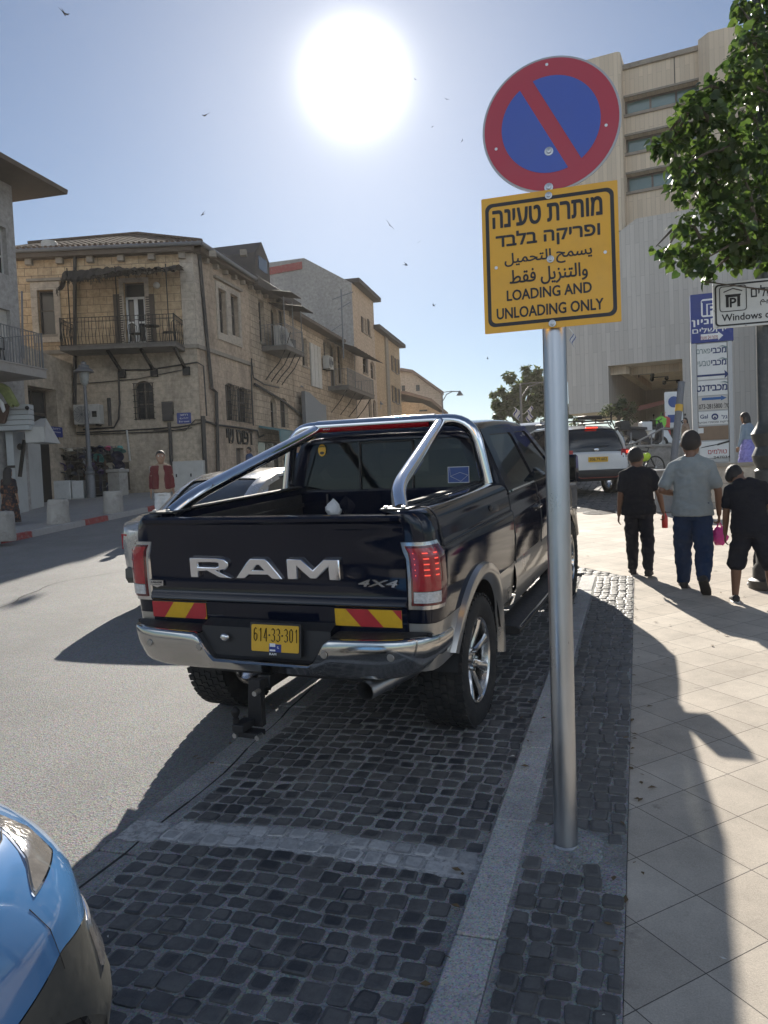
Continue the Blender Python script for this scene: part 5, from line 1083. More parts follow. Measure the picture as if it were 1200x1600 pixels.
Mm = [[(0, 0), (.21, 0), (.21, .62), (.44, .05), (.56, .05), (.79, .62), (.79, 0), (1, 0), (1, 1), (.71, 1), (.5, .5), (.29, 1), (0, 1)]]
letter(R_, -.515, .285); letter(A_, -.205, .305); letter(Mm, .13, .325)
mb = MB(); Mb = basis((.665, -.872, 1.072), (1, 0, 0), (0, 0, 1)); text_mb(mb, '4X4', Mb, width=.225, height=.036, bold=.035, depth=.008, shear=.25); mb.build('badge_lettering', M_['brushed'], TG)
mb = MB(); Mb = basis((-.775, -.873, 1.038), (1, 0, 0), (0, 0, 1)); plate(mb, [[(-.048, .019), (-.046, -.012), (-.02, -.016), (0, -.024), (.02, -.016), (.046, -.012), (.048, .019)]], Mb, .006); bd = mb.build('badge', M_['brushed'], TG)
mb = MB(); text_mb(mb, 'LARAMIE', basis((-.775, -.8745, 1.046), (1, 0, 0), (0, 0, 1)), width=.08, height=.012, bold=.03); mb.tube([(-.81, -.8745, 1.027), (-.79, -.8748, 1.034), (-.775, -.8748, 1.032), (-.76, -.8748, 1.034), (-.74, -.8745, 1.027)], .0015, 4); mb.build('badge_mark', M_['black'], bd)
def tape(x0, x1, lean, cols, cuts):
 z0, z1 = .836, .93; w = x1 - x0; Mx = basis((x0, -.8815 if x0 > 0 else -.873, z0), (1, .0085 / w * (1 if x0 > 0 else -1), 0), (0, 0, 1)); h = z1 - z0
 t = MB(); plate(t, [rect_pts(0, 0, w, h)], Mx @ Matrix.Translation((0, 0, -.001)), .004); base_ = t.build('reflective_tape', M_['refl_yellow'], TG)
 for a, b in cuts:
  poly = [(a, 0), (b, 0), (b + lean, h), (a + lean, h)]
  def clip(pl, xk, keep):
   o = []
   for i in range(len(pl)):
    p, q = pl[i - 1], pl[i]; ip, iq = keep(p[0]), keep(q[0])
    if ip != iq: f = (xk - p[0]) / (q[0] - p[0]); o.append((xk, p[1] + (q[1] - p[1]) * f))
    if iq: o.append(q)
   return o
  poly = clip(clip(poly, 0, lambda v: v >= 0), w, lambda v: v <= w)
  t = MB(); t._add([Mx @ Vector((p[0], p[1], .0005)) for p in poly], [tuple(range(len(poly)))]); t.build('red_band', M_['refl_red'], base_, fix=False)
tape(-.82, -.43, .075, None, [(-.075, .085), (.235, .395 - .02)])
tape(.405, .79, -.085, None, [(.15, .28), (.42, .6)])
def corner_strip(mb, z0, z1, off, u0, u1, nz=8, rr=.0):
 cv = [(-.155 + .0, -.852), (-.1, -.853), (-.05, -.843), (-.022, -.817), (-.006, -.77), (0, -.72)]
 L_ = [0]
 for a, b in zip(cv, cv[1:]): L_.append(L_[-1] + math.hypot(b[0] - a[0], b[1] - a[1]))
 def P(u, z):
  d = u * L_[-1]
  for i in range(len(cv) - 1):
   if d <= L_[i + 1] + 1e-9:
    f = (d - L_[i]) / (L_[i + 1] - L_[i]); a, b = cv[i], cv[i + 1]; x, y = a[0] + (b[0] - a[0]) * f, a[1] + (b[1] - a[1]) * f
    tx, ty = b[0] - a[0], b[1] - a[1]; l = math.hypot(tx, ty); return Vector((bx(z) + x + ty / l * off, y - tx / l * off, z))
 rows = []
 for k in range(nz + 1):
  f = k / nz; z = z0 + (z1 - z0) * f; e = .0
  if rr: e = rr * max(0, 1 - math.sqrt(max(0, 1 - max(0, (abs(f - .5) * 2 - .8) / .2) ** 2)))
  rows.append([P(u0 + (u1 - e * 2 - u0) * j / 10, z) for j in range(11)])
 mb.grid(rows)
 edge = rows[0] + [r[-1] for r in rows[1:]] + rows[-1][::-1][1:] + [r[0] for r in rows[::-1][1:-1]]
 c = sum(edge, Vector()) / len(edge); n = Vector((-.4, 1, 0)).normalized() * (off + .004)
 mb.loft([edge, [e + Vector((-.6, .8, 0)) * (off + .004) for e in edge]], True, False, False)
for sg in (1, -1):
 def mk(name, m, par, *a, **k):
  mb = MB(); corner_strip(mb, *a, **k)
  if sg < 0: mb.v = mirror(mb); mb.f = [f[::-1] for f in mb.f]
  return mb.build(name, M_[m], par, fix=False)
 TL = mk('tail_light', 'brushed', TK, .935, 1.29, .012, .0, .98, rr=.06)
 mk('red_lens', 'lens_dark', TL, .957, 1.272, .02, .09, .93, rr=.05); mk('stop_lens', 'lens_red', TL, 1.035, 1.26, .0235, .13, .68); mk('reversing_lens', 'lens_clear', TL, .972, 1.03, .0245, .15, .68)
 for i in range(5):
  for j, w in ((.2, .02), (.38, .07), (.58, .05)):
   if sg > 0 or i % 2 == 0: mk('led', 'led_glint' if sg > 0 else 'lens_red', TL, 1.115 + i * .029, 1.121 + i * .029, .0255, j, j + w, nz=1)  # right-hand strips glow in place of glinting sunlight
pl = [(0, -1.03), (.16, -1.032), (.3, -1.032), (.33, -1.03), (.36, -1.03), (.40, -1.03), (.43, -1.03), (.55, -1.028), (.7, -1.02), (.8, -1.0), (.87, -.965), (.925, -.91), (.962, -.83), (.982, -.73), (.988, -.62)]
def zt(x):
 x = abs(x)
 return .65 if x < .29 else .65 + .145 * (.5 - .5 * math.cos(PI * (x - .29) / .14)) if x < .43 else .795 + (.02 * (x - .43) if x < .87 else .009) + (0 if x < .93 else -(x - .93) * .3)
def zbm(x): x = abs(x); return .575 if x < .6 else .575 + .05 * ((x - .6) / .39) ** 2
full = [(-x, y) for x, y in pl[::-1]] + pl[1:]
rings = []
for i, (x, y) in enumerate(full):
 a, b = full[max(i - 1, 0)], full[min(i + 1, len(full) - 1)]; tx, ty = b[0] - a[0], b[1] - a[1]; l = math.hypot(tx, ty); nx, ny = ty / l, -tx / l
 t, bo = zt(x), zbm(x); m_ = (t + bo) / 2
 sec = [(-.06, t - .002), (-.02, t), (-.006, t - .003), (.003, t - .014), (-.004, m_ + .01), (-.014, m_ - .02), (-.034, bo + .03), (-.046, bo + .008), (-.06, bo), (-.075, bo + .02), (-.05, m_)]
 rings.append([(x + nx * o, y + ny * o, z) for o, z in sec])
mb = MB(); mb.loft(rings, True, True, True); BP = mb.build('rear_bumper', M_['bumper_chrome'], TK, sharp=50)
for sg in (1, -1):
 mb = MB(); xs = [.41, .43, .55, .7, .8, .87, .925, .95]
 def yb(x):
  for (xa, ya), (xb, yb_) in zip(pl, pl[1:]):
   if xa <= x <= xb: return ya + (yb_ - ya) * (x - xa) / (xb - xa)
 mb.grid([[(sg * x, yb(x) + .035, zt(x) + .001), (sg * x, -.86, zt(x) + .012), (sg * x, -.855, .745)] for x in xs]); mb.build('step_pad', M_['black'], BP, fix=True)
 for x in (.40, .77) if sg > 0 else (.39, .75):
  mb = MB(); mb.lathe([(.001, -.006), (.018, -.005), (.021, 0), (.001, .004)], (sg * x, yb(x) - .003, .715), 14, 'Y'); mb.build('parking_sensor', M_['silver'], BP)
mb = MB(); mb.grid([[(x, -1.0, .642) if False else (x, y, z) for y, z in ((-1.0, .652), (-.975, .66), (-.955, .82), (-.87, .85), (-.86, .74))] for x in (-.41, -.2, 0, .2, .41)]); mb.build('plate_recess', M_['black'], BP)
mb = MB(); px0 = .09; Mp = basis((px0, -1.0, .778), (1, 0, 0), (0, .14, 1)); plate(mb, [rrect(-.16, -.095, .16, .085, .01)], Mp @ Matrix.Translation((0, 0, -.004)), .02); mb.build('plate_holder', M_['black'], BP)
mb = MB(); plate(mb, [rrect(-.148, -.072, .148, .074, .008)], Mp, .003); NP = mb.build('number_plate', M_['plate_yellow'], BP)
mb = MB()
strokes = {'6': [(.8, .92), (.5, 1), (.12, .85), (.08, .2), (.5, 0), (.9, .15), (.92, .5), (.5, .6), (.1, .45)], '1': [(.25, .8), (.6, 1), (.6, 0)], '4': [(.75, 0), (.75, 1), (.7, 1), (.1, .3), (.1, .26), (1.0, .26)], '3': [(.08, .88), (.45, 1), (.88, .88), (.88, .62), (.45, .53), (.9, .44), (.92, .12), (.45, 0), (.05, .12)], '0': [(.5, 1), (.12, .85), (.1, .15), (.5, 0), (.88, .15), (.9, .85), (.5, 1)]}
xx = -.132
for ch in '614.33.301':
 if ch == '.': mb.box(Mp @ Vector((xx + .004, .018 if True else 0, .001)), (.008, .004, .008)); xx += .017; continue
 w_, h_ = .022, .072; pts = [Mp @ Vector((xx + p[0] * w_, -.016 + p[1] * h_, .0012)) for p in strokes[ch]]
 mb.tube(pts, .0052, 6, True, .35); xx += .0315
mb.build('plate_number', M_['letter_black'], NP)
mb = MB(); plate(mb, [rect_pts(-.035, -.072, .04, -.03)], Mp @ Matrix.Translation((0, 0, .0014)), .001); sk = mb.build('registration_sticker', M_['blue_sign'], NP)
mb = MB()
for a in (-.068, -.044, -.0345): plate(mb, [rect_pts(-.031, a, .004, a + (.009 if a > -.05 else .009))], Mp @ Matrix.Translation((0, 0, .002)), .0008)
text_mb(mb, 'IL', Mp @ Matrix.Translation((.022, -.046, .002)), height=.012, bold=.02); mb.build('sticker_mark', M_['letter_white'], sk)
mb = MB(); text_mb(mb, 'RAM', Mp @ Matrix.Translation((-.012, -.084, .0005)), width=.042, height=.011, bold=.05); mb.build('dealer_lettering', M_['letter_white'], BP)
mb = MB(); mb.ball((-.245, -.985, .765), .03, 10, 6, (1, .5, .8)); mb.build('plate_lamp', M_['brushed'], BP)
mb = MB(); mb.bar((.0, -.55, .53), (.0, -1.0, .53), .075, .075); mb.build('hitch_receiver', M_['black'], TK, bevel=.005)
mb = MB(); mb.bar((.0, -.9, .53), (.0, -1.08, .53), .05, .05); mb.prism([(-.035, -1.10, .57), (.035, -1.10, .57), (.02, -1.08, .30), (-.075, -1.08, .30)], (0, .045, 0)); mb.bar((-.06, -1.08, .33), (-.06, -1.2, .33), .07, .04); mb.bar((-.02, -1.09, .285), (-.02, -1.17, .285), .13, .03)
HT = mb.build('drawbar', M_['black'], TK, bevel=.004)
mb = MB(); mb.lathe([(.001, .0), (.018, 0), (.018, .03), (.012, .035), (.024, .06), (.024, .075), (.012, .09), (.001, .092)], (-.085, -1.17, .345), 14); mb.build('tow_ball', M_['iron'], HT)
for x, z in ((-.09, .285), (.05, .285), (.055, .53)): mb = MB(); mb.tube([(x, -1.14, z), (x, -1.19, z)], .014, 8); mb.build('bolt', M_['zinc'], HT)
mb = MB(); mb.tube([(.78, -.3, .55), (.74, -.6, .545), (.64, -.88, .525), (.61, -.99, .52)], .052, 18, False); mb.tube([(.61, -.99, .52), (.64, -.88, .525)], .046, 18, False); mb.build('exhaust_pipe', M_['steel'], TK, fix=False)
mb = MB(); mb.span((-.55, -.8, .50), (.55, -.7, .62)); mb.tube([(-.75, 0, .41), (.75, 0, .41)], .06, 12); mb.ball((0, 0, .41), .17, 14, 10, (1, 1, .9));
for sg in (1, -1): mb.bar((sg * .42, -.8, .58), (sg * .42, 4.2, .58), .09, .13); mb.bar((sg * .55, -.62, .56), (sg * .55, .5, .52), .07, .03); mb.tube([(sg * .6, .1, .4), (sg * .5, -.1, .8)], .03, 8)
mb.build('chassis', M_['black'], TK)
mb = MB(); hoopY, zt_ = .85, 1.915
def arcp(a, b, c, n=5): return [a * (1 - t) ** 2 + b * 2 * t * (1 - t) + c * t * t for t in (k / n for k in range(n + 1))]
for sg in (1, -1):
 V = lambda x, y, z: Vector((sg * x, y, z)); mb = MB()
 f, k, t = V(.755, -.71, 1.44), V(.675, -.55, 1.545), V(.50, .84, 1.905)
 pts = [f] + arcp(f.lerp(k, .45), k, k.lerp(t, .12), 6) + [k.lerp(t, .5), t]; mb.tube(pts, .044, 20); mb.build('sport_bar_leg', M_['chrome'], TK)
 mb = MB(); mb.box((sg * .755, -.715, 1.456), (.16, .2, .012)); mb.build('sport_bar_foot', M_['black'], TK, bevel=.004)
 for dx in (-.055, .055): mb = MB(); mb.lathe([(.001, .014), (.012, .012), (.012, 0)], (sg * .755 + dx * .9, -.80, 1.462), 8); mb.build('bolt', M_['zinc'], TK)
 mb = MB(); a, b, c = V(.82, .87, 1.45), V(.74, .86, 1.88), V(.3, .85, 1.925)
 pts = [a, a.lerp(b, .55)] + arcp(a.lerp(b, .72), V(.725, .86, 1.915), V(.56, .85, 1.922), 7) + [V(.42, .85, 1.924)]; mb.tube(pts, .045, 20); mb.build('sport_bar_hoop', M_['chrome'], TK)
mb = MB(); mb.loft([[(x, .85 + math.cos(t) * .062, 1.926 + math.sin(t) * .048) for t in (2 * PI * k / 24 for k in range(24))] for x in (-.50, -.47, .43, .46)], True, True, True); CB = mb.build('sport_bar_top', M_['chrome'], TK, sharp=40)
mb = MB(); mb.loft([[(x, .85 + math.cos(t) * .066, 1.918 + math.sin(t) * .05) for t in (PI * (1.02 + .22 * k / 6) for k in range(7))] for x in (-.465, .425)], False, False, True); mb.build('stop_lamp_strip', M_['lens_red'], CB, fix=False)
mb = MB(); text_mb(mb, 'SPORT', basis((-.40, .7835, 1.905), (1, 0, 0), (0, -.3, 1)), width=.06, height=.009, bold=.02); mb.build('strip_lettering', M_['letter_white'], CB)
CH = dict(b0=(.955, 1.37), b1=(.735, 1.845))
def cabx(z): return .955 + (.735 - .955) * (z - 1.37) / .475
def cside(mb):
 ys = [.975, 1.02, 1.3, 1.6, 2.0, 2.4, 2.8, 3.0, 3.2] + [3.6 - AR * math.cos(PI * k / 16) for k in range(17)] + [4.2, 4.3, 4.38, 4.43, 4.46]
 zs = [.62, .72, .86, .95, 1.05, 1.15, 1.215, 1.235, 1.30, 1.34, 1.37]
 rows = []
 for y in ys:
  ins = 0 if y < 4.2 else (.05, .1, .17, .26, .36)[[4.2, 4.3, 4.38, 4.43, 4.46].index(y)] * .8
  top = 1.37 if y < 3.1 else 1.37 - .10 * ((y - 3.1) / 1.36)
  row = []
  for z in zs:
   zz = z * top / 1.37 if z > 1.2 else z; a = AZ + math.sqrt(max(AR * AR - (y - 3.6) ** 2, 0)) if abs(y - 3.6) < AR else 0
   zz = max(zz, a) if a else zz; hw = .962 + .018 * math.exp(-((zz - 1.02) / .16) ** 2) - (.016 if zz > 1.225 else 0) - max(0, zz - 1.3) * .2
   if abs(y - 3.6) < .72: hw += .02 * (1 - abs(y - 3.6) / .72)
   row.append((hw - ins, y, zz))
  row.append((row[-1][0] - .05, y, row[-1][2] + .015)); rows.append(row)
 mb.grid(rows)
both(cside, 'cab_side', 'navy', fix=False, sharp=50)
def rocker(mb): mb.grid([[(.968, y, .86), (.982, y, .8), (.985, y, .72), (.975, y, .62), (.95, y, .54), (.86, y, .5)] for y in (.98, 1.4, 2, 2.6, 3.02)])
both(rocker, 'rocker_panel', 'silver', fix=False)
def flare2(mb):
 rings = []
 for k in range(37):
  t = .1 + (PI - .45) * k / 36; rings.append([(.968 + o, 3.6 - r * math.cos(t), AZ + r * math.sin(t)) for r, o in ((AR - .03, -.01), (AR - .005, .012), (AR + .03, .02), (AR + .075, .014), (AR + .085, .0))])
 mb.loft(rings, False, False, True)
both(flare2, 'front_arch_trim', 'silver', fix=False)
def house(mb):
 Mx = Matrix(((0, -.22 / .5234, 0, .955), (1, 0, 0, 0), (0, .475 / .5234, 0, 1.37), (0, 0, 0, 1))).copy()
 n = Vector((.475, 0, .22)).normalized(); Mx[0][2], Mx[1][2], Mx[2][2] = n.x, n.y, n.z
 L_ = .5234
 plate(mb, [[(.97, -.01), (3.22, -.01), (2.62, L_), (1.06, L_)], [(1.16, .03), (1.15, .06), (1.215, L_ - .075), (1.25, L_ - .05), (1.93, L_ - .05), (1.97, L_ - .08), (2.0, .03)], [(2.09, .03), (2.06, L_ - .08), (2.1, L_ - .05), (2.52, L_ - .05), (2.58, L_ - .08), (2.98, .06), (2.97, .03)]], Mx, .04)
both(house, 'window_pillars', 'navy')
def sidew(mb, y0, y1, y2, y3):
 f = lambda y, t: Vector((.955 - .22 * t - .012, y, 1.37 + .475 * t)); mb.quad(f(y0, .04), f(y1, .04), f(y2, .93), f(y3, .93))
both(lambda mb: sidew(mb, 1.12, 2.03, 2.0, 1.2), 'rear_door_window', 'privacy', fix=True); both(lambda mb: sidew(mb, 2.06, 3.02, 2.55, 2.03), 'front_door_window', 'tint', fix=True)
def weather(mb): mb.loft([[(.962, y, 1.372), (.968, y, 1.378), (.964, y, 1.39), (.955, y, 1.385)] for y in (1.06, 2.0, 3.1)], True, True, False)
both(weather, 'window_trim', 'chrome')
for ys in (1.02, 2.045, 3.06):
 def seam(mb): mb.tube([(.962 + .018 * math.exp(-((z - 1.02) / .16) ** 2) - (.016 if z > 1.225 else 0) - max(0, z - 1.3) * .2 + .0005, ys + (.06 if z < .9 and ys < 1.1 else 0), z) for z in (.63, .75, .9, 1.02, 1.15, 1.22, 1.24, 1.3, 1.36)], .006, 6)
 both(seam, 'door_seam', 'black')
for yh in (1.86, 2.90):
 def hnd(mb): mb.tube([(.955, yh - .1, 1.17), (.995, yh - .09, 1.172), (1.0, yh, 1.172), (.995, yh + .09, 1.172), (.955, yh + .1, 1.17)], .015, 8, True, 1.2); mb.ball((.968, yh, 1.168), .05, 12, 6, (.25, 1.5, .7))
 both(hnd, 'door_handle', 'navy')
rows = []
for y, z, hw in ((.955, 1.80, .70), (.96, 1.845, .715), (.99, 1.875, .715), (1.06, 1.897, .715), (1.3, 1.912, .715), (1.7, 1.92, .715), (2.1, 1.915, .715), (2.4, 1.90, .715), (2.62, 1.87, .715)):
 rows.append([(s_ * hw, y, z - d) for s_, d in ((-1.012, .075), (-1, .045), (-.96, .018), (-.86, .006), (-.5, .0), (0, -.004), (.5, .0), (.86, .006), (.96, .018), (1, .045), (1.012, .075))])
mb = MB(); mb.grid(rows); mb.build('roof', M_['navy'], TK, fix=False, sharp=60)
mb = MB(); Mr = basis((0, .945, 1.36), (1, 0, 0), (0, .05, .5)); hw0, hw1, L_ = .94, .71, .49
win = [(-.70, .045), (.70, .045), (.71, .08), (.60, .40), (.55, .435), (-.55, .435), (-.60, .40), (-.71, .08)]
plate(mb, [[(-.955, -.55), (.955, -.55), (hw0, .0), (hw1, L_), (-hw1, L_), (-hw0, .0)], win], Mr, .05); mb.build('cab_rear_wall', M_['navy'], TK)
mb = MB(); plate(mb, [[(x * 1.0, y) for x, y in win]], Mr @ Matrix.Translation((0, 0, -.012)), .006); RW = mb.build('rear_window', M_['tint'], TK)
mb = MB()
for x in (-.22, .22): mb.bar(Mr @ Vector((x, .05, -.004)), Mr @ Vector((x, .43, -.004)), .022, .012)
for y in (.05, .43): mb.bar(Mr @ Vector((-.22, y, -.004)), Mr @ Vector((.22, y, -.004)), .02, .012)
mb.build('window_divider', M_['black'], RW)
mb = MB(); mb.box(Mr @ Vector((0, .462, .012)), (.56, .03, .022)); ST = mb.build('high_stop_lamp', M_['lens_red'], TK, bevel=.004)
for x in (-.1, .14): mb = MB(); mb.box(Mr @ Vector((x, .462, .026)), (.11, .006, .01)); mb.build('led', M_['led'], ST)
mb = MB(); mb.prism([Mr @ Vector((p[0], p[1], .0)) for p in circle(-.55, .385, .034, 14, .05)], Mr.to_3x3() @ Vector((0, 0, .002))); sk = mb.build('window_sticker', M_['plate_yellow'], RW)
mb = MB(); mb.prism([Mr @ Vector((p[0], p[1], .0025)) for p in circle(-.55, .363, .02, 12, .012)], Mr.to_3x3() @ Vector((0, 0, .001))); mb.tube([Mr @ Vector((x, .405 + .01 * math.cos((x + .55) * 40), .003)) for x in (-.574, -.562, -.55, -.538, -.526)], .003, 4); mb.build('sticker_mark', M_['black'], sk)
M_['sticker_blue'] = mat('blue_paper_sticker', (.03, .075, .26), .5, 0, .05, 5)
mb = MB(); plate(mb, [rect_pts(.50, .095, .665, .215)], Mr @ Matrix.Translation((0, 0, .003)), .002); sk = mb.build('window_notice', M_['letter_white'], RW)
mb = MB(); plate(mb, [rect_pts(.504, .099, .661, .211)], Mr @ Matrix.Translation((0, 0, .004)), .0015); s2 = mb.build('notice_print', M_['sticker_blue'], sk)
mb = MB(); L2 = [(.52, .205), (.525, .15), (.60, .17), (.65, .15), (.655, .2)]
mb.tube([Mr @ Vector((x, y, .0045)) for x, y in [(.515, .205), (.52, .145), (.595, .172), (.655, .15)]], .0012, 4); mb.tube([Mr @ Vector((x, y, .0045)) for x, y in [(.52, .145), (.6, .105), (.655, .15)]], .0012, 4); s2d = mb.build('notice_line', M_['letter_white'], sk)
f = lambda x, t: Vector((x * (1 - .07 * t), 3.22 - .6 * t, 1.37 + .51 * t)); mb = MB(); mb.quad(f(-.86, 0), f(.86, 0), f(.74, 1), f(-.74, 1)); mb.build('windscreen', M_['tint'], TK)
rows = []
for y, z in ((3.1, 1.375), (3.4, 1.372), (3.8, 1.35), (4.2, 1.31), (4.4, 1.26), (4.47, 1.18)): rows.append([(x * (.93 if y < 4.15 else .93 - (y - 4.15) * .6), y, z + .045 * (1 - x * x) - (.015 if abs(x) < .25 else 0)) for x in (-1, -.9, -.6, -.3, -.2, 0, .2, .3, .6, .9, 1)])
mb = MB(); mb.grid(rows); mb.build('bonnet', M_['navy'], TK, fix=False)
mb = MB(); mb.span((-.62, 4.40, .78), (.62, 4.49, 1.18)); GR = mb.build('grille', M_['black'], TK, bevel=.03)
mb = MB(); mb.bar((0, 4.5, .8), (0, 4.5, 1.17), .06); mb.bar((-.6, 4.5, .98), (.6, 4.5, .98), .06); mb.build('grille_cross', M_['chrome'], GR)
def hl(mb): mb.loft([[(.60, 4.44, .95), (.60, 4.44, 1.15), (.60, 4.38, 1.15), (.60, 4.38, .95)], [(.84, 4.36, .97), (.84, 4.36, 1.15), (.84, 4.25, 1.15), (.84, 4.25, .97)]], True, True, False)
both(hl, 'headlight', 'lens_clear', bevel=.01)
mb = MB(); mb.loft([[(x, y, .52), (x, y + .05, .6), (x, y + .05, .74), (x, y - .05, .78), (x, y - .1, .5)] for x, y in ((-.96, 4.15), (-.8, 4.42), (-.4, 4.52), (0, 4.54), (.4, 4.52), (.8, 4.42), (.96, 4.15))], True, True, True); mb.build('front_bumper', M_['chrome'], TK)
def mir(mb):
 mb.loft([[(x, y, z) for y, z in ((2.83, 1.30), (2.87, 1.28), (2.97, 1.29), (3.0, 1.40), (2.97, 1.53), (2.86, 1.55), (2.83, 1.52))] for x in (1.0, 1.02, 1.14, 1.17)], True, True, True); mb.tube([(.93, 2.96, 1.36), (1.05, 2.93, 1.36)], .03, 8)
both(mir, 'door_mirror', 'navy', bevel=.008)
def mirg(mb): mb.span((1.02, 2.826, 1.31), (1.155, 2.829, 1.52))
both(mirg, 'mirror_glass', 'tint')
def stepb(mb):
 mb.loft([[(.88, y, .43), (.90, y, .475), (1.05, y, .47), (1.085, y, .45), (1.07, y, .41), (.92, y, .40)] for y in (.62, .66, 3.0, 3.04)], True, True, False)
 for y in (.9, 1.8, 2.8): mb.bar((.6, y, .5), (.95, y, .42), .05)
both(stepb, 'side_step', 'black', bevel=.006)
def stept(mb):
 mb.tube([(1.077, y, .466) for y in (.64, 1.8, 3.0)], .008, 6)
both(stept, 'step_trim', 'chrome')
def wheel_parts():
 T = MB(); R_, Wd_ = .418, .145
 T.lathe([(.27, -.12), (.285, -.138), (.34, -.148), (.385, -.142), (.405, -.125), (.411, -.1), (.411, .1), (.405, .125), (.385, .142), (.34, .148), (.285, .138), (.27, .12), (.25, .1), (.25, -.1)], (0, 0, 0), 56, 'X')
 T.f.append([0, 1, 2, 2]) if False else None
 n = 46
 for k in range(n):
  for row, (xc, w, off) in enumerate(((-.118, .04, 0), (-.07, .042, .5), (-.022, .036, .2), (.022, .036, .7), (.07, .042, .1), (.118, .04, .6))):
   a = 2 * PI * (k + off) / n; l = .04; c = Vector((xc, math.cos(a) * .411, math.sin(a) * .411)); Rm_ = Matrix.Rotation(a, 3, 'X')
   T.box(c, (w, .014, l), Rm_ @ Matrix.Rotation(.12 * (1 if row % 2 else -1), 3, 'Y'))
 tm = T.mesh('tyre')
 Rr = MB(); Rr.lathe([(.268, .125), (.262, .128), (.25, .118), (.24, .06), (.235, -.1), (.265, -.12), (.268, -.12)], (0, 0, 0), 48, 'X')
 Rr.lathe([(.001, .085), (.05, .085), (.075, .075), (.08, .05), (.001, .05)], (0, 0, 0), 24, 'X')
 for k in range(8):
  a = 2 * PI * k / 8; u = Vector((0, math.cos(a), math.sin(a))); v = Vector((0, -math.sin(a), math.cos(a)))
  rings = []
  for r, w, x, th in ((.05, .028, .07, .03), (.12, .022, .088, .03), (.2, .026, .108, .028), (.25, .04, .118, .02)):
   c = u * r; rings.append([c + v * -w + Vector((x - .012, 0, 0)), c + v * -w * .55 + Vector((x, 0, 0)), c + v * w * .55 + Vector((x, 0, 0)), c + v * w + Vector((x - .012, 0, 0)), c + v * w * .8 + Vector((x - th - .01, 0, 0)), c - v * w * .8 + Vector((x - th - .01, 0, 0))])
  Rr.loft(rings, True, True, True)
 for k in range(8): a = 2 * PI * (k + .5) / 8; Rr.tube([(.07, math.cos(a) * .062, math.sin(a) * .062), (.1, math.cos(a) * .062, math.sin(a) * .062)], .011, 6)
 D = MB(); D.lathe([(.001, -.02), (.19, -.02), (.19, -.04), (.001, -.04)], (0, 0, 0), 24, 'X')
 return tm, Rr.mesh('rim'), D.mesh('disc')
tm, rm, dm_ = wheel_parts()
for me, m in ((tm, 'rubber'), (rm, 'brushed'), (dm_, 'iron')):
 me.materials.append(M_[m]); bm = bmesh.new(); bm.from_mesh(me); bmesh.ops.recalc_face_normals(bm, faces=bm.faces); bm.to_mesh(me); bm.free()
 try: me.set_sharp_from_angle(angle=math.radians(40))
 except Exception: pass
for y in (0, 3.6):
 for sg in (1, -1):
  o = bpy.data.objects.new('wheel', rm); C.objects.link(o); o.parent = TK; o.location = (sg * (.825 if y < 1 else .85), y, .412); o.rotation_euler = (.3 + y, 0, 0 if sg > 0 else PI)
  for nm, me in (('tyre', tm), ('brake_disc', dm_)): q = bpy.data.objects.new(nm, me); C.objects.link(q); q.parent = o
def seat_fn(x0, x1, y, head=True):
 mb = MB(); mb.loft([[(x, y - .02, .85), (x, y + .16, .85), (x, y + .1, 1.45), (x, y - .02, 1.5), (x, y - .1, 1.46)] for x in (x0, x1)], True, True, False); mb.span((x0, y, .75), (x1, y + .55, .92))
 k = mb.build('seat', M_['seat'], TK, bevel=.05, seg=3)
 if head:
  for c in ((x0 + x1) / 2,) if x1 - x0 < .8 else (x0 + .25, x1 - .25, (x0 + x1) / 2): h = MB(); h.box((c, y - .03, 1.6), (.27, .1, .2)); h.tube([(c, y - .03, 1.5), (c, y - .03, 1.4)], .03, 6); h.build('headrest', M_['seat'], k, bevel=.04, seg=3)
seat_fn(-.66, .66, 1.25); seat_fn(-.66, -.12, 2.2); seat_fn(.12, .66, 2.2)
mb = MB(); mb.loft([[(-.8, y, z) for y, z in ((2.95, 1.0), (2.98, 1.3), (3.2, 1.36), (3.3, 1.0))], [(.8, y, z) for y, z in ((2.95, 1.0), (2.98, 1.3), (3.2, 1.36), (3.3, 1.0))]], True, True, False); mb.build('dashboard', M_['seat'], TK)
mb = MB(); mb.tube([(-.38 + .19 * math.cos(t), 2.82 + .06 * math.sin(t), 1.25 + .18 * math.sin(t)) for t in (2 * PI * k / 24 for k in range(25))], .015, 8); mb.build('steering_wheel', M_['seat'], TK)
mb = MB(); mb.span((-.9, .98, .62), (.9, 3.3, .7)); mb.build('cab_floor', M_['seat'], TK)
mb = MB(); mb.box((-.02, 2.72, 1.74), (.26, .03, .07)); mb.build('rear_view_mirror', M_['seat'], TK, bevel=.01)
mb = MB(); rnd = random.Random(2); rr = []
for i in range(7):
 p = i / 6; rr.append([(.06 * math.sin(PI * min(p * .8 + .2, 1)) * (1 + .25 * math.sin(3 * t + i * 1.3)) * math.cos(t), .05 * math.sin(PI * min(p * .8 + .2, 1)) * (1 + .2 * math.cos(4 * t + i)) * math.sin(t), p * .13 + .012 * math.sin(3 * t + i)) for t in (2 * PI * k / 14 for k in range(14))])
mb.loft(rr, True, True, True); cb = TK.matrix_basis @ Vector((-.37, .76, 1.235)); tag(mb.build('carrier_bag', M_['white'], None, loc=cb), 'crumpled white bag lying in the pickup bed', 'bag')
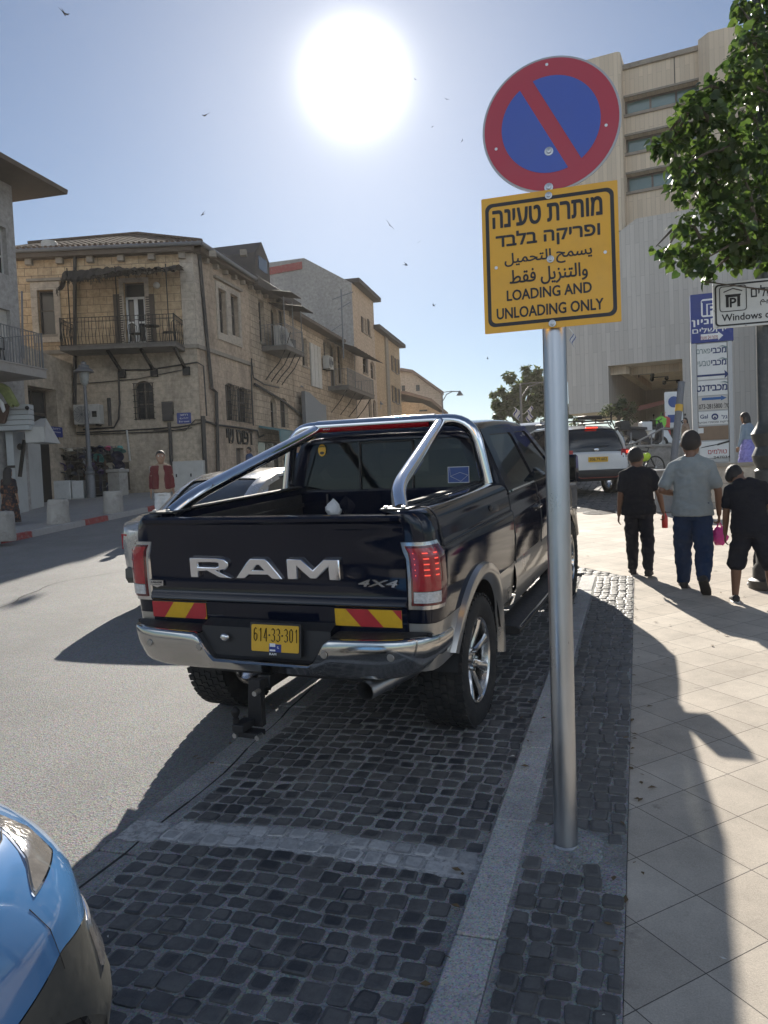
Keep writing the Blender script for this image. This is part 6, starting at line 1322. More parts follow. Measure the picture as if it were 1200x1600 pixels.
#  OTHER CARS
M_['car_white'] = mat('white_car_paint', (.68, .68, .67), .12, 0, .04, 3, coat=.6)
M_['car_silver'] = mat('warm_silver_car_paint', (.5, .48, .45), .25, .55, .04, 3, coat=.8)
M_['car_blue'] = mat('mid_blue_car_paint', (.08, .21, .44), .12, .0, .04, 3, coat=.9, rvar=.03)
M_['cladding'] = mat('grey_body_cladding', (.075, .074, .066), .4, 0, .1, 30, bump=.05, bscale=400)
M_['trim_red'] = mat('dark_red_trim', (.22, .04, .025), .5, 0, .1, 8)
def small_wheel(par, x, y, r, sg):
 o = bpy.data.objects.new('wheel', rm); C.objects.link(o); o.parent = par; k = r / .418; o.scale = (k * .85, k, k); o.location = (x, y, r); o.rotation_euler = (y, 0, 0 if sg > 0 else PI)
 q = bpy.data.objects.new('tyre', tm); C.objects.link(q); q.parent = o
def car(name, label, loc, rz, paint, st, roofst, axles, r, wtrack, belt_w, glass='window_glass', cat='car', cladding=None):
 """st: stations (y, z_low, z_top, half width, crown); roofst: (y, z, half width) along the glasshouse"""
 t = thing(name, label, cat, loc, 0); t.rotation_euler = (math.atan(SLOPE) * math.cos(rz), 0, rz)
 ar = r + .07
 def st_at(y):
  for a, b in zip(st, st[1:]):
   if a[0] <= y <= b[0]: f = (y - a[0]) / (b[0] - a[0]); return [a[i] + (b[i] - a[i]) * f for i in range(5)]
  return list(st[0] if y < st[0][0] else st[-1])
 ys = sorted(set([s_[0] for s_ in st] + [round(ax - ar * math.cos(PI * k / 14), 4) for ax in axles for k in range(15)] + [st[0][0] + (st[-1][0] - st[0][0]) * k / 26 for k in range(27)]))
 def rows_for(lo, hi, out=0.0, fr=(0, .12, .3, .5, .68, .82, .92, 1)):
  rows = []
  for y in ys:
   _, zl, zt_, w, cr = st_at(y); a = 0
   for ax in axles:
    if abs(y - ax) < ar: a = r + math.sqrt(max(ar * ar - (y - ax) ** 2, 0)) * 1.0
   row = []
   for f in fr:
    z = zl + (zt_ - zl) * f; z = max(z, a * .98) if a else z
    z = min(z, zt_); wf = 1 - .07 * (1 - f) ** 3 - .045 * f ** 4 + .012 * math.exp(-((f - .7) / .12) ** 2)
    row.append(Vector((w * wf + out, y, z)))
   rows.append(row)
  return rows
 mb = MB()
 rows = rows_for(0, 1); full = []
 for row, y in zip(rows, ys):
  _, zl, zt_, w, cr = st_at(y); top = [Vector((w * q, y, zt_ + cr * (1 - q * q) * .9 + .012)) for q in (.9, .6, .3, 0)]
  half = row + top; full.append(half + [Vector((-p.x, p.y, p.z)) for p in half[::-1][1:]])
 mb.grid(full); mb._add(full[0], [tuple(range(len(full[0])))]); mb._add(full[-1], [tuple(range(len(full[-1])))[::-1]])
 B = mb.build('body', M_[paint], t, sharp=40)
 if cladding:
  for sg in (1, -1):
   mb = MB(); rw = [[Vector((sg * p.x, p.y, p.z)) for p in row] for row in rows_for(0, 1, .008, (0, .1, .2, .28))]; mb.grid(rw); mb.build('cladding', M_[cladding], t)
 mb = MB(); n = len(roofst); by0, by1 = roofst[0][0], roofst[-1][0]
 def sect(y, z, w, k=1.0):
  _, zl, zt_, wb, cr = st_at(y); b = Vector((belt_w * min(1, wb / max(s_[3] for s_ in st)) * k, y, zt_ - .01)); return [b, Vector((w * 1.04 * k, y, z - .10)), Vector((w * k, y, z - .045)), Vector((w * .88 * k, y, z - .012)), Vector((w * .5 * k, y, z)), Vector((0, y, z + .006))]
 rg = []
 for y, z, w in roofst:
  s_ = sect(y, z, w, .985); rg.append(s_ + [Vector((-p.x, p.y, p.z)) for p in s_[::-1][1:]])
 mb.grid(rg); mb._add(rg[0], [tuple(range(11))]); mb._add(rg[-1], [tuple(range(11))[::-1]]); mb.build('windows', M_[glass], t, sharp=50)
 mb = MB(); rr = []
 for y, z, w in [q for q in roofst if q[1] > max(k[1] for k in roofst) - .11]:
  s_ = [p + Vector((0, 0, .012)) for p in sect(y, z, w)[2:]]; s_[0].x += .01; s_.insert(0, s_[0] + Vector((.012, 0, -.04))); rr.append(s_ + [Vector((-p.x, p.y, p.z)) for p in s_[::-1][1:]])
 mb.grid(rr); mb.build('roof', M_[paint], t, sharp=50)
 return t, st_at, sect, rg
def pillar(t, pts, w, paint, name='pillar', th=.02):
 for sg in (1, -1):
  mb = MB(); P = [Vector((sg * p[0], p[1], p[2])) for p in pts]
  for a, b in zip(P, P[1:]): mb.bar(a, b, w, th) if False else mb.tube([a, b], w / 2, 8, True, .45)
  mb.build(name, M_[paint], t)
def curve_strip(t, pts, w0, w1, paint, name, out=.012):
 """a painted pillar as a ribbon between two edge polylines on both sides of the car"""
 for sg in (1, -1):
  mb = MB(); mb.grid([[Vector((sg * (p[0] + out), p[1], p[2])) for p in row] for row in pts]); mb.build(name, M_[paint], t)
st = [(0, .38, .86, .70, .02), (.05, .30, .90, .80, .03), (.16, .26, .95, .88, .04), (.5, .24, 1.0, .905, .05), (1.1, .22, .98, .91, .04), (2.0, .2, .94, .915, .03), (3.2, .22, .94, .91, .05), (3.9, .24, .88, .89, .06), (4.35, .26, .76, .80, .05), (4.55, .3, .66, .6, .03)]
ro = [(.42, 1.02, .60), (.62, 1.13, .585), (.9, 1.27, .565), (1.15, 1.36, .555), (1.5, 1.425, .56), (2.0, 1.44, .565), (2.4, 1.42, .565), (2.8, 1.31, .58), (3.2, 1.12, .62), (3.45, .98, .66)]
gl = Vector((-4.97, 7.58, 0)); gl.z = gz(0, 8) - .04
t, sa, sec, rg = car('saloon_car', 'warm silver saloon car passing on the far side of the pickup', gl, math.radians(2), 'car_silver', st, ro, (.98, 3.72), .33, 1.55, .80)
cp = []
for y, z, w in ro[0:5]:
 s_ = sec(y, z, w);
 cp.append([s_[3] + Vector((-.05, 0, .012)), s_[3] + Vector((0, 0, .012)), s_[2] + Vector((.006, 0, .008)), s_[1] + Vector((.006, 0, .0)), s_[1].lerp(s_[0], .35 + .1), s_[0] + Vector((.004, 0, 0))])
for sg in (1, -1):
 mb = MB(); mb.grid([[Vector((sg * (p.x + .014), p.y, p.z + .004)) for p in (r_ if i < 2 else r_[:4] + [r_[3].lerp(r_[4], .9 if i == 2 else 0), r_[3].lerp(r_[5], .45 if i == 2 else 0)])] for i, r_ in enumerate(cp)]); mb.build('rear_pillar', M_['car_silver'], t)
 mb = MB(); mb.tube([Vector((sg * (p.x + .012), p.y, p.z)) for p in ([sec(1.08, .0 + 1.0, .6)[0]] + [sec(y, z, w)[1].lerp(sec(y, z, w)[0], f) for y, z, w, f in ((1.0, 1.2, .575, .0), (1.3, 1.39, .556, -.15), (1.8, 1.435, .56, -.2), (2.4, 1.42, .565, -.15), (2.9, 1.27, .59, .0))] + [sec(3.3, 1.0, .64)[0]])], .014, 6); mb.build('window_frame', M_['chrome'], t)
 mb = MB(); p = sec(2.0, 1.44, .565); mb.tube([Vector((sg * (q.x + .006), q.y, q.z)) for q in (p[0], p[1])], .03, 8, True, .5); mb.build('middle_pillar', M_['black'], t)
 mb = MB(); mb.grid([[(sg * x, y, z) for x, y in ((.88, .17), (.83, .075), (.72, .02), (.58, .012))] for z in (.66, .72, .8, .84)]); mb.build('tail_light', M_['lens_red'], t)
 for y in (.98, 3.72): small_wheel(t, sg * .78, y, .33, sg)
 mb = MB(); mb.box((sg * .99, 2.95, .99), (.16, .09, .12)); mb.build('door_mirror', M_['car_silver'], t, bevel=.03)
 mb = MB(); mb.box((sg * .915, 1.85, .80), (.03, .16, .025)); mb.build('door_handle', M_['chrome'], t, bevel=.008)
mb = MB(); mb.loft([[(x, y, z) for y, z in ((.04, .46), (-.035, .44), (-.045, .34), (.0, .27), (.1, .27))] for x in (-.74, -.6, 0, .6, .74)], True, True, True); mb.build('rear_bumper', M_['cladding'], t)
mb = MB(); mb.box((0, -.01, .62), (.5, .02, .11)); mb.build('number_plate', M_['plate_yellow'], t)
rearR = gnd(957, 768); rz = math.radians(30); fwd = Vector((-math.sin(rz), math.cos(rz), 0)); rt = Vector((math.cos(rz), math.sin(rz), 0))
loc = rearR - rt * .78 - fwd * .72; loc.z = gz(0, loc.y) - .03
st = [(-.0, .50, 1.02, .74, .0), (.06, .42, 1.06, .84, .01), (.2, .34, 1.08, .90, .02), (.8, .28, 1.06, .91, .02), (2.2, .26, 1.02, .91, .02), (3.4, .28, 1.02, .905, .05), (4.1, .32, .96, .87, .06), (4.5, .36, .8, .76, .04), (4.62, .42, .7, .6, .02)]
ro = [(.07, 1.10, .72), (.12, 1.3, .70), (.2, 1.5, .66), (.3, 1.62, .63), (.6, 1.68, .635), (1.4, 1.70, .64), (2.2, 1.67, .64), (2.6, 1.6, .64), (3.0, 1.4, .68), (3.4, 1.12, .74)]
t, sa, sec, rg = car('white_suv', 'white off-road car with roof basket and yellow number plate turning at the side street', loc, rz, 'car_white', st, ro, (.78, 3.45), .36, 1.56, .82, 'dark_glass', cladding='black')
for sg in (1, -1):
 for i, (ya, wa) in enumerate(((.13, .085), (1.2, .05), (2.15, .045))):
  mb = MB(); zt_ = [1.54, 1.62, 1.6][i]; b = sec(ya, 1.5, .67); mb.tube([Vector((sg * .80, ya + .02, 1.06)), Vector((sg * .72, ya + .05, 1.36)), Vector((sg * .655, ya + (.16 if i == 0 else .03), zt_))], wa, 8, True, .4); mb.build('pillar', M_['car_white' if i == 0 else 'black'], t)
 mb = MB(); mb.grid([[(sg * x, y, z) for x, y in ((.91, .26), (.88, .1), (.80, .02), (.62, -.004))] for z in (.98, 1.03, 1.09, 1.13)]); mb.build('tail_light', M_['lens_red'], t)
 mb = MB(); mb.grid([[(sg * x, y, z) for x, y in ((.885, .11), (.80, .015), (.66, -.006))] for z in (.93, .975)]); mb.build('reversing_light', M_['lens_clear'], t)
 mb = MB(); mb.box((sg * .80, .02, 1.065), (.09, .012, .06)); mb.build('lit_lamp', M_['led'], t, bevel=.01)
 mb = MB(); mb.tube([(sg * .6, .45, 1.72), (sg * .6, .5, 1.76), (sg * .61, 2.2, 1.76), (sg * .61, 2.3, 1.70)], .02, 8); mb.build('roof_rail', M_['black'], t)
 for y in (.78, 3.45): small_wheel(t, sg * .78, y, .36, sg)
 mb = MB(); mb.box((sg * 1.0, 2.95, 1.1), (.17, .1, .15)); mb.build('door_mirror', M_['car_white'], t, bevel=.03)
mb = MB(); mb.loft([[(x, y, z) for y, z in ((.05, .66), (-.06, .655), (-.075, .5), (-.02, .40), (.1, .38))] for x in (-.84, -.7, -.4, 0, .4, .7, .84)], True, True, True); bmp = mb.build('rear_bumper', M_['black'], t)
mb = MB(); mb.tube([(-.8, -.072, .55), (-.55, -.082, .52), (-.45, -.082, .47), (.45, -.082, .47), (.55, -.082, .52), (.8, -.072, .55)], .012, 6); mb.build('bumper_trim', M_['trim_red'], bmp)
mb = MB(); mb.box((.02, -.012, .90), (.5, .02, .12)); npl = mb.build('number_plate', M_['plate_yellow'], t)
mb = MB(); text_mb(mb, '306.79.602', basis((.02, -.0235, .905), (1, 0, 0), (0, 0, 1)), width=.44, height=.07, bold=.03); mb.build('plate_number', M_['letter_black'], npl, fix=False)
mb = MB(); mb.box((0, .285, 1.655), (.3, .05, .03)); mb.build('high_stop_lamp', M_['led'], t, bevel=.006)
mb = MB(); mb.ball((0, .035, 1.13), .05, 10, 6, (1.3, .3, .8)); mb.build('rear_badge', M_['chrome'], t); mb = MB(); mb.tube([(-.05, .05, 1.18), (.3, .07, 1.22)], .01, 6); mb.build('wiper', M_['black'], t)
bk = MB()
for y in (.5, .95, 1.4, 1.85): bk.bar((-.58, y, 1.82), (.58, y, 1.82), .04, .02)
for x in (-.58, .58): bk.bar((x, .4, 1.90), (x, 1.95, 1.90), .03); bk.bar((x, .4, 1.82), (x, 1.95, 1.82), .03); [bk.bar((x, y, 1.76), (x, y, 1.9), .025) for y in (.4, 1.2, 1.95)]
bk.bar((-.58, .4, 1.9), (.58, .4, 1.9), .03); bk.bar((.58, .4, 1.76), (.58, .4, 2.02), .03); bk.build('roof_basket', M_['iron'], t)
bk = MB(); bk.box((.22, .8, 1.90), (.42, .5, .1)); bk.build('roof_box', M_['black'], t, bevel=.02)
loc = at(826, 745, 24.0); loc.z = gz(0, loc.y) - .04
st = [(0, .45, 1.0, .74, 0), (.06, .4, 1.02, .82, .01), (.3, .34, 1.04, .86, .02), (3.0, .32, 1.0, .86, .03), (3.9, .4, .9, .8, .03), (4.1, .5, .8, .7, .02)]
ro = [(.06, 1.1, .74), (.12, 1.5, .72), (.2, 1.78, .70), (.4, 1.86, .70), (2.2, 1.86, .7), (2.6, 1.75, .7), (3.1, 1.1, .76)]
t, *_ = car('square_backed_car', 'pale square backed car seen beyond the pickup roof', loc, math.radians(-8), 'car_white', st, ro, (.8, 3.3), .37, 1.5, .8, 'dark_glass')
for sg in (1, -1):
 mb = MB(); mb.tube([(sg * .79, .07, 1.02), (sg * .735, .13, 1.5), (sg * .70, .2, 1.8)], .05, 8); mb.build('pillar', M_['car_white'], t)
 mb = MB(); mb.box((sg * .72, .0, .9), (.14, .06, .2)); mb.build('tail_light', M_['lens_red'], t, bevel=.01)
 for y in (.8, 3.3): small_wheel(t, sg * .72, y, .37, sg)
mb = MB(); mb.lathe([(.001, .0), (.2, .0), (.33, -.02), (.36, -.1), (.33, -.18), (.001, -.18)], (.1, -.02, 1.15), 24, 'Y'); mb.build('spare_wheel_cover', M_['cladding'], t)
BT = thing('blue_crossover', 'blue crossover with grey cladding, its front corner at the lower left edge', 'car', (-2.13, -2.2, gz(0, -.8) - .07)); BT.rotation_euler = (math.atan(SLOPE), 0, 0)
bpy.context.view_layer.update(); BI = BT.matrix_basis.inverted()
g0 = lambda x, y, z: BI @ Vector((x + .14, y, gz(0, y) + z - .027))
def bq(z):
 P = [(.12, -1.44, 1.60), (.3, -1.375, 1.70), (.45, -1.355, 1.715), (.6, -1.335, 1.64), (.66, -1.33, 1.61), (.72, -1.335, 1.60), (.80, -1.35, 1.585), (.86, -1.375, 1.555), (.92, -1.405, 1.50), (.955, -1.44, 1.45), (.985, -1.50, 1.39), (1.01, -1.60, 1.30)]
 for a, b in zip(P, P[1:]):
  if z <= b[0]: f = (z - a[0]) / (b[0] - a[0]); return a[1] + (b[1] - a[1]) * f, a[2] + (b[2] - a[2]) * f
 return P[-1][1:]
def bp(t, z, off=0.0):
 x, y = bq(z); A = Vector((x, y - .85)); B = Vector((x, y - .06)); Cc = Vector((x - .10, y + .09)); D = Vector((-2.27, y + .2))
 def q(t): return A * (1 - t) ** 3 + B * 3 * t * (1 - t) ** 2 + Cc * 3 * t * t * (1 - t) + D * t ** 3
 p = q(t); d = q(min(t + .01, 1)) - q(max(t - .01, 0)); n = Vector((d.y, -d.x)); n = n.normalized(); n = n if n.x > 0 or n.y > 0 else -n
 return Vector((p.x + n.x * off, p.y + n.y * off, z))
tt = [k / 60 for k in range(61)]
def bshell(z0, z1, nz, t0=0, t1=1, off=0.0, arch=False, zf=None, n=60):
 rows = []
 for i in range(n + 1):
  t = t0 + (t1 - t0) * i / n; row = []
  for k in range(nz + 1):
   za, zb = (zf(t) if zf else (z0, z1)); z = za + (zb - za) * k / nz
   p = bp(t, z, off)
   if arch:
    a = .24 + math.sqrt(max(.43 ** 2 - (p.y - 1.15) ** 2, 0)) if abs(p.y - 1.15) < .43 and p.x > -1.7 else 0
    if z < a: p = bp(t, min(a, zb), off)
   row.append(g0(*p))
  rows.append(row)
 return rows
def zcut(t):
 return .69 + .05 * math.sin(min(t / .5, 1) * PI) * 0 + (.05 * max(0, 1 - abs(t - .34) / .22)) - .0 + (.0 if t < .55 else -.04)
mb = MB(); mb.grid(bshell(0, 0, 10, zf=lambda t: (zcut(t), .955))); mb.build('wing', M_['car_blue'], BT, fix=False)
mb = MB(); mb.grid(bshell(0, 0, 12, arch=True, zf=lambda t: (.16, zcut(t) - .004))); mb.build('cladding', M_['cladding'], BT, fix=False)
mb = MB(); rows = []
for k in range(13):
 f = k / 12; r_ = []
 for i in range(41):
  t = i / 40; p = bp(t, .955); c = Vector((-2.27, p.y - .7, 1.12)); q = p.lerp(c, f); q.z = .955 + .14 * math.sin(f * PI / 2) ** .8; r_.append(g0(*q))
 rows.append(r_)
mb.grid(rows); mb.build('bonnet', M_['car_blue'], BT, fix=False)
def patch(name, m, tf0, tf1, z0, z1, off, par, n=16):
 mb = MB(); rows = []
 for k in range(n + 1):
  z = z0 + (z1 - z0) * k / n; a, b = tf0(k / n), tf1(k / n); rows.append([g0(*bp(a + (b - a) * j / 14, z, off)) for j in range(15)])
 mb.grid(rows); edge = rows[0] + [r[-1] for r in rows[1:]] + rows[-1][::-1][1:] + [r[0] for r in rows[::-1][1:-1]]
 cc = sum(edge, Vector()) / len(edge); mb.loft([edge, [e.lerp(cc, .03) + Vector((-.012, -.012, 0)) for e in edge]], True, False)
 return mb.build(name, M_[m], par, fix=False)
M_['lamp_lens'] = mat('smoked_lamp_lens', (.3, .28, .26), .08, .35, .2, 25, coat=1, bump=.15, bscale=60)
dr = patch('running_light', 'chrome', lambda f: .36 + .22 * f ** 1.4, lambda f: .53 + .12 * f, .868, .972, .003, BT)
patch('lens', 'lamp_lens', lambda f: .372 + .215 * f ** 1.4, lambda f: .518 + .122 * f, .875, .968, .007, dr)
hl_ = patch('headlight', 'chrome', lambda f: .44 + .05 * f, lambda f: .70, .545, .685, .004, BT); patch('lens', 'lamp_lens', lambda f: .455 + .05 * f, lambda f: .69, .556, .676, .009, hl_)
mb = MB(); mb.tube([g0(*bp(.33, z, -.0006)) for z in [.70 + .01 * k for k in range(17)]], .0015, 5); mb.tube([g0(*bp(t, .952 + .006 * t, .002)) for t in (0, .1, .2, .3, .4, .5, .6, .7)], .0025, 5); mb.build('panel_seam', M_['black'], BT)
mb = MB(); L = lambda x, y, z: g0(x, y, z)
prf = [(.9, .2), (.93, .5), (.93, .72), (.90, .95), (.84, 1.0)]
mb.grid([[L(-2.27 + s_ * w, y, z) for s_, w, z in [(1, w, z) for w, z in prf] + [(-1, w, z) for w, z in prf[::-1]]] for y in (.62, .3, -.2, -1.0, -1.8, -2.4)]); mb.build('body', M_['car_blue'], BT)
mb = MB(); mb.loft([[L(-2.27 + x, y, z) for x, z in ((-w, 1.0), (-w * .82, zt_), (w * .82, zt_), (w, 1.0))] for y, zt_, w in ((.75, 1.05, .8), (.1, 1.45, .82), (-.6, 1.55, .82), (-1.8, 1.5, .8), (-2.35, 1.1, .76))], True, True, False); mb.build('windows', M_['dark_glass'], BT)
mb = MB(); mb.grid([[L(-2.27 + x, y, z + .01) for x in (-.66, -.3, .3, .66)] for y, z in ((.05, 1.47), (-.6, 1.56), (-1.8, 1.52))]); mb.build('roof', M_['car_blue'], BT)
for sg in (1, -1):
 for y in (3.37 - .0, .75):
  o = bpy.data.objects.new('wheel', rm); C.objects.link(o); o.parent = BT; k = .33 / .418; o.scale = (k * .8, k, k); o.location = (sg * .78, y, .33); o.rotation_euler = (y, 0, 0 if sg > 0 else PI); q = bpy.data.objects.new('tyre', tm); C.objects.link(q); q.parent = o
mb = MB(); mb.lathe([(.36, -.3), (.36, .05)], (.72, 3.37, .35), 20, 'X', 0, PI); mb.build('wheel_housing', M_['black'], BT)
#  SIGNS
M_['sign_red'] = mat('red_sign_face', (.44, .045, .07), .45, 0, .05, 4)  # haze and light through the disc are put into this red
M_['sign_blue'] = mat('blue_sign_face', (.06, .11, .43), .45, 0, .05, 4)  # blue brightened the same way, haze and translucency in the colour
M_['sign_rim'] = mat('dull_aluminium', (.4, .4, .4), .5, .7, .1, 10)
M_['sign_yellow'] = mat('orange_yellow_sign_face', (.78, .40, .03), .42, 0, .05, 5, dirt=((.6, .28, .03), 6, .35))
M_['sign_black'] = mat('black_sign_print', (.014, .012, .013), .45, 0, .1, 6)
M_['sign_white'] = mat('white_sign_face', (.68, .68, .66), .45, 0, .04, 4, dirt=((.5, .49, .46), 5, .3))
M_['hole_light'] = mat('bolt_hole', (.75, .78, .8), .5, 0, .05, 5)
pb = Vector((hole.x, hole.y, gz(0, hole.y)))
PS = thing('parking_sign', 'round red and blue no parking sign over a yellow loading plate on a steel pole', 'traffic sign', pb)
d0 = depth_of(pb)
top_ = at(865, 470, d0 + .02); lean = Vector((top_.x - pb.x, top_.y - pb.y, top_.z - pb.z)); lean *= 1.0
up = lean.normalized()
HT_ = h_at(866, 250, pb)
mb = MB(); rr = 36 / 2 * d0 / FPX * 1.02
mb.lathe([(.001, -.05), (rr, -.05), (rr, HT_), (rr * .9, HT_ + .005), (.001, HT_ + .005)], seg=32)
mb.xform(Vector((0, 0, 1)).rotation_difference(up).to_matrix().to_4x4()); pole = mb.build('pole', M_['steel'], PS)
mb = MB(); mb.lathe([(rr * 1.02, 0), (rr * 1.16, .0), (rr * 1.16, .012), (rr * 1.02, .02)], seg=32); mb.build('base_ring', M_['zinc'], PS)
vd = (CR.transposed() @ Vector((0, 0, 1)))
azp = math.radians(-73.5 - 18.5); px_ = -Vector((math.sin(azp), math.cos(azp), 0))
n_ = Vector((0, 0, 1)).cross(px_); n_ = -n_ if n_.dot(pb) > 0 else n_
yv = up
def on_plate(px, py, o=0.0, c=None):
 q = Vector((0, 0, CAM_H)); c = c if c is not None else pc; r = ray(px, py); t = ((c + n_ * o) - q).dot(n_) / r.dot(n_); return q + r * t
axis = pb + up * ((at(862, 400, d0).z - pb.z)); pc = axis + n_ * (rr + .006)
Mp = basis(pc, px_, up)
def loc2(px, py): v = Mp.inverted() @ on_plate(px, py); return (v.x, v.y)
def rel(M): M = M.copy(); M.translation = M.translation - pb; return M
ML = rel(Mp)
c_ = loc2(861, 190); e1 = loc2(757, 190); e2 = loc2(966, 188); rad = (e2[0] - e1[0]) / 2; cx = (e1[0] + e2[0]) / 2; t1 = loc2(853, 79);
b1 = loc2(857, 299); rad = (t1[1] - b1[1]) / 2; cy = (t1[1] + b1[1]) / 2
Md = ML @ Matrix.Translation((cx, cy, .0))
mb = MB(); plate(mb, [circle(0, 0, rad, 64)], Md, .006); disc = mb.build('disc', M_['sign_rim'], PS)
mb = MB(); R1, R2 = rad * .968, rad * .712; plate(mb, [circle(0, 0, R1, 64)], Md @ Matrix.Translation((0, 0, .0022)), .0016); mb.build('red_face', M_['sign_red'], disc)
def half(sgn):
 hw = rad * .108; a = math.radians(-62); u = Vector((math.cos(a), math.sin(a))); v = Vector((-u.y, u.x)) * sgn
 half_ang = math.acos(hw / R2); a0 = math.atan2(v.y, v.x); return [(R2 * math.cos(a0 - half_ang + 2 * half_ang * k / 30), R2 * math.sin(a0 - half_ang + 2 * half_ang * k / 30)) for k in range(31)]
for sgn in (1, -1): mb = MB(); plate(mb, [half(sgn)], Md @ Matrix.Translation((0, 0, .0038)), .001); mb.build('blue_field', M_['sign_blue'], disc)
def bolt(x, y, z, r=.011, m='zinc', par=None):
 mb = MB(); mb.lathe([(r * 1.7, 0), (r * 1.7, .002), (r, .003), (r * .85, .008), (.001, .009)], seg=14); mb.xform(ML @ Matrix.Translation((x, y, z))); return mb.build('bolt', M_[m], par or PS)
for p in ((857, 233), (857, 291)): bolt(*loc2(*p), .004)
for p in ((853, 92), (774, 229), (947, 191)): mb = MB(); q = loc2(*p); plate(mb, [circle(q[0], q[1], .0065, 12)], ML @ Matrix.Translation((0, 0, .0042)), .0006); mb.build('rivet_hole', M_['hole_light'], disc)
corners = [loc2(*p) for p in ((753, 308), (969, 283), (967, 508), (758, 522))]
x0 = (corners[0][0] + corners[3][0]) / 2; x1 = (corners[1][0] + corners[2][0]) / 2; y1 = (corners[0][1] + corners[1][1]) / 2; y0 = (corners[2][1] + corners[3][1]) / 2
print('sign', d0, rad, corners)
MY = ML @ Matrix.Translation((0, 0, .012)); w, h = x1 - x0, y1 - y0; cx2, cy2 = (x0 + x1) / 2, (y0 + y1) / 2
mb = MB(); plate(mb, [rrect(x0, y0, x1, y1, .004, 2)], MY, .003); yp = mb.build('yellow_plate', M_['sign_yellow'], PS)
mb = MB(); b = h * .045; bw_ = h * .026; plate(mb, [rrect(x0 + b * .6, y0 + b, x1 - b * .6, y1 - b, .03, 6), rrect(x0 + b * .6 + bw_, y0 + b + bw_, x1 - b * .6 - bw_, y1 - b - bw_, .022, 6)], MY @ Matrix.Translation((0, 0, .0008)), .0006); mb.build('border', M_['sign_black'], yp)
lines = [('מותרת טעינה', .335, .80, .13, True, .05), ('ופריקה בלבד', .165, .76, .13, True, .05), ('ﻳﺴﻤﺢ ﺍﻟﺘﺤﻤﻴﻞ', .018, .64, .112, True, .035), ('ﻭﺍﻟﺘﻨﺰﻳﻞ ﻓﻘﻂ', -.115, .57, .125, True, .035), ('LOADING AND', -.235, .62, .075, False, .042), ('UNLOADING ONLY', -.362, .78, .078, False, .042)]
mb = MB()
for s_, fy, fw, fh, rtl, bold in lines:
 text_mb(mb, s_, MY @ Matrix.Translation((cx2 - .008, cy2 + h * fy, .0012)), width=w * fw, height=h * fh, rtl=rtl, bold=bold)
mb.build('lettering', M_['sign_black'], yp, fix=False)
for fx, fy in ((0, .455), (-.0, .045 - .05), (0, -.47)): bolt((loc2(857, 300)[0]), cy2 + h * fy, .0165, .009)
for fx, fy in ((-.40, -.02), (.40, .0)): mb = MB(); plate(mb, [circle(cx2 + w * fx, cy2 + h * fy, .007, 12)], MY @ Matrix.Translation((0, 0, .002)), .001); mb.build('rivet_hole', M_['hole_light'], yp)
for z_ in (.02, -.13):
 mb = MB(); q = axis + up * (z_ * 1.0) - pb; mb.tube([q - px_ * .06, q + px_ * .06], .012, 8);
#  the parking pylon
pp = gnd(1112, 742); dq = 19.0; base_p = at(1112, 700, dq); base_p.z = gz(base_p.x, base_p.y)
PY = thing('pylon_sign', 'tall pylon sign with blue parking panel over white clinic panels', 'sign', base_p)
azq = math.radians(-72 - 18.5); qx = -Vector((math.sin(azq), math.cos(azq), 0)); FPy = Facade(base_p, qx);
if FPy.n.dot(base_p) > 0: FPy.n = -FPy.n
FPy.base = base_p
MPy = lambda s, z, o: basis(FPy.P(s, z, o), FPy.d, (0, 0, 1))
def prect(x0, y0, x1, y1): return FPy.rect(x0, y0, x1, y1)
L0 = prect(1081, 500, 1145, 720); zb0 = base_p.z
mb = MB(); fbox(mb, FPy, L0[0], zb0, L0[0] + .12, FPy.px(1083, 534)[1], -.2, .03); fbox(mb, FPy, L0[2] - .1, zb0, L0[2], FPy.px(1143, 530)[1], -.2, .03); mb.build('post', M_['sign_rim'], PY)
mb = MB(); fbox(mb, FPy, L0[0] + .13, FPy.px(1112, 722)[1], L0[2] - .11, FPy.px(1112, 534)[1], -.17, .0); mb.build('cabinet', M_['sign_rim'], PY)
r = prect(1079, 458, 1145, 535); mb = MB(); fbox(mb, FPy, r[0], r[1], r[2], r[3], -.22, .05); bp_ = mb.build('blue_panel', M_['sign_navy'] if 'sign_navy' in M_ else M_['blue_sign'], PY, bevel=.01)
def lab(px, py, s_, par, m='letter_white', width=None, height=None, rtl=False, bold=.02, o=.056):
 mb = MB(); a, z = FPy.px(px, py, o); text_mb(mb, s_, MPy(a, z, o), width=width, height=height, rtl=rtl, bold=bold); return mb.build('lettering', M_[m], par, fix=False)
k = dq / FPX
rP = prect(1095, 467, 1128, 495); mb = MB(); plate(mb, [rrect(0, 0, rP[2] - rP[0], rP[3] - rP[1], .06)], basis(FPy.P(rP[0], rP[1], .058), FPy.d, (0, 0, 1)), .006); lg = mb.build('parking_emblem', M_['letter_white'], bp_)
def p_emblem(w_, h_, M, roof=True):
 mb = MB(); T = w_ * .17
 plate(mb, [[(-w_ * .42, -h_ * .4), (-w_ * .42 + T, -h_ * .4), (-w_ * .42 + T, h_ * .22), (w_ * .42 - T, h_ * .22), (w_ * .42 - T, -h_ * .4), (w_ * .42, -h_ * .4), (w_ * .42, h_ * .3), (w_ * .46, h_ * .3), (w_ * .46, h_ * .4), (-w_ * .46, h_ * .4), (-w_ * .46, h_ * .3), (-w_ * .42, h_ * .3)]], M, .002)
 text_mb(mb, 'P', M @ Matrix.Translation((.0, -h_ * .12, 0)), height=h_ * .56, bold=.05); return mb
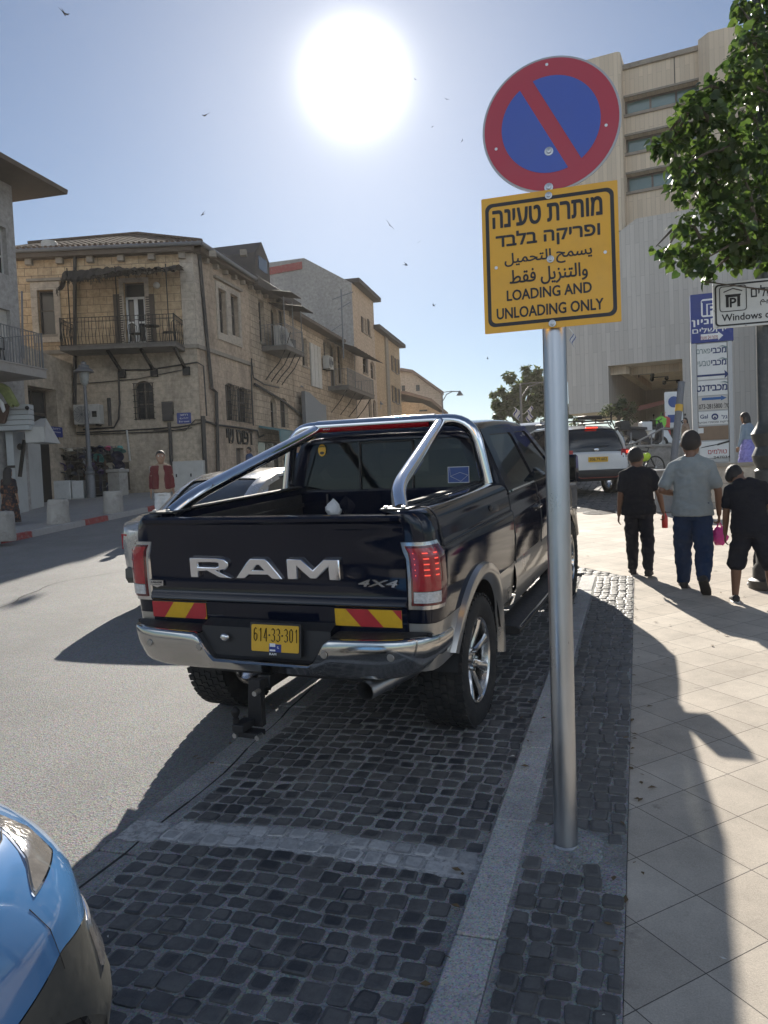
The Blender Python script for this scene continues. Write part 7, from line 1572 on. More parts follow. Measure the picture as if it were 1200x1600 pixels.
w_, h_ = rP[2] - rP[0], rP[3] - rP[1]; p_emblem(w_, h_, basis(FPy.P((rP[0] + rP[2]) / 2, (rP[1] + rP[3]) / 2, .061), FPy.d, (0, 0, 1))).build('emblem_mark', M_['blue_sign'], lg, fix=False)
lab(1102, 504, 'חניון', bp_, width=38 * k, height=10 * k, rtl=True, bold=.05); lab(1108, 515, 'ירושלים', bp_, width=48 * k, height=8 * k, rtl=True)
mb = MB(); a, z = FPy.px(1095, 527, .055); q = 6 * k; ln = 32 * k; plate(mb, [[(0, -q * .7), (ln * .78, -q * .7), (ln * .78, -q * 1.1), (ln, 0), (ln * .78, q * 1.1), (ln * .78, q * .7), (0, q * .7)]], basis(FPy.P(a, z, .058), FPy.d, (0, 0, 1)), .004); ar = mb.build('arrow', M_['letter_white'], bp_)
lab(1108, 527, 'פתוח 24 שעות', ar, 'kerb_red', width=24 * k, height=5 * k, rtl=False, o=.061) if False else lab(1108, 527, 'תועש 24 חותפ', ar, 'kerb_red', width=25 * k, height=5.5 * k, o=.061)
M_['logo_blue'] = mat('dark_blue_print', (.015, .03, .12), .5, 0, .05, 5); M_['logo_grey'] = mat('grey_green_print', (.16, .22, .22), .5, 0, .05, 5); M_['arrow_blue'] = mat('mid_blue_print', (.02, .1, .3), .5, 0, .05, 5); M_['print_red'] = mat('red_brush_print', (.4, .02, .03), .5, 0, .05, 5)
M_['panel_tan'] = mat('tan_blank_panel', (.2, .13, .08), .5, 0, .15, 3); M_['panel_grey'] = mat('pale_grey_panel', (.5, .47, .43), .5, 0, .05, 3)
def panel(y0, y1, m='sign_white'):
 r = prect(1087, y0, 1141, y1); mb = MB(); fbox(mb, FPy, L0[0] + .14, r[1] + .01, L0[2] - .12, r[3] - .01, -.1, .02); return mb.build('panel', M_[m], PY, bevel=.004)
def swoosh(px, py, par):
 mb = MB(); a, z = FPy.px(px, py, .026); P = [(-.16, .12), (-.05, .14), (.06, .1), (.12, .03), (.13, -.05), (.09, .02), (.02, .08), (-.06, .11)]; plate(mb, [P], MPy(a, z, .026), .002); mb.build('swoosh', M_['logo_grey'], par, fix=True)
p1 = panel(536, 593)
lab(1123, 547, 'מכבי', p1, 'logo_blue', width=21 * k, height=8 * k, rtl=True, o=.025, bold=.05); lab(1099, 549, 'פארם', p1, 'logo_grey', width=20 * k, height=7 * k, rtl=True, o=.025); swoosh(1133, 548, p1)
lab(1123, 566, 'מכבי', p1, 'logo_blue', width=21 * k, height=8 * k, rtl=True, o=.025, bold=.05); lab(1100, 568, 'טבעי', p1, 'logo_grey', width=18 * k, height=8 * k, rtl=True, o=.025); swoosh(1133, 567, p1)
def arrow(px, py, ln, par, m, q=3.0, hd=2.2):
 mb = MB(); a, z = FPy.px(px, py, .025); l = ln * k; q *= k; plate(mb, [[(-l / 2, -q * .5), (l / 2 - q * 2, -q * .5), (l / 2 - q * 2.2, -q * hd), (l / 2, 0), (l / 2 - q * 2.2, q * hd), (l / 2 - q * 2, q * .5), (-l / 2, q * .5)]], MPy(a, z, .025), .002); mb.build('arrow', M_[m], par, fix=True)
arrow(1114, 586, 46, p1, 'logo_blue')
p2 = panel(594, 618); lab(1112, 606, 'מכבידנט', p2, 'logo_blue', width=44 * k, height=9 * k, rtl=True, o=.025, bold=.06); swoosh(1136, 604, p2)
p3 = panel(619, 641, 'panel_grey'); arrow(1116, 622.5, 36, p3, 'arrow_blue', 4, 1.0); lab(1116, 634, '073-2815800 :לט', p3, 'letter_black', width=44 * k, height=8 * k, o=.025, bold=.02)
p4 = panel(642, 664); lab(1100, 651, 'Gal', p4, 'logo_blue', width=11 * k, height=6 * k, o=.025, bold=.03); lab(1132, 651, 'גל', p4, 'logo_blue', width=8 * k, height=6 * k, rtl=True, o=.025, bold=.03)
mb = MB(); a, z = FPy.px(1117, 651, .025); plate(mb, [circle(0, 0, 5 * k, 20), circle(0, -.5 * k, 3 * k, 16)], MPy(a, z, .025), .002); plate(mb, [[(-2.4 * k, -3 * k), (2.4 * k, -3 * k), (0, 1 * k)]], MPy(a, z, .026), .002); mb.build('emblem', M_['logo_blue'], p4)
lab(1115, 660, 'בדיקות ומכשירי שמיעה', p4, 'letter_black', width=46 * k, height=3.4 * k, rtl=True, o=.025)
p5 = panel(665, 688, 'panel_tan'); mb = MB(); a, z = FPy.px(1095, 673, .022); plate(mb, [rect_pts(-4 * k, -4 * k, 4 * k, 4 * k)], MPy(a, z, .024), .002); mb.build('notice', M_['sign_white'], p5)
p6 = panel(689, 716); mb = MB(); a, z = FPy.px(1116, 697, .025); Mk = MPy(a, z, .026)
plate(mb, [[(-21 * k, -2.5 * k), (-8 * k, -.5 * k), (6 * k, 2 * k), (6 * k, 3.2 * k), (-10 * k, .8 * k), (-18 * k, -1 * k)]], Mk, .002); plate(mb, [[(4 * k, .6 * k), (22 * k, 5 * k), (22 * k, 8 * k), (5 * k, 3.6 * k)]], Mk, .002); mb.build('knife_mark', M_['letter_black'], p6)
lab(1121, 705, 'טולמים', p6, 'print_red', width=27 * k, height=8 * k, rtl=True, o=.027, bold=.01); lab(1128, 714, '247034', p6, 'letter_black', width=24 * k, height=3.6 * k, o=.025, bold=.03)
#  lamp post with the windows sign
lb = gnd(1203, 918); LP = thing('lamp_post', 'dark grey ornamental lamp post carrying a white direction sign', 'lamp post', lb)
M_['post_paint'] = mat('dark_grey_green_paint', (.06, .062, .06), .4, .2, .12, 12, dirt=((.14, .13, .12), 25, .4))
dl = depth_of(lb); ul = (at(1181.5, 300, dl) - lb); ul = Vector((0, 0, 1)); u_ = dl / FPX
hz_ = lambda py: h_at(1192, py, lb)
mb = MB(); r0 = 11.5 * u_
pr = [(.001, 0), (.2, 0), (.2, .08), (.16, .1), (.16, .2), (.125, .25), (.125, hz_(735)), (.1, hz_(732)), (.13, hz_(722)), (.145, hz_(712)), (.12, hz_(703)), (.105, hz_(698)), (.135, hz_(688)), (.15, hz_(678)), (.11, hz_(668)), (.085, hz_(660)), (.08, hz_(655)), (.078, hz_(420)), (.072, hz_(100)), (.095, hz_(95)), (.095, hz_(80)), (.06, hz_(70)), (.05, hz_(-350)), (.001, hz_(-350))]
mb.lathe(pr, seg=28); mb.build('column', M_['post_paint'], LP)
mb = MB();
for py in (98, 245): mb.lathe([(.078, 0), (.1, .01), (.1, .06), (.078, .07)], (0, 0, hz_(py)), 20)
mb.build('collar', M_['post_paint'], LP)
mb = MB(); zt_ = hz_(-350); mb.tube([(0, 0, zt_ - .4), (-.2, .1, zt_ + .2), (-.9, .3, zt_ + .5), (-1.4, .4, zt_ + .3)], .035, 8); mb.build('arm', M_['post_paint'], LP)
mb = MB(); mb.lathe([(.03, .1), (.1, .05), (.24, -.1), (.22, -.14), (.001, -.16)], (-1.4, .4, zt_ + .25), 16); mb.build('lantern', M_['post_paint'], LP)
azw = math.radians(-75 - 18.5); wx = -Vector((math.sin(azw), math.cos(azw), 0)); FWs = Facade(lb, wx); FWs.n = FWs.n if FWs.n.dot(lb) < 0 else -FWs.n; FWs.base = lb
o = .13; r = FWs.rect(1114, 433, 1200, 508, o); Wd_ = 1.28
Z0, Z1 = FWs.px(1116, 514, o)[1], FWs.px(1114, 443, o)[1]; Sx = FWs.px(1114, 480, o)[0]
Mw = basis(FWs.P(Sx, (Z0 + Z1) / 2, o), FWs.d, (0, 0, 1)); hh = Z1 - Z0
mb = MB(); plate(mb, [rrect(0, -hh / 2, Wd_, hh / 2, .02)], Mw, .02); ws_ = mb.build('sign_panel', M_['sign_white'], LP)
mb = MB(); plate(mb, [rrect(.018, -hh / 2 + .018, Wd_ - .018, hh / 2 - .018, .04), rrect(.034, -hh / 2 + .034, Wd_ - .034, hh / 2 - .034, .03)], Mw @ Matrix.Translation((0, 0, .002)), .0015); mb.build('border', M_['sign_black'], ws_)
s1 = hh * .56; Me = Mw @ Matrix.Translation((.06 + s1 / 2, hh * .13, .0025)); mb = MB(); plate(mb, [rrect(-s1 / 2, -s1 / 2, s1 / 2, s1 / 2, .03), rrect(-s1 / 2 + .008, -s1 / 2 + .008, s1 / 2 - .008, s1 / 2 - .008, .024)], Me, .001); mb.v += []; e_ = mb.build('emblem_frame', M_['sign_black'], ws_)
mb = p_emblem(s1 * .62, s1 * .62, Me @ Matrix.Translation((0, -s1 * .08, 0))); mb.tube([Me @ Vector((x * s1, y * s1, .001)) for x, y in ((-.34, .27), (0, .39), (.34, .27))], .005, 5); mb.build('emblem_mark', M_['sign_black'], e_, fix=False)
mb = MB(); text_mb(mb, 'חלונות ירושלים', Mw @ Matrix.Translation((.06 + s1 + .05 + .30, hh * .24, .0025)), width=.62, height=hh * .24, rtl=True, bold=.025)
text_mb(mb, 'ﺍﻭﺭﺷﻠﻴﻢ', Mw @ Matrix.Translation((.06 + s1 + .05 + .2, hh * .02, .0025)), width=.26, height=hh * .19, rtl=True, bold=.012)
text_mb(mb, 'Windows of Jerusalem', Mw @ Matrix.Translation((.07 + .44, -hh * .3, .0025)), width=.86, height=hh * .2, bold=.03); mb.build('lettering', M_['sign_black'], ws_, fix=False)
mb = MB(); mb.box(FWs.P(.0, Z0 + .07, .06), (.1, .12, .04)); mb.box(FWs.P(.0, Z1 - .07, .06), (.1, .12, .04)); mb.build('sign_bracket', M_['zinc'], LP)
for fx, fy in ((.012, .45), (.012, -.1), (.3, -.47), (.04, -.47)): mb = MB(); mb.ball(Mw @ Vector((fx, hh * fy, .004)), .009, 8, 5); mb.build('bolt', M_['zinc'], ws_)
#  PEOPLE
def blob(mb, p0, r0, p1, r1, seg=14, cap=4):
 """tapered limb with round ends"""
 p0, p1 = Vector(p0), Vector(p1); d = (p1 - p0); l = d.length; d = d.normalized(); a, b = _frame(d); rings = []
 for k in range(cap): t = PI / 2 * (1 - k / cap); rings.append((p0 - d * r0 * math.sin(t), r0 * max(math.cos(t), .02)))
 rings.append((p0, r0)); rings.append((p1, r1))
 for k in range(1, cap + 1): t = PI / 2 * k / cap; rings.append((p1 + d * r1 * math.sin(t), r1 * max(math.cos(t), .02)))
 mb.loft([[c + (a * math.cos(q) + b * math.sin(q)) * r for q in (2 * PI * k / seg for k in range(seg))] for c, r in rings], True, True)
def torso(mb, rings, seg=20):
 """(centre, half width, half depth, right vector)"""
 mb.loft([[c + rv * (w * math.cos(q)) + Vector((-rv.y, rv.x, 0)) * (d * math.sin(q)) for q in (2 * PI * k / seg for k in range(seg))] for c, w, d, rv in rings], True, True)
def fuse(mb, name, m, par, vox, smooth=3, wr=0.0, seed=0):
 o = mb.build(name + '_raw', [], None); r = o.modifiers.new('r', 'REMESH'); r.mode = 'VOXEL'; r.voxel_size = vox; r.use_smooth_shade = True
 if smooth: s_ = o.modifiers.new('s', 'SMOOTH'); s_.iterations = smooth; s_.factor = .5
 dg = bpy.context.evaluated_depsgraph_get(); me = bpy.data.meshes.new_from_object(o.evaluated_get(dg)); old = o.data; bpy.data.objects.remove(o); bpy.data.meshes.remove(old)
 if wr:
  from mathutils import noise
  for v in me.vertices:
   n = noise.noise(Vector((v.co.x * 9 + seed, v.co.y * 9, v.co.z * 16))) + .6 * noise.noise(Vector((v.co.x * 22, v.co.y * 22 + seed, v.co.z * 30)))
   v.co += v.normal * n * wr
 me.name = name; me.materials.clear(); me.materials.append(m)
 for p in me.polygons: p.use_smooth = True
 o = bpy.data.objects.new(name, me); C.objects.link(o); o.parent = par; return o
M_['skin'] = mat('brown_skin', (.17, .085, .05), .5, 0, .08, 14, bump=.05); M_['skin_pale'] = mat('tanned_skin', (.28, .16, .1), .5, 0, .08, 14, bump=.05)
M_['hair'] = mat('black_hair', (.014, .011, .01), .55, 0, .3, 40, bump=.5, bscale=160); M_['hair_grey'] = mat('cropped_dark_hair', (.03, .024, .022), .7, 0, .3, 60, bump=.4, bscale=220)
M_['eye'] = mat('eye_white', (.7, .68, .64), .3, 0, .03, 5)
def cloth(n, c, **k): return mat(n, c, .9, 0, .16, 9, bump=.25, bscale=70, spec=.2, **k)
M_['tee_grey'] = cloth('grey_blue_cotton', (.25, .275, .28)); M_['tee_black'] = cloth('black_cotton', (.016, .017, .022)); M_['jeans'] = cloth('indigo_denim', (.022, .04, .085)); M_['dark_pants'] = cloth('charcoal_cotton', (.02, .021, .027))
M_['shoe_dark'] = mat('dark_shoe', (.03, .026, .024), .7, 0, .2, 20); M_['sole_white'] = mat('white_sole', (.6, .6, .58), .6, 0, .08, 20)
M_['maroon'] = cloth('maroon_shirt', (.12, .022, .026)); M_['beige'] = cloth('beige_tee', (.3, .22, .16)); M_['white_cloth'] = cloth('white_cotton', (.6, .6, .6)); M_['denim_light'] = cloth('pale_denim', (.2, .26, .33)); M_['blue_shirt'] = cloth('blue_shirt', (.05, .09, .19)); M_['skirt'] = cloth('lavender_print', (.25, .24, .55), dirt=((.09, .09, .3), 16, .8)); M_['floral'] = cloth('dark_floral_print', (.03, .026, .03), dirt=((.3, .12, .05), 11, .9)); M_['pink'] = mat('pink_plastic_bag', (.72, .06, .3), .45, 0, .12, 12, bump=.5, bscale=30); M_['red_plastic'] = mat('red_plastic', (.5, .04, .03), .35, 0, .1, 8)
def hand(mb, wrist, d, side, fwd, H, curl=.5, grip=False):
 """palm with four bent fingers of different length and a thumb"""
 d = Vector(d).normalized(); fwd = (Vector(fwd) - d * Vector(fwd).dot(d)).normalized(); lat = d.cross(fwd).normalized()
 s_ = H / 1.72; w = Vector(wrist); palm = w + d * .045 * s_
 mb.loft([[w + d * q * s_ + fwd * (a * wd * s_) + lat * (b * .013 * s_) for a, b in ((-1, -.6), (-.5, -1), (.5, -1), (1, -.6), (1, .6), (.5, 1), (-.5, 1), (-1, .6))] for q, wd in ((0, .026), (.03, .038), (.075, .041), (.09, .037))], True, True)
 for i, L in enumerate((.068, .076, .07, .055)):
  base_ = w + d * .082 * s_ + fwd * ((.03 - i * .0205) * s_); c1 = curl * (.7 + .12 * i); p = [base_]; ang = 0
  for seg_, fr in enumerate((.45, .32, .26)):
   ang += c1 * (.8 if seg_ == 0 else 1.1); p.append(p[-1] + (d * math.cos(ang) + lat * math.sin(ang) * side) * L * fr * s_)
  rr = (.0092, .0088, .008, .007); mb.tube(p, [r_ * s_ for r_ in rr], 8)
  mb.ball(p[-1], .0072 * s_, 8, 5)
 t0 = w + d * .022 * s_ + fwd * .03 * s_; t1 = t0 + (fwd * .6 + d * .75).normalized() * .036 * s_; t2 = t1 + (d * .9 + fwd * .15 + lat * side * (.55 if grip else .25)).normalized() * .032 * s_
 mb.tube([t0, t1, t2], [.012 * s_, .0105 * s_, .0085 * s_], 8); mb.ball(t2, .0085 * s_, 8, 5)
def person(label, loc, rz, H, top, bottom, legs, arms, skin='skin', hair='hair', shoes='shoe_dark', lean=0.0, head=(0, 0), wide=1.0, sleeve=.55, shorts=False, dress=False, longhair=False, vox=.0085, baggy=1.0, group=None, jacket=None, grip=(False, False), sole=None, roll=0.0, beard=False, side_lean=0.0):
 """legs: ((thigh fwd, knee bend, out), (..)) left, right in radians; arms: ((upper dir), (fore dir)) per side as vectors (x out, y fwd, z)"""
 t = thing('person', label, 'person', loc, rz, group); h = H; rv = Vector((1, 0, 0)); tip = Matrix.Rotation(-lean, 3, 'X') @ Matrix.Rotation(side_lean, 3, 'Y')
 foot_z = []; J = {}
 for i, sg in enumerate((-1, 1)):
  th, kn, ou = legs[i]; hip = Vector((sg * .052 * h * wide, 0, 0)); k = hip + Vector((sg * math.sin(ou), math.sin(th), -math.cos(th))).normalized() * .245 * h; sh = th - kn; a = k + Vector((sg * math.sin(ou) * .4, math.sin(sh), -math.cos(sh))).normalized() * .235 * h
  J[sg] = (hip, k, a, sh)
 zlow = min(J[s_][2].z for s_ in (-1, 1)) - .042 * h; pel = Vector((0, 0, -zlow))
 for s_ in (-1, 1): J[s_] = tuple(p + pel for p in J[s_][:3]) + (J[s_][3],)
 T = lambda x, y, z: pel + tip @ Vector((x * h, y * h, z * h))
 sh_z, neck_z, head_z = .295, .325, .405
 body = MB()
 torso(body, [(T(0, 0, -.035), .08 * h * wide, .062 * h, rv), (T(0, 0, .02), .086 * h * wide, .064 * h, rv), (T(0, 0, .09), .082 * h * wide, .06 * h, rv), (T(0, .004, .17), .09 * h * wide, .065 * h, rv), (T(0, .002, .24), .1 * h * wide, .065 * h, rv), (T(0, -.004, .285), .085 * h * wide, .05 * h, rv), (T(0, -.004, .31), .045 * h, .04 * h, rv)])
 hc = T(head[0] * .05, .012 + head[1] * .06, head_z - abs(head[0]) * .012 - max(0, head[1]) * .03); nb = T(0, -.002, .29); blob(body, nb, .036 * h, hc + Vector((0, -.01 * h, -.03 * h)), .033 * h)
 HR = Matrix.Rotation(head[0] * .55, 3, 'Y') @ Matrix.Rotation(-head[1] * .6 - lean * .3, 3, 'X')
 hd = MB(); hd.ball((0, -.006 * h, .012 * h), .062 * h, 20, 14, (.9, 1.06, 1.1)); hd.loft([[Vector((a * w * h, (y0 + b * d_) * h, z * h)) for a, b in ((math.cos(q), math.sin(q)) for q in (2 * PI * k / 16 for k in range(16)))] for z, w, d_, y0 in ((-.075, .02, .02, .038), (-.066, .036, .036, .022), (-.045, .046, .05, .008), (-.01, .052, .056, .004), (.02, .05, .055, .0))], True, True)
 hd.loft([[Vector((a * w * h, (.058 + b * d_) * h, z * h)) for a, b in ((math.cos(q), math.sin(q)) for q in (2 * PI * k / 8 for k in range(8)))] for z, w, d_ in ((.018, .006, .006), (.0, .008, .01), (-.014, .012, .016), (-.02, .008, .01))], True, True)
 hd.ball((0, .05 * h, -.04 * h), .011 * h, 10, 6, (1.5, .8, .5)); hd.ball((0, .05 * h, -.047 * h), .01 * h, 10, 6, (1.3, .8, .5))
 for s_ in (-1, 1): hd.ball((s_ * .056 * h, -.004 * h, .0), .018 * h, 10, 8, (.35, .75, 1.1)); hd.ball((s_ * .022 * h, .046 * h, .028 * h), .014 * h, 8, 6, (1.2, .6, .45))
 hd.v = [HR @ v + hc for v in hd.v]; body.merge(hd.mesh('h'))
 arm_j = {}
 for i, sg in enumerate((-1, 1)):
  hip, k, a, shk = J[sg]; blob(body, hip + Vector((-sg * .008 * h, 0, -.03 * h)), .046 * h, k, .036 * h); blob(body, k, .036 * h, k.lerp(a, .35), .034 * h); blob(body, k.lerp(a, .3), .035 * h, a, .021 * h)
  fd = Vector((sg * .12, math.cos(shk), math.sin(shk))).normalized();
  if abs(a.z - min(J[-1][2].z, J[1][2].z)) < .015 * h: fd = Vector((sg * .12, 1, 0)).normalized()
  sd_ = fd.cross(Vector((1, 0, 0))).normalized(); sd_ = sd_ if sd_.z < 0 else -sd_
  blob(body, a + fd * -.012 * h + sd_ * .018 * h, .022 * h, a + fd * .095 * h + sd_ * .026 * h, .015 * h)
  J[sg] += (fd, sd_)
  S0 = T(sg * .094 * wide, -.004, sh_z - .034); (u, f) = arms[i]; u = Vector((sg * u[0], u[1], u[2])).normalized(); f = Vector((sg * f[0], f[1], f[2])).normalized(); E = S0 + u * .165 * h; Wr = E + f * .145 * h
  blob(body, T(sg * .02, -.004, .302), .034 * h, S0, .03 * h); blob(body, S0, .03 * h, E, .0235 * h); blob(body, E, .0235 * h, E.lerp(Wr, .35), .0225 * h); blob(body, E.lerp(Wr, .3), .0225 * h, Wr, .0145 * h); hand(body, Wr, (f + Vector((0, .05, -.2))).normalized(), -sg if True else 1, (0, 1, 0) if abs(f.y) < .8 else (sg * -.3, 0, 1), h, 1.1 if grip[i] else .42, grip[i])
  arm_j[sg] = (S0, E, Wr, f)
 B = fuse(body, 'body', M_[skin], t, vox, 2)
 for s_ in (-1, 1): e = MB(); e.ball(HR @ Vector((s_ * .023 * h, .0505 * h, .014 * h)) + hc, .0085 * h, 10, 8); q = e.build('eye', M_['eye'], t); e = MB(); e.ball(HR @ Vector((s_ * .023 * h, .0575 * h, .014 * h)) + hc, .0038 * h, 8, 6); e.build('iris', M_['hair'], q)
 hr = MB(); hr.ball(hc + HR @ Vector((0, -.009 * h, .014 * h)), .0635 * h + vox * .4, 20, 14, (.9, 1.04, 1.1))
 hv = []
 for v in hr.v:
  l = HR.transposed() @ (v - hc)
  lim_ = .02 * h + max(0, l.z - .02 * h) * 1.5
  if l.y > lim_: l.y = lim_ - (l.y - lim_) * .1
  zl = (-.045 if l.y < -.02 * h else -.004 if l.y > .0 else -.02) * h
  if l.z < zl: l = Vector((l.x * .8, l.y * .8, zl + .004 * h))
  hv.append(HR @ l + hc)
 hr.v = hv
 if longhair:
  for k in range(9): a = -.9 + 1.8 * k / 8; p = hc + Vector((math.sin(a) * .06 * h, -math.cos(a) * .055 * h, .01 * h)); blob(hr, p, .024 * h, p + Vector((math.sin(a) * .02 * h, -.015 * h, -.2 * h)), .02 * h, 8, 3)
 fuse(hr, 'hair', M_[hair], t, max(vox * .9, .006), 2, .002, 3)
 if beard: k = MB(); k.ball(hc + HR @ Vector((0, .026 * h, -.055 * h)), .04 * h, 12, 8, (1, .75, .6)); fuse(k, 'beard', M_[hair], t, vox, 2)
 off = .013 * (h / 1.7) ** .5
 if not dress:
  tr = MB(); by = baggy
  torso(tr, [(T(0, 0, -.07), .094 * h * wide, .075 * h, rv), (T(0, -.004, -.02), .1 * h * wide, .078 * h, rv), (T(0, 0, .035), .102 * h * wide, .078 * h, rv)])
  for sg in (-1, 1):
   hip, k, a, shk, fd, sd_ = J[sg]
   blob(tr, hip + Vector((-sg * .008 * h, 0, -.05 * h)), .056 * h * by, k if not shorts else hip.lerp(k, 1.02), .049 * h * by * (1.1 if shorts else 1))
   if not shorts: blob(tr, k, .047 * h * by, k.lerp(a, .5), .044 * h * by); blob(tr, k.lerp(a, .45), .044 * h * by, k.lerp(a, .93), .034 * h * by)
  fuse(tr, 'shorts' if shorts else 'trousers', M_[bottom], t, vox, 2, .012, 5)
  sh = MB(); torso(sh, [(T(0, 0, -.045), .113 * h * wide, .094 * h, rv), (T(0, 0, .0), .114 * h * wide, .092 * h, rv), (T(0, 0, .05), .103 * h * wide, .079 * h, rv), (T(0, 0, .12), .1 * h * wide, .074 * h, rv), (T(0, .004, .19), .105 * h * wide, .076 * h, rv), (T(0, .002, .25), .112 * h * wide, .073 * h, rv), (T(0, -.004, .295), .092 * h * wide, .056 * h, rv), (T(0, -.006, .317), .05 * h, .042 * h, rv)])
  for sg in (-1, 1):
   S0, E, Wr, f = arm_j[sg]; blob(sh, T(sg * .03, -.004, .298), .036 * h, S0 + Vector((0, 0, .004 * h)), .036 * h); blob(sh, S0, .037 * h, S0.lerp(E, min(sleeve, 1)), .038 * h)
   if sleeve > 1: blob(sh, E, .034 * h, E.lerp(Wr, sleeve - 1), .024 * h)
  SH = fuse(sh, 'shirt', M_[top], t, vox, 2, .01, 11)
  if jacket:
   jk = MB()
   for sg in (-1, 1):
    torso(jk, [(T(sg * .062, .018, .0), .046 * h, .075 * h, rv), (T(sg * .062, .018, .12), .046 * h, .072 * h, rv), (T(sg * .062, .014, .25), .052 * h, .07 * h, rv), (T(sg * .05, .0, .30), .045 * h, .055 * h, rv)]); S0, E, Wr, f = arm_j[sg]; blob(jk, S0, .043 * h, E, .036 * h); blob(jk, E, .034 * h, E.lerp(Wr, .5), .03 * h)
   fuse(jk, 'open_shirt', M_[jacket], t, vox, 2, .006, 2)
 else:
  sk = MB(); torso(sk, [(T(0, 0, .12), .085 * h, .066 * h, rv), (T(0, 0, .06), .09 * h, .07 * h, rv), (T(0, 0, -.05), .115 * h, .095 * h, rv), (T(0, -.01, -.2), .145 * h, .13 * h, rv), (T(0, -.02, -.36), .165 * h, .155 * h, rv), (T(0, -.02, -.41), .17 * h, .16 * h, rv)]); fuse(sk, 'skirt', M_[bottom], t, vox, 1, .013, 4)
  sh = MB(); torso(sh, [(T(0, 0, .07), .1 * h * wide, .078 * h, rv), (T(0, 0, .12), .092 * h * wide, .072 * h, rv), (T(0, .004, .19), .1 * h * wide, .078 * h, rv), (T(0, .002, .25), .106 * h * wide, .07 * h, rv), (T(0, -.004, .295), .088 * h * wide, .054 * h, rv), (T(0, -.006, .315), .048 * h, .04 * h, rv)])
  for sg in (-1, 1):
   S0, E, Wr, f = arm_j[sg]; blob(sh, S0, .039 * h, S0.lerp(E, min(sleeve, 1)), .033 * h)
   if sleeve > 1: blob(sh, E, .032 * h, E.lerp(Wr, sleeve - 1), .022 * h)
  fuse(sh, 'top', M_[top], t, vox, 2, .006, 8)
 for sg in (-1, 1):
  hip, k, a, shk, fd, sd_ = J[sg]; s_ = MB(); lat = fd.cross(sd_).normalized()
  pr = [(-.045, .02, .03), (-.03, .026, .052), (.02, .026, .045), (.07, .03, .03), (.11, .024, .022), (.122, .012, .014)]
  s_.loft([[a + fd * y * h + lat * (math.cos(q) * w * h) + sd_ * (.041 - (.5 + .5 * math.sin(q)) * z * 1.0) * h for q in (2 * PI * kk / 14 for kk in range(14))] for y, w, z in pr], True, True); so_ = s_.build('shoe', M_[shoes], t)
  b_ = MB(); b_.loft([[a + fd * y * h + lat * (math.cos(q) * w * 1.05 * h) + sd_ * (.041 + .004 - (.5 + .5 * math.sin(q)) * .012) * h for q in (2 * PI * kk / 14 for kk in range(14))] for y, w, z in pr], True, True); b_.build('sole', M_[sole or shoes], so_)
 return t, arm_j
away = lambda p: -math.atan2(ray(*p).x, ray(*p).y)
def hgt(px_top, px_foot, g): return h_at(px_top[0], px_top[1], g)
down = ((.18, 0, -1), (.1, .12, -1))
g = gnd(1085, 922); man, aj = person('man in grey t-shirt and blue jeans walking away on the pavement', g, away((1083, 800)) - .05, hgt((1078, 671), 0, g), 'tee_grey', 'jeans', ((.28, .2, .03), (-.12, .62, .02)), (((.5, -.25, -1), (-.75, .75, -.25)), ((.3, .0, -1), (.0, .2, -1))), hair='hair_grey', wide=1.1, baggy=1.17, grip=(False, True), head=(.0, .1), sleeve=.75)
S0, E, Wr, f = aj[1]; MWm = Matrix.Translation(g) @ Matrix.Rotation(away((1083, 800)) - .05, 4, 'Z')
def bag(loc):
 t = thing('plastic_bag', 'bright pink plastic bag held by the man in grey', 'bag', loc); mb = MB(); rr = []
 for i in range(9):
  p = i / 8; q = math.sin(PI * min(.12 + p * .8, 1)) ** .7; rr.append([(.085 * q * (1 + .14 * math.sin(3 * a + i)) * math.cos(a), .055 * q * math.sin(a), -.18 * (1 - p) + .012 * math.sin(2 * a + i)) for a in (2 * PI * k / 18 for k in range(18))])
 mb.loft(rr, True, True); mb.build('sack', M_['pink'], t); mb = MB(); mb.tube([(-.03, 0, -.03), (-.012, 0, .03), (0, 0, .055), (.012, 0, .03), (.03, 0, -.03)], .008, 6); mb.build('handle', M_['pink'], t); return t
bag(MWm @ (Wr + f * .085) + Vector((0, 0, -.05)))
g = gnd(1001, 899); rzb = away((1000, 800)) - .02
boy, aj = person('boy in black t-shirt and dark trousers carrying a red bottle', g, rzb, hgt((984, 697), 0, g), 'tee_black', 'dark_pants', ((.2, .1, .0), (-.1, .3, .0)), (((.16, -.02, -1), (.12, .2, -1)), ((.3, -.1, -1), (.18, .3, -1))), wide=1.12, baggy=1.05, head=(-.25, .35), grip=(False, True), shoes='shoe_dark', sleeve=.62)
S0, E, Wr, f = aj[1]; wb_ = (Matrix.Translation(g) @ Matrix.Rotation(rzb, 4, 'Z')) @ (Wr + f * .075)
t = thing('drink_bottle', 'red drink bottle in the hand of the boy in dark trousers', 'bottle', wb_); mb = MB(); mb.lathe([(.001, -.11), (.032, -.11), (.034, -.09), (.034, .02), (.018, .05), (.016, .06), (.001, .06)], seg=16); mb.build('flask', M_['red_plastic'], t); mb = MB(); mb.lathe([(.018, .06), (.019, .085), (.001, .087)], seg=12); mb.build('cap', M_['iron'], t)
g = gnd(1176, 942); rz3 = away((1172, 800)) + .05
person('boy in black t-shirt and shorts with head bowed to the left', g, rz3, hgt((1146, 712), 0, g), 'tee_black', 'dark_pants', ((.12, .1, .14), (-.06, .05, .2)), (((.12, .12, -1), (.05, .3, -1)), ((.3, -.05, -1), (.25, .2, -1))), shorts=True, head=(-1.0, 1.1), wide=1.12, baggy=1.15, shoes='shoe_dark', sole='sole_white', lean=.14, sleeve=.6, side_lean=-.1)
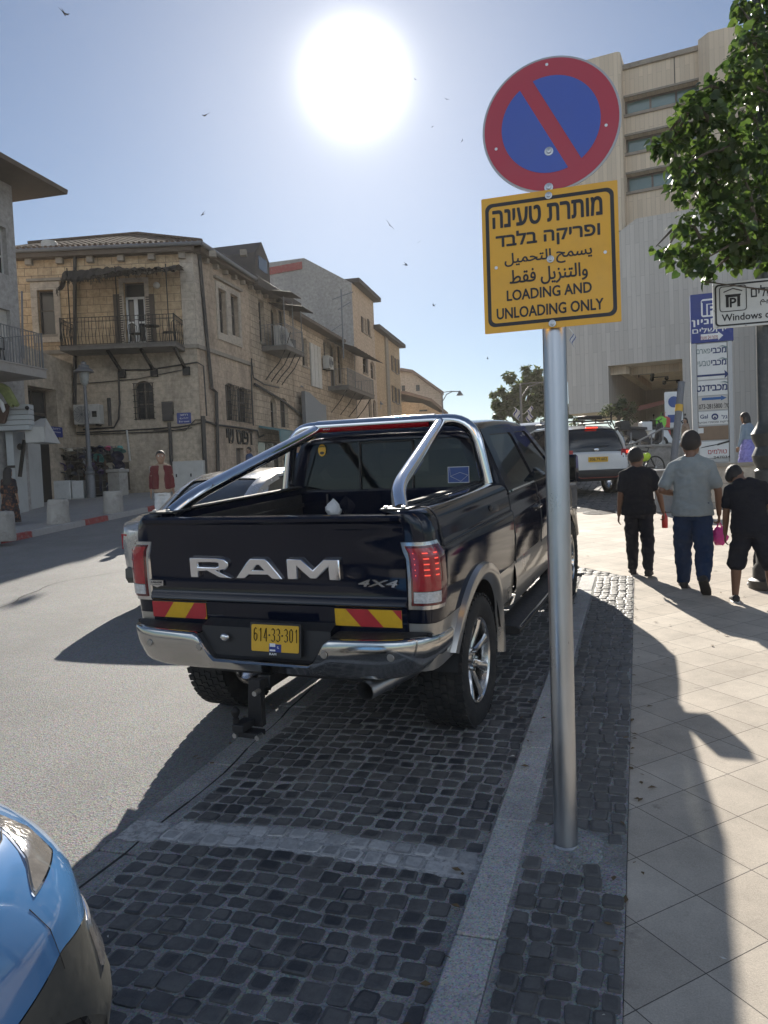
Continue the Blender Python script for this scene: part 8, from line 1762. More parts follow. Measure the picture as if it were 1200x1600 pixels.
g = gnd(1196, 914); person('child in white shoes half hidden behind the boy in shorts', g, away((1190, 800)) + .9, .98, 'tee_black', 'dark_pants', ((.1, .1, .1), (-.1, .1, .1)), (down, down), shoes='sole_white', vox=.012)
g = at(1168, 700, 20.0); g.z = gz(0, g.y) + .02; person('woman with long dark hair, pale denim jacket and lavender skirt', g, away((1168, 700)) + 1.0, hgt((1173, 643), 0, g), 'denim_light', 'skirt', ((.1, .1, .02), (-.1, .1, .02)), (((.15, .1, -1), (.1, .35, -1)), ((.1, .15, -1), (.0, .4, -1))), dress=True, longhair=True, sleeve=1.9, vox=.014, skin='skin_pale', head=(0, .4))
far = [((257, 828), (257, 705), PI, 'maroon', dict(top='beige', bottom='white_cloth', jacket='maroon', beard=True, label='bearded man in open maroon shirt and white trousers at the far kerb')),
       ((18, 826), (24, 730), -.6, 'x', dict(top='floral', bottom='floral', dress=True, longhair=True, label='woman in dark floral dress walking past the white shop', sleeve=1.3)),
       ((392, 762), (390, 699), 2.2, 'x', dict(top='blue_shirt', bottom='dark_pants', label='person in blue shirt by the dark door under the lettering')),
       ((452, 775), (452, 697), 1.6, 'x', dict(top='tee_black', bottom='dark_pants', label='person in black standing behind the saloon car')),
       ((468, 775), (468, 694), 2.9, 'x', dict(top='blue_shirt', bottom='dark_pants', label='person in blue standing behind the saloon car beside one in black')),
       ((967, 748), (965, 668), .4, 'x', dict(top='denim_light', bottom='dark_pants', hair='hair_grey', label='man in grey-blue shirt standing beside the white off-road car'))]
for (fx, fy), (tx, ty), turn, _, kw in far:
 g = gnd(fx, fy); lab_ = kw.pop('label'); person(lab_, g, away((fx, 700)) + turn, h_at(tx, ty, g), kw.pop('top'), kw.pop('bottom'), ((.2, .1, .02), (-.2, .3, .02)) if 'dress' in kw else ((.08, .05, .03), (-.06, .05, .03)), (down, down), vox=.016, skin='skin_pale', **kw)
g = at(1072, 700, 27); g.z = gz(0, g.y) + .5; person('woman with hand at her mouth behind the handrail', g, away((1072, 700)) + 2.4, h_at(1072, 653, g), 'beige', 'dark_pants', ((.08, .05, .03), (-.06, .05, .03)), (((.2, .1, -1), (-.4, .5, .75)), down), longhair=True, vox=.016, skin='skin_pale', sleeve=1.8)
#  STREET FURNITURE AND STALLS
M_['stone_block'] = mat('rough_pale_stone', (.36, .335, .3), .92, 0, .2, 3, bump=.7, bscale=18, dirt=((.17, .155, .14), 4, .6))
def bollard():
 t = MB(); rnd = random.Random(1); rr = []
 for z, r in ((0, .27), (.04, .275), (.3, .262), (.55, .25), (.6, .235), (.615, .2)):
  rr.append([(r * (1 + rnd.uniform(-.03, .03)) * math.cos(a), r * (1 + rnd.uniform(-.03, .03)) * math.sin(a), z + rnd.uniform(-.01, .01)) for a in (2 * PI * k / 18 for k in range(18))])
 t.loft(rr, True, True); return t.build('stone_bollard', M_['stone_block'], None)
b0 = None
for (x, y), lb_ in zip(((4, 850), (92, 823), (178, 806), (-62, 870)), ('stone bollard at the left edge before the floral dress', 'stone bollard between the hat stall cabinets and the kerb', 'stone bollard nearest to the man in the maroon shirt', 'stone bollard just outside the left edge')):
 p = gnd(x, y); p.z += .07
 if b0 is None: b0 = bollard(); o = b0
 else: o = b0.copy(); C.objects.link(o)
 o.location = p; o.rotation_euler = (random.uniform(-.03, .03), random.uniform(-.03, .03), x); tag(o, lb_, 'bollard', 'stone bollards on the far pavement')
def lantern_post(base, top_z, label, head=1.0, name='street_lamp', group='old style street lamps', m='grey_iron'):
 t = thing(name, label, 'street lamp', base, 0, group); H = top_z; k = head
 mb = MB(); mb.lathe([(.001, 0), (.17, 0), (.17, .9), (.14, .95), (.18, 1.0), (.18, 1.06), (.12, 1.12), (.13, 1.2), (.09, 1.25), (.075, H * .6), (.055, H - 1.0 * k), (.07, H - .98 * k), (.05, H - .9 * k), (.001, H - .9 * k)], seg=14); mb.build('column', M_[m], t)
 mb = MB(); mb.lathe([(.06, H - .9 * k), (.14, H - .8 * k), (.19, H - .42 * k), (.001, H - .42 * k)], seg=12); mb.build('lantern_glass', M_['lantern_glass'], t)
 mb = MB(); mb.lathe([(.001, H - .415 * k), (.36 * k, H - .41 * k), (.34 * k, H - .36 * k), (.2 * k, H - .25 * k), (.2 * k, H - .17 * k), (.1 * k, H - .13 * k), (.1 * k, H - .05 * k), (.001, H)], seg=16); mb.build('lantern_cap', M_[m], t); return t
M_['lantern_glass'] = mat('frosted_lantern_glass', (.35, .36, .34), .3, 0, .05, 5)
p = gnd(143, 782); lantern_post(p, h_at(128, 564, p), 'old style grey street lamp before the stone house front')
p = at(472, 760, 42); p.z = gz(0, p.y); lantern_post(p, h_at(470, 594, p), 'street lamp before the grey hoarding', .95)
p = at(597, 740, 60); p.z = gz(0, p.y); lantern_post(p, h_at(598, 624, p), 'street lamp before the ochre house', .95)
p = at(621, 735, 68); p.z = gz(0, p.y); lantern_post(p, h_at(622, 634, p), 'street lamp farthest along the old house fronts', .95)
def arm_lamp(px, base_y, depth, top_y, arm, label, flags=False):
 p = at(px, base_y, depth); p.z = gz(0, p.y); H = h_at(px, top_y, p); t = thing('tall_street_lamp', label, 'street lamp', p, 0, 'tall arm street lamps'); mb = MB(); mb.lathe([(.001, 0), (.12, 0), (.1, 1), (.07, H), (.001, H + .02)], seg=10); mb.build('column', M_['grey_iron'], t)
 a = Vector((right.x, right.y, 0)) * arm; mb = MB(); mb.tube([(0, 0, H - .9), a * .25 + Vector((0, 0, H - .2)), a * .6 + Vector((0, 0, H + .05)), a + Vector((0, 0, H + .02))], .05, 6); mb.tube([(0, 0, H), a * .5 + Vector((0, 0, H + .08)), a + Vector((0, 0, H + .02))], .04, 6); mb.build('arm', M_['grey_iron'], t)
 mb = MB(); mb.lathe([(.04, .1), (.12, 0), (.35, -.35), (.001, -.38)], a + Vector((0, 0, H)), 10); mb.build('lamp_head', M_['grey_iron'], t); return t, p
arm_lamp(695, 725, 74, 613, 1.7, 'tall arm street lamp at the end of the street')
t, p = arm_lamp(818, 745, 52, 600, 2.2, 'tall arm street lamp with two flags before the big tree')
def flag(base_, tip_, label):
 t = thing('flag', label, 'flag', base_, 0, 'small blue and white flags'); d = tip_ - base_; mb = MB(); mb.tube([(0, 0, 0), d], .025, 5); mb.build('flag_pole', M_['white'], t)
 s_ = right; mb = MB(); n = 8; mb.grid([[d * (.35 + .65 * j / 6) + Vector((0, 0, -1)) * (i / n) * .75 + s_ * .1 * math.sin(i * .9) for j in range(7)] for i in range(n + 1)]); fl = mb.build('cloth', M_['white_cloth'], t, fix=False)
 for f0, f1 in ((.42, .52), (.83, .93)): mb = MB(); mb.grid([[d * (f0 + (f1 - f0) * j / 2) + Vector((0, 0, -1)) * (i / n) * .75 + s_ * (.1 * math.sin(i * .9)) + FF.n * .02 for j in range(3)] for i in range(n + 1)]); mb.build('stripe', M_['blue_sign'], fl, fix=False)
flag(at(818, 647, 52), at(803, 636, 52), 'small flag left of the tall lamp before the big tree'); flag(at(819, 647, 52), at(831, 634, 52), 'small flag right of the tall lamp before the big tree')
flag(at(889, 512, 38), at(897, 522, 38), 'small flag high on the grey concrete block beside the sign pole')
#  the hat and shoe stall
cb = gnd(96, 785); st_base = Vector((cb.x, cb.y, gz(0, cb.y) + .1)); d27 = depth_of(cb); Fs = Facade((cb.x, cb.y), right); Fs.n = -Vector((-right.y, right.x, 0));
q0 = Fs.px(60, 780)[0]; q1 = Fs.px(150, 780)[0]; mb = MB(); z0 = st_base.z - .3; Fs.base = Vector((cb.x, cb.y, st_base.z)); fbox(mb, Fs, q0 - .7, z0, q1 + 2.2, st_base.z + .01, -2.5, .35)
o = mb.build('stall_step', M_['concrete'], None, loc=Fs.base, bevel=.02); tag(o, 'low concrete step under the hat stall', 'step')
zs = st_base.z + .012; k = d27 / FPX
cab0 = None
for i, (xa, xb) in enumerate(((64, 82), (83, 111), (112, 131))):
 a, b = Fs.px(xa, 770)[0], Fs.px(xb, 770)[0]; c = Fs.P((a + b) / 2, zs, -.25) + Fs.base; t = thing('stall_cabinet', ('white stall cabinet at the left end below the hats', 'wide white stall cabinet in the middle below the hats', 'white stall cabinet next to the street lamp')[i], 'cabinet', c, 0, 'white cabinets of the hat stall'); hb = Fs.base; Fs.base = c
 h_ = Fs.px((xa + xb) / 2, 751)[1] - zs; mb = MB(); fbox(mb, Fs, a + .01, zs, b - .01, zs + h_, -.55, .0); mb.build('carcass', M_['white'], t, bevel=.01); mb = MB(); fbox(mb, Fs, a + .03, zs + .04, b - .03, zs + h_ - .03, .0, .02); mb.build('door', M_['white'], t, bevel=.006); Fs.base = hb
rk = Facade((cb.x, cb.y), right); rk.n = Fs.n; rk.A = Fs.A - Fs.n * .75; rk.base = Fs.base.copy()
a, b = rk.px(50, 720)[0], rk.px(182, 720)[0]; zt = rk.px(115, 700)[1]; RKb = rk.P((a + b) / 2, zs, 0) + rk.base; T = thing('display_rack', 'wire display rack behind the white stall cabinets', 'rack', RKb); rk.base = RKb; mb = MB()
for k_ in range(12): s_ = a + (b - a) * k_ / 11; mb.bar(rk.P(s_, zs, 0), rk.P(s_, zt, 0), .025)
for k_ in range(8): z = zs + (zt - zs) * (k_ + .5) / 7.5; mb.bar(rk.P(a, z, 0), rk.P(b, z, 0), .02)
mb.build('wire_grid', M_['grey_iron'], T); mb = MB(); fbox(mb, rk, a, zs, b, zt - .05, -.12, -.06); mb.build('backing', M_['black'], T)
hats = [('hat_black', (.02, .02, .024)), ('hat_navy', (.025, .03, .07)), ('hat_grey', (.12, .12, .13)), ('hat_cream', (.5, .46, .38)), ('hat_pink', (.5, .1, .2)), ('hat_white', (.6, .6, .6)), ('hat_teal', (.1, .3, .28)), ('hat_purple', (.12, .09, .2)), ('hat_brown', (.1, .06, .04))]
for n, c in hats: M_[n] = cloth(n.replace('hat_', '') + '_hat_cloth', c)
protoc = {}
def hat(kind, m, loc, rz, tilt, label, sc=1.0):
 key = (kind, m)
 if key not in protoc:
  mb = MB()
  if kind == 'cap':
   mb.lathe([(.1, 0), (.1, .04), (.085, .09), (.045, .12), (.001, .125)], seg=14); mb2 = MB(); mb2.grid([[(.1 * math.cos(a) * (1 + .9 * f * max(0, math.sin(a))), .1 * math.sin(a) * (1 + .8 * f), .006 - .02 * f) for a in (PI * (.12 + .76 * j / 8) for j in range(9))] for f in (0, .5, 1)])
  else:
   mb.lathe([(.1, 0), (.1, .06), (.09, .1), (.04, .115), (.001, .118)], seg=16); mb2 = MB(); mb2.lathe([(.1, 0), (.15, -.015), (.2, -.04), (.205, -.038), (.15, -.008), (.1, .006)], seg=18)
  protoc[key] = (mb.mesh('crown'), mb2.mesh('brim')); [q.materials.append(M_[m]) for q in protoc[key]]
 t = thing('hat', label, 'hat', loc, 0, 'hats on the stall rack'); t.rotation_euler = (tilt, 0, rz); t.scale = (sc,) * 3
 for nm, me in zip(('crown', 'brim'), protoc[key]): o = bpy.data.objects.new(nm, me); C.objects.link(o); o.parent = t
 return t
rnd = random.Random(8); zrow = ('top', 'second', 'third', 'lowest'); cn = {'hat_black': 'black', 'hat_navy': 'navy', 'hat_grey': 'grey', 'hat_cream': 'cream', 'hat_pink': 'pink', 'hat_white': 'white', 'hat_teal': 'teal', 'hat_purple': 'purple', 'hat_brown': 'brown'}
rzr = math.atan2(right.y, right.x)
for r_ in range(4):
 for c_ in range(9):
  m = rnd.choice([h_[0] for h_ in hats[:3]] * 3 + [h_[0] for h_ in hats]); kd = rnd.choice(('cap', 'cap', 'sunhat')); s_ = a + .5 + c_ * .36 + rnd.uniform(-.08, .08); z = zt - .12 - r_ * .30 + rnd.uniform(-.05, .05)
  if z < zs + .3: continue
  hat(kd, m, rk.P(s_, z, .16) + rk.base, rzr + PI + rnd.uniform(-.4, .4), rnd.uniform(.2, 1.0), '%s %s in the %s row of the hat rack, column %s from left' % (cn[m], 'cap' if kd == 'cap' else 'sun hat', zrow[r_], ('one', 'two', 'three', 'four', 'five', 'six', 'seven', 'eight', 'nine')[c_]), rnd.uniform(1.0, 1.25))
hat('sunhat', 'hat_cream', rk.P(rk.px(72, 728)[0], zs + .62 + .3, .5) + rk.base, rzr + PI, .9, 'large cream sun hat tilted above the cabinets', 1.9)
shoe_me = None
for r_ in range(5):
 for c_ in range(5):
  s_ = rk.px(133, 720)[0] + c_ * .27 + rnd.uniform(-.03, .03); z = zt - .2 - r_ * .33 + rnd.uniform(-.04, .04)
  if shoe_me is None:
   mbs = MB(); mbs.loft([[(w * math.cos(q), .012 * math.sin(q), y) for q in (2 * PI * kk / 12 for kk in range(12))] for y, w in ((-.14, .02), (-.11, .04), (0, .034), (.1, .048), (.135, .03))], True, True); shoe_me = mbs.mesh('sole'); mst = MB(); mst.tube([(-.045, .0, .0), (-.02, -.03, .04), (0, -.035, .075), (.02, -.03, .04), (.045, .0, .0)], .008, 6); strap_me = mst.mesh('strap'); shm = {}
  m = rnd.choice(['hat_black', 'hat_navy', 'hat_grey', 'hat_white', 'hat_navy', 'hat_brown', 'hat_teal']); c2 = rnd.choice(['hat_white', 'hat_grey', 'hat_black'])
  t = thing('flip_flop', '%s flip-flop with %s strap, rack row %s, place %s right of the lamp' % (cn[m], cn[c2], ('one', 'two', 'three', 'four', 'five')[r_], ('one', 'two', 'three', 'four', 'five')[c_]), 'flip-flop', rk.P(s_, z, .09) + rk.base, rzr + rnd.uniform(-.3, .3), 'flip-flops on the stall rack')
  for nm, me, mm in (('sole', shoe_me, m), ('strap', strap_me, c2)):
   if (nm, mm) not in shm: q = me.copy(); q.materials.clear(); q.materials.append(M_[mm]); shm[(nm, mm)] = q
   o = bpy.data.objects.new(nm, shm[(nm, mm)]); C.objects.link(o); o.parent = t
  t.scale = (1.25,) * 3
def soft_ball(loc, r, m, name, label, grp=None):
 mb = MB(); mb.ball((0, 0, 0), r, 14, 9, (1, .9, .85)); mb.tube([(-r * .6, 0, 0), (0, -r * .9, .0), (r * .6, 0, 0)], .02, 6); return tag(mb.build(name, M_[m], None, loc=loc), label, name.replace('_', ' '), grp)
for i, (x, y) in enumerate(((46, 702), (45, 714), (46, 730), (45, 747), (46, 759), (46, 770))): soft_ball(at(x, y, d27 - .5), .17 - .012 * (i % 2), 'pink_pale' if i > 2 else 'pink', 'beach_bag', 'pink beach bag hanging %s of six in the column by the white shop' % ('first from the top', 'second', 'third', 'fourth', 'fifth', 'sixth')[i], 'pink beach bags by the white shop') if False else None
M_['pink_pale'] = cloth('dusty_pink_cloth', (.5, .2, .3)); M_['lime'] = mat('lime_green_plastic', (.2, .6, .05), .5, 0, .1, 8)
for i, (x, y) in enumerate(((46, 702), (45, 716), (46, 732), (45, 747), (46, 759), (46, 771))): soft_ball(at(x, y, d27 - .5), .17 - .012 * (i % 2), 'pink_pale' if i > 2 else 'pink', 'beach_bag', '%s beach bag, %s in the column beside the white shop' % ('dusty pink' if i > 2 else 'bright pink', ('topmost', 'second from top', 'third from top', 'third from bottom', 'second from bottom', 'lowest')[i]), 'pink beach bags by the white shop')
soft_ball(at(49, 783, d27 - .6), .19, 'lime', 'toy_bag', 'lime green net bag at the foot of the pink column')
p = gnd(186, 778); mb = MB(); hh = h_at(186, 733, p); mb.loft([[(x * w, y * w, z) for x, y in ((-1, -1), (1, -1), (1, 1), (-1, 1))] for z, w in ((0, .26), (hh - .12, .26), (hh - .12, .3), (hh, .3))], True, True, False); tag(mb.build('stone_pillar', M_['stone_block'], None, loc=p, bevel=.02), 'square stone gate pillar right of the shoe rack', 'pillar')
#  right hand side: wall, rail, bicycle, scooters, bin, planter
wl = Facade(gnd(1000, 741), right); wl.A = Vector((gnd(1000, 741).x, gnd(1000, 741).y, 0)); wl.n = -Vector((-right.y, right.x, 0)); wb = Vector((wl.A.x, wl.A.y, gz(0, wl.A.y))); wl.base = wb
M_['low_wall'] = stone_mat('low_wall_render', (.3, .28, .255), (.27, .25, .23), (.2, .19, .17), .9, .4, (.15, .14, .13), .6, .5, brick_amt=.5)
s0, s1 = wl.px(968, 735)[0], wl.px(1100, 735)[0]; zt = wl.px(1030, 697)[1]; mb = MB(); wall(mb, wl, rect_pts(s0, wb.z - .5, s1, zt), thick=.4); mb.build('w', M_['low_wall'], None, fix=False, loc=wb); o = bpy.data.objects['w']; o.name = 'low_wall'; tag(o, 'low grey wall behind the bicycle', 'wall'); mb = MB(); fbox(mb, wl, s0, zt, s1, zt + .06, -.45, .04); cp_ = mb.build('coping', M_['concrete'], o)
mb = MB(); fbox(mb, wl, s0, wb.z - .5, s1 + 3, zt - .05, -9, -.41); o2 = mb.build('terrace', M_['concrete'], None, loc=wb); tag(o2, 'raised terrace behind the low grey wall', 'terrace')
def handrail(pts, posts, d, label):
 P = [at(x, y, d) for x, y in pts]; b = P[0].copy(); t = thing('handrail', label, 'handrail', b); mb = MB(); mb.tube([p - b for p in P], .028, 8); mb.build('rail', M_['grey_iron'], t)
 for (x, y0, y1) in posts: mb = MB(); mb.bar(at(x, y0, d) - b, at(x, y1, d) - b, .045); mb.build('post', M_['grey_iron'], t)
handrail([(941, 681), (953, 676), (972, 676)], [(957, 677, 698), (972, 677, 700), (986, 676, 700)], 26, 'short grey handrail right of the white off-road car')
handrail([(980, 697), (1000, 688), (1034, 670), (1062, 669)], [(1000, 688, 710), (1018, 680, 698), (1036, 670, 694)], 25.5, 'sloping grey handrail above the bicycle')
def bicycle(loc, rz, label):
 t = thing('bicycle', label, 'bicycle', loc, rz); t.rotation_euler = (0, -.1, rz)
 for x, nm in ((-.52, 'rear'), (.52, 'front')):
  mb = MB(); mb.tube([(x + .33 * math.cos(a), 0, .34 + .33 * math.sin(a)) for a in (2 * PI * k / 32 for k in range(33))], .022, 8, False); w = mb.build('wheel', M_['rubber'], t); mb = MB(); [mb.tube([(x, 0, .34), (x + .31 * math.cos(a), 0, .34 + .31 * math.sin(a))], .003, 4) for a in (2 * PI * k / 14 for k in range(14))]; mb.lathe([(.001, -.04), (.03, -.04), (.03, .04), (.001, .04)], (x, 0, .34), 10, 'Y'); mb.build('spokes', M_['zinc'], w)
 mb = MB(); F_ = {'bb': (-.05, 0, .3), 'seat': (-.2, 0, .78), 'head': (.36, 0, .82), 'rear': (-.52, 0, .34), 'fr': (.52, 0, .34), 'hd': (.39, 0, .68)}
 for p, q in (('bb', 'seat'), ('bb', 'hd'), ('seat', 'head'), ('bb', 'rear'), ('seat', 'rear'), ('head', 'hd'), ('hd', 'fr')): mb.tube([F_[p], F_[q]], .022, 8)
 mb.build('frame', M_['iron'], t); mb = MB(); mb.tube([(-.2, 0, .78), (-.23, 0, .9)], .014, 6); mb.loft([[(x, w * s_, z) for s_, z in ((-1, .91), (0, .935), (1, .91), (0, .9))] for x, w in ((-.36, .07), (-.28, .075), (-.12, .025))], True, True); mb.build('saddle', M_['black'], t)
 mb = MB(); mb.tube([(.36, 0, .82), (.34, 0, .97)], .014, 6); mb.tube([(.36, -.3, 1.0), (.38, -.1, .98), (.38, .1, .98), (.36, .3, 1.0)], .014, 6); mb.build('handlebar', M_['black'], t); mb = MB(); mb.lathe([(.001, -.01), (.08, -.01), (.08, .01), (.001, .01)], (-.05, 0, .3), 14, 'Y'); mb.bar((-.05, -.06, .3), (.03, -.08, .17), .02); mb.bar((-.05, .06, .3), (-.13, .08, .43), .02); mb.build('crank', M_['zinc'], t); return t
bl = gnd(1001, 746); bicycle(bl, math.atan2(right.y, right.x) + PI + .35, 'dark bicycle leaning on the low grey wall')
bp_ = at(1006, 715, depth_of(bl) - .35); mb = MB(); mb.ball((0, 0, 0), .16, 14, 9, (1.1, .8, .75)); mb.ball((.1, 0, .04), .1, 10, 7); M_['neon'] = mat('neon_yellow_cloth', (.55, .75, .05), .7, 0, .15, 12, bump=.4); tag(mb.build('helmet_bag', M_['neon'], None, loc=bp_), 'neon yellow bag hanging on the bicycle', 'bag')
def scooter(loc, rz, label, m):
 t = thing('motor_scooter', label, 'scooter', loc, rz)
 for x in (-.6, .62): mb = MB(); mb.lathe([(.14, -.05), (.24, -.055), (.27, 0), (.24, .055), (.14, .05)], (x, 0, .27), 20, 'Y'); w = mb.build('wheel', M_['rubber'], t); mb = MB(); mb.lathe([(.001, -.04), (.15, -.03), (.15, .03), (.001, .04)], (x, 0, .27), 16, 'Y'); mb.build('rim', M_['zinc'], w)
 mb = MB(); mb.loft([[(x, s_ * w, z0 + f * (z1 - z0)) for s_, f in ((-1, 0), (1, 0), (1, .7), (.6, 1), (-.6, 1), (-1, .7))] for x, w, z0, z1 in ((-.85, .08, .6, .8), (-.6, .17, .45, .82), (-.1, .17, .3, .78), (.1, .17, .25, .36), (.4, .17, .25, .38), (.5, .2, .3, 1.0), (.62, .14, .5, 1.05))], True, True); mb.build('body', M_[m], t, bevel=.02)
 mb = MB(); mb.loft([[(x, s_ * w, z) for s_, z in ((-1, z0), (1, z0), (.8, z0 + .1), (-.8, z0 + .1))] for x, w, z0 in ((-.75, .1, .83), (-.4, .16, .8), (.0, .12, .78))], True, True); mb.build('saddle', M_['black'], t, bevel=.02); mb = MB(); mb.tube([(.56, 0, 1.0), (.5, 0, 1.12)], .03, 8); mb.tube([(.45, -.35, 1.15), (.5, 0, 1.1), (.45, .35, 1.15)], .016, 6)
 for s_ in (-1, 1): mb.tube([(.47, s_ * .25, 1.12), (.5, s_ * .3, 1.3)], .008, 5); mb.ball((.5, s_ * .3, 1.33), .06, 8, 6, (.3, 1, .8))
 mb.build('handlebar', M_['iron'], t); mb = MB(); mb.ball((.68, 0, .85), .08, 10, 8, (.5, 1, 1)); mb.build('headlight', M_['lens_clear'], t); mb = MB(); mb.box((-.95, 0, .95), (.4, .42, .36)); mb.build('top_box', M_[m], t, bevel=.04)
sc0 = at(1010, 690, 28.5); sc0.z = zt - .05; scooter(sc0, math.atan2(right.y, right.x) + .2, 'dark motor scooter on the terrace behind the handrail', 'black'); sc1 = at(1046, 690, 29.5); sc1.z = zt - .05; scooter(sc1, math.atan2(right.y, right.x) + .1, 'white motor scooter on the terrace near the leaning post', 'car_white')
b_ = at(1050, 752, 22.0); b_.z = gz(0, b_.y); tp = at(1065, 597, 22.4); mb = MB(); mb.tube([(0, 0, 0), tp - b_], .1, 10); mb.build('p', M_['grey_iron'], None, loc=b_); o = bpy.data.objects['p']; o.name = 'leaning_post'; tag(o, 'leaning grey post with a yellow band before the terrace', 'post'); mb = MB(); q = (tp - b_); mb.tube([q * .69, q * .76], .108, 12); mb.build('band', M_['plate_yellow'], o)
p = gnd(1006, 782); p = gnd(1040, 800); mb = MB(); t = thing('litter_bin', 'grey metal litter bin behind the man in the grey t-shirt', 'litter bin', p); hh = h_at(1030, 735, p); mb.loft([[(x * w, y * w, z) for x, y in ((-1, -1), (1, -1), (1, 1), (-1, 1))] for z, w in ((0, .17), (hh * .75, .2), (hh * .98, .27))], True, True, False); mb.build('bucket', M_['grey_iron'], t, bevel=.01); mb = MB(); mb.loft([[(x * w, y * w, z) for x, y in ((-1, -1), (1, -1), (1, 1), (-1, 1))] for z, w in ((hh * .98, .3), (hh, .3), (hh * 1.03, .22))], True, True, False); mb.build('rim', M_['steel'], t, bevel=.01)
pl_ = gnd(1118, 792); Fp = Facade(pl_, right); Fp.n = -Vector((-right.y, right.x, 0)); Fp.base = pl_; zt2 = Fp.px(1140, 729)[1]; mb = MB(); a, b = Fp.px(1108, 760)[0], Fp.px(1300, 760)[0]; wall(mb, Fp, rect_pts(a, pl_.z - .2, b, zt2), thick=.9); o = mb.build('stone_planter', M_['quoin'], None, fix=False, loc=pl_); tag(o, 'low stone retaining wall before the woman in the lavender skirt', 'wall'); mb = MB(); fbox(mb, Fp, a - .04, zt2, b, zt2 + .07, -.95, .05); mb.build('coping', M_['quoin2'], o)
ca = at(960, 660, 34); mb = MB(); mb.loft([[at(x, y, d) - ca for x, y, d in r_] for r_ in (((962, 652, 33), (1005, 640, 33), (1050, 628, 33)), ((968, 640, 37), (1008, 632, 37), (1050, 622, 37)))], False, False, False); o = mb.build('cafe_awning', M_['trim_red'], None, loc=ca, fix=False); tag(o, 'dull red cafe awning under the concrete overhang', 'awning')
for x, y, m, lb_ in ((1033, 662, 'lime', 'lime green shirt on a rail at the cafe terrace'), (1039, 662, 'red_plastic', 'red shirt on a rail at the cafe terrace')):
 c = at(x, y, 30); mb = MB(); mb.loft([[(s_ * w, d_, z) for s_, d_ in ((-1, 0), (0, -.06), (1, 0), (0, .06))] for z, w in ((-.45, .2), (-.1, .18), (.2, .2), (.28, .08))], True, True); mb.tube([(0, 0, .28), (0, 0, .4), (.04, 0, .44)], .01, 5); tag(mb.build('hanging_shirt', M_[m], None, loc=c), lb_, 'shirt', 'shirts on the cafe terrace')
c = at(1053, 640, 30); t = thing('poster_stand', 'white and red poster board by the leaning post', 'poster board', c); mb = MB(); plate(mb, [rrect(-.35, -.7, .35, .7, .05)], basis((0, 0, 0), right, (0, 0, 1)), .04); pb_ = mb.build('board', M_['white'], t); mb = MB(); plate(mb, [circle(0, .3, .22, 16)], basis(-Vector((-right.y, right.x, 0)) * .01, right, (0, 0, 1)), .008); plate(mb, [rect_pts(-.25, -.5, .25, -.2)], basis(-Vector((-right.y, right.x, 0)) * .01, right, (0, 0, 1)), .008); mb.build('print', M_['sticker_blue'], pb_); mb = MB(); mb.bar((0, .05, -.7), (0, .05, -1.6), .05); mb.build('leg', M_['iron'], t)
#  swifts
M_['bird'] = mat('dark_feathers', (.03, .028, .03), .8)
def bird(loc, s_, rz, ry, label):
 t = thing('swift', label, 'bird', loc, 0, 'swifts in the sky'); t.rotation_euler = (random.uniform(-.5, .5), ry, rz); t.scale = (s_,) * 3
 if not protoc.get('bird'):
  mb = MB(); mb.loft([[(w * math.cos(q), y, w * math.sin(q)) for q in (2 * PI * k / 8 for k in range(8))] for y, w in ((.09, .004), (.07, .016), (.03, .022), (-.03, .018), (-.07, .008), (-.1, .003))], True, True); mb.prism([(0, -.07, 0), (.03, -.14, 0), (.008, -.1, 0), (-.008, -.1, 0), (-.03, -.14, 0)], (0, 0, .004)); b_ = mb.mesh('body')
  mb = MB(); mb.prism([(.01, .04, 0), (.09, .05, .02), (.22, -.05, .03), (.1, .0, .02), (.01, -.01, 0)], (0, 0, .006)); w1 = mb.mesh('wing'); mb.v = mirror(mb); mb.f = [f[::-1] for f in mb.f]; w2 = mb.mesh('wing'); protoc['bird'] = (b_, w1, w2); [q.materials.append(M_['bird']) for q in protoc['bird']]
 for nm, me in zip(('body', 'wing', 'wing'), protoc['bird']): o = bpy.data.objects.new(nm, me); C.objects.link(o); o.parent = t
for i, (x, y, s_, lb_) in enumerate(((100, 20, 1.5, 'swift at the top left corner of the sky'), (321, 180, 1.2, 'swift high over the stone house roof'), (317, 335, .9, 'swift just above the dark roof'), (609, 352, 1.1, 'swift under the sun'), (634, 414, 1.0, 'swift above the roof of the tall house'), (655, 378, .5, 'tiny swift between the sun and the yellow plate'), (678, 477, .7, 'swift low over the street lamp'), (649, 124, .5, 'swift just right of the sun'), (676, 198, .5, 'tiny swift right below the sun'), (722, 220, .5, 'tiny swift left of the round sign'), (698, 155, .5, 'tiny swift between sun and round sign'), (762, 560, .5, 'tiny swift above the big far tree'))):
 bird(at(x, y, 24), s_ * .78, i * 1.3, (.6, -.5, .3, -.8)[i % 4], lb_)
#  TREES
def leaf_mat(name, c0, c1, trans):
 m, t, b = _mat(name); L = t.links.new; ge = N(t, 'ShaderNodeNewGeometry'); mx = N(t, 'ShaderNodeMix', data_type='RGBA'); L(ge.outputs['Random Per Island'], mx.inputs[0]); mx.inputs[6].default_value = rgb(c0); mx.inputs[7].default_value = rgb(c1)
 L(mx.outputs[2], b.inputs['Base Color']); b.inputs['Roughness'].default_value = .42; tr = N(t, 'ShaderNodeBsdfTranslucent'); hs = N(t, 'ShaderNodeHueSaturation'); hs.inputs[0].default_value = .485; hs.inputs[1].default_value = 1.15; hs.inputs[2].default_value = 1.9; L(mx.outputs[2], hs.inputs[4]); L(hs.outputs[0], tr.inputs[0])
 ms = N(t, 'ShaderNodeMixShader'); ms.inputs[0].default_value = trans; L(b.outputs[0], ms.inputs[1]); L(tr.outputs[0], ms.inputs[2]); L(ms.outputs[0], t.nodes['Material Output'].inputs[0]); return m
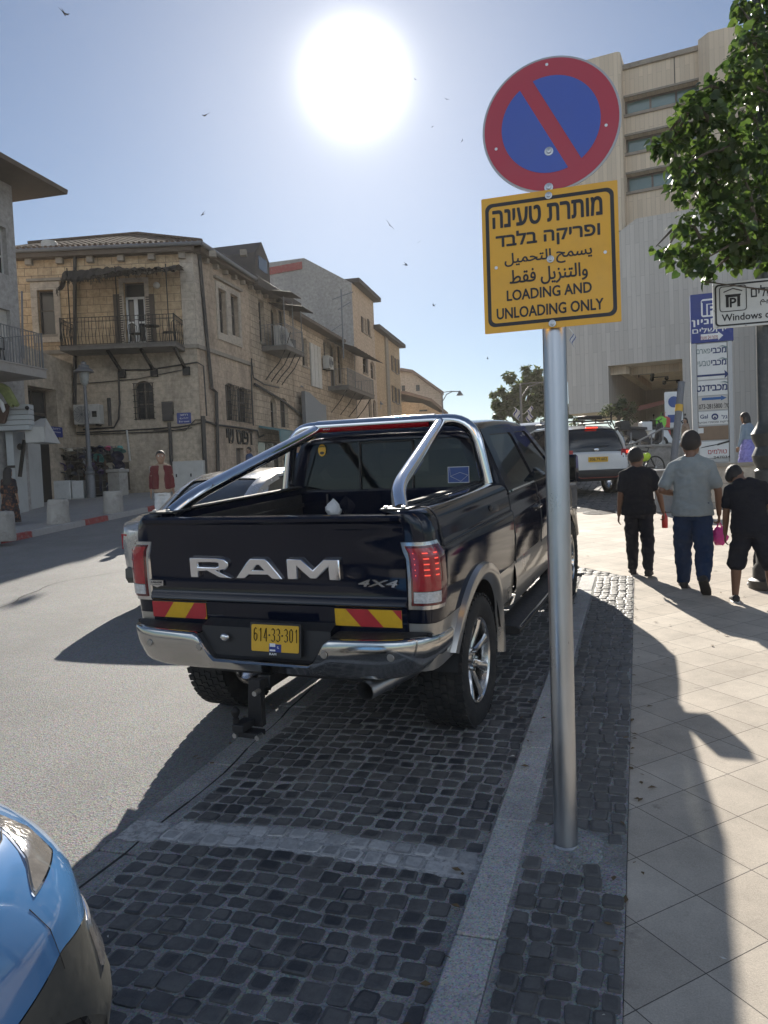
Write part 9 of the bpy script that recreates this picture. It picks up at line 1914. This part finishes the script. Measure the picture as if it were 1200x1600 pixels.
M_['leaf_near'] = leaf_mat('heart_shaped_leaf', (.02, .042, .014), (.068, .11, .03), .42); M_['leaf_far'] = leaf_mat('dusty_far_leaf', (.05, .075, .035), (.11, .14, .065), .3); M_['leaf_mid'] = leaf_mat('olive_leaf', (.04, .06, .03), (.1, .12, .055), .3)
M_['bark'] = mat('grey_brown_bark', (.1, .08, .06), .9, 0, .25, 6, bump=.8, stretch=(1, 1, .25))
def leaf_at(V, Fc, c, d, n, s_, rnd, heart=False):
 d = d.normalized(); u = d.cross(n); u = u.normalized() if u.length > 1e-4 else Vector((1, 0, 0)); n2 = u.cross(d); o = len(V); q = .12
 if heart:
  for a, b, z in ((0, 0, 0), (-.3, -.08, .05), (-.5, .18, .1), (-.42, .55, .06), (0, 1, -.12), (.42, .55, .06), (.5, .18, .1), (.3, -.08, .05), (0, .5, -.02)): V.append(c + u * a * s_ + d * b * s_ + n2 * z * s_)
  Fc += [(o + 8, o + k, o + k + 1) for k in range(0, 7)] + [(o + 8, o + 7, o)]
 else:
  for a, b, z in ((0, 0, 0), (-.3, .45, .08), (0, 1, -.05), (.3, .45, .08)): V.append(c + u * a * s_ + d * b * s_ + n2 * z * s_)
  Fc.append((o, o + 1, o + 2, o + 3))
def leaves(name, spots, per, s_, m, par, seed, heart=False, droop=.5):
 """spots: (centre, radius) clumps filled with single leaves"""
 rnd = random.Random(seed); V, Fc = [], []
 for c, r in spots:
  for k in range(int(per * r * r)):
   v = Vector((rnd.gauss(0, 1), rnd.gauss(0, 1), rnd.gauss(0, 1))).normalized() * r * rnd.random() ** .45
   d = (v.normalized() * .5 + Vector((rnd.uniform(-1, 1), rnd.uniform(-1, 1), -droop + rnd.uniform(-.6, .6)))); leaf_at(V, Fc, c + v, d, Vector((rnd.uniform(-1, 1), rnd.uniform(-1, 1), 1)), s_ * rnd.uniform(.65, 1.25), rnd, heart)
 me = bpy.data.meshes.new(name); me.from_pydata([tuple(v) for v in V], [], Fc); me.materials.append(M_[m]); o = bpy.data.objects.new(name, me); C.objects.link(o); o.parent = par; return o
base_ = Vector((3.15, 7.0, gz(0, 7.0))); TR = thing('street_tree', 'leafy green tree reaching in over the right edge above the white direction sign', 'tree', base_); rnd = random.Random(12)
mb = MB(); mb.tube([(0, 0, -.1), (.03, .02, 1.2), (-.02, .05, 2.4), (-.1, .0, 3.6), (-.05, -.05, 5.0), (0, 0, 6.6)], [.16, .13, .12, .1, .07, .03], 12); mb.build('trunk', M_['bark'], TR)
clumps = []; lim = MB()
targets = [(1185, 20, 7.3, .34), (1180, 70, 7.0, .3), (1195, 120, 7.4, .36), (1150, 115, 6.9, .24), (1125, 140, 7.0, .26), (1165, 165, 7.3, .34), (1110, 190, 6.8, .26), (1075, 175, 6.7, .2), (1075, 200, 7.0, .24), (1050, 222, 6.9, .2), (1028, 228, 6.9, .1), (1018, 222, 6.9, .06), (1100, 235, 7.1, .3), (1145, 230, 6.8, .34), (1190, 235, 7.2, .36), (1085, 270, 6.9, .24), (1060, 262, 6.7, .16), (1125, 290, 7.0, .32), (1170, 290, 7.3, .36), (1060, 298, 6.9, .16), (1092, 318, 7.0, .24), (1140, 340, 6.8, .32), (1188, 345, 7.2, .34), (1065, 350, 6.8, .14), (1040, 392, 6.8, .13), (1025, 385, 6.8, .06), (1060, 400, 7.0, .2), (1095, 375, 6.9, .24), (1130, 380, 7.1, .26), (1170, 378, 6.9, .26), (1095, 408, 6.8, .17), (1108, 428, 6.9, .1), (1101, 440, 6.85, .07), (1150, 398, 7.1, .2), (1190, 396, 7.0, .22), (1160, 60, 7.1, .1), (1155, 10, 7.2, .14), (1085, 145, 6.8, .07), (1070, 165, 6.8, .09), (1110, 160, 7, .2), (1040, 235, 6.9, .13), (1240, 60, 7.4, .5), (1250, 200, 7.4, .5), (1250, 330, 7.3, .5), (1310, 130, 7.6, .6), (1310, 300, 7.6, .6), (1230, -60, 7.4, .5), (1300, -120, 7.8, .6), (1400, 40, 7.8, .6), (1400, 230, 7.6, .6)]
for x, y, d, r in targets:
 c = at(x, y, d) - base_; clumps.append((c, r * .74))
for c, r in clumps:
 q = [k for k, _ in clumps if k.xy.length < c.xy.length - .12 and k.z < c.z + .25]; a = min(q, key=lambda k: (k - c).length) if q else Vector((-.03, 0, max(1.9, c.z - .9)))
 lim.tube([a, a.lerp(c, .5) + Vector((.03, .02, .05)), c], [.02, .013, .005], 6)
lim.build('limb', M_['bark'], TR)
leaves('crown', clumps, 2100, .078, 'leaf_near', TR, 3, True, .6)
def far_tree(name, label, px, base_y, depth, blobs, leaf, m, per, seed, trunk=.3):
 b = at(px, base_y, depth); b.z = gz(0, b.y); t = thing(name, label, 'tree', b); sp = []; mb = MB(); top = max(((at(x, y, depth) - b).z for x, y, r in blobs)); mb.tube([(0, 0, 0), (.1, 0, top * .3), (0, .1, top * .55), (0, 0, top * .8)], [trunk, trunk * .8, trunk * .5, trunk * .15], 10); mb.build('trunk', M_['bark'], t); lm = MB(); rnd = random.Random(seed)
 for x, y, r in blobs:
  c = at(x, y, depth + rnd.uniform(-1, 1) * r * depth / FPX * 1.2) - b; rr = r * depth / FPX
  for k in range(5): v = Vector((rnd.gauss(0, 1), rnd.gauss(0, 1), rnd.gauss(0, 1))).normalized() * rr * rnd.uniform(.3, .85); sp.append((c + v, rr * rnd.uniform(.45, .75)))
  lm.tube([(0, 0, max(.2, c.z * .5)), c * .6 + Vector((0, 0, c.z * .15)), c], [trunk * .35, trunk * .2, trunk * .06], 6)
 lm.build('limb', M_['bark'], t); leaves('crown', sp, per, leaf, m, t, seed, False, .3); return t
far_tree('far_tree', 'big dusty green tree at the end of the street left of the sign pole', 822, 745, 62, [(790, 640, 14), (780, 648, 10), (775, 630, 7), (800, 620, 14), (783, 610, 6), (797, 590, 7), (815, 600, 14), (830, 590, 11), (822, 578, 6), (845, 600, 14), (840, 630, 22), (815, 640, 20), (860, 620, 18), (868, 645, 20), (842, 580, 6), (770, 617, 4)], .42, 'leaf_far', 620, 5, .3)
far_tree('planter_tree', 'dark green bushy tree before the concrete overhang', 968, 735, 33, [(968, 640, 14), (980, 650, 12), (950, 640, 9), (942, 646, 5), (972, 625, 8), (985, 635, 8), (968, 665, 10), (963, 685, 8), (975, 675, 8), (990, 640, 5)], .15, 'leaf_mid', 1100, 9, .12)
far_tree('small_shrub', 'small pale shrub behind the white off-road car', 905, 735, 44, [(902, 655, 6), (910, 652, 6), (908, 665, 7), (897, 662, 5)], .2, 'leaf_mid', 500, 11, .08)
far_tree('low_shrub', 'low sunlit shrub in the gap under the concrete overhang', 985, 735, 60, [(972, 672, 13), (990, 668, 14), (1006, 674, 12), (982, 690, 14), (1000, 690, 14), (965, 688, 10)], .3, 'leaf_mid', 300, 15, .08)
#  the dusty air between us and the low sun
mb = MB(); mb.span((-75, -9, -9), (60, 108, 34)); hz = mb.build('haze', [], None); hz['kind'] = 'stuff'
m = bpy.data.materials.new('thin_dusty_air'); m.use_nodes = True; t = m.node_tree; t.nodes.clear()
o_ = N(t, 'ShaderNodeOutputMaterial'); pv = N(t, 'ShaderNodeVolumePrincipled'); pv.inputs['Density'].default_value = HAZE; pv.inputs['Color'].default_value = (.97, .93, .87, 1); pv.inputs['Anisotropy'].default_value = .3
t.links.new(pv.outputs[0], o_.inputs['Volume']); hz.data.materials.append(m)
S.cycles.volume_bounces = 0
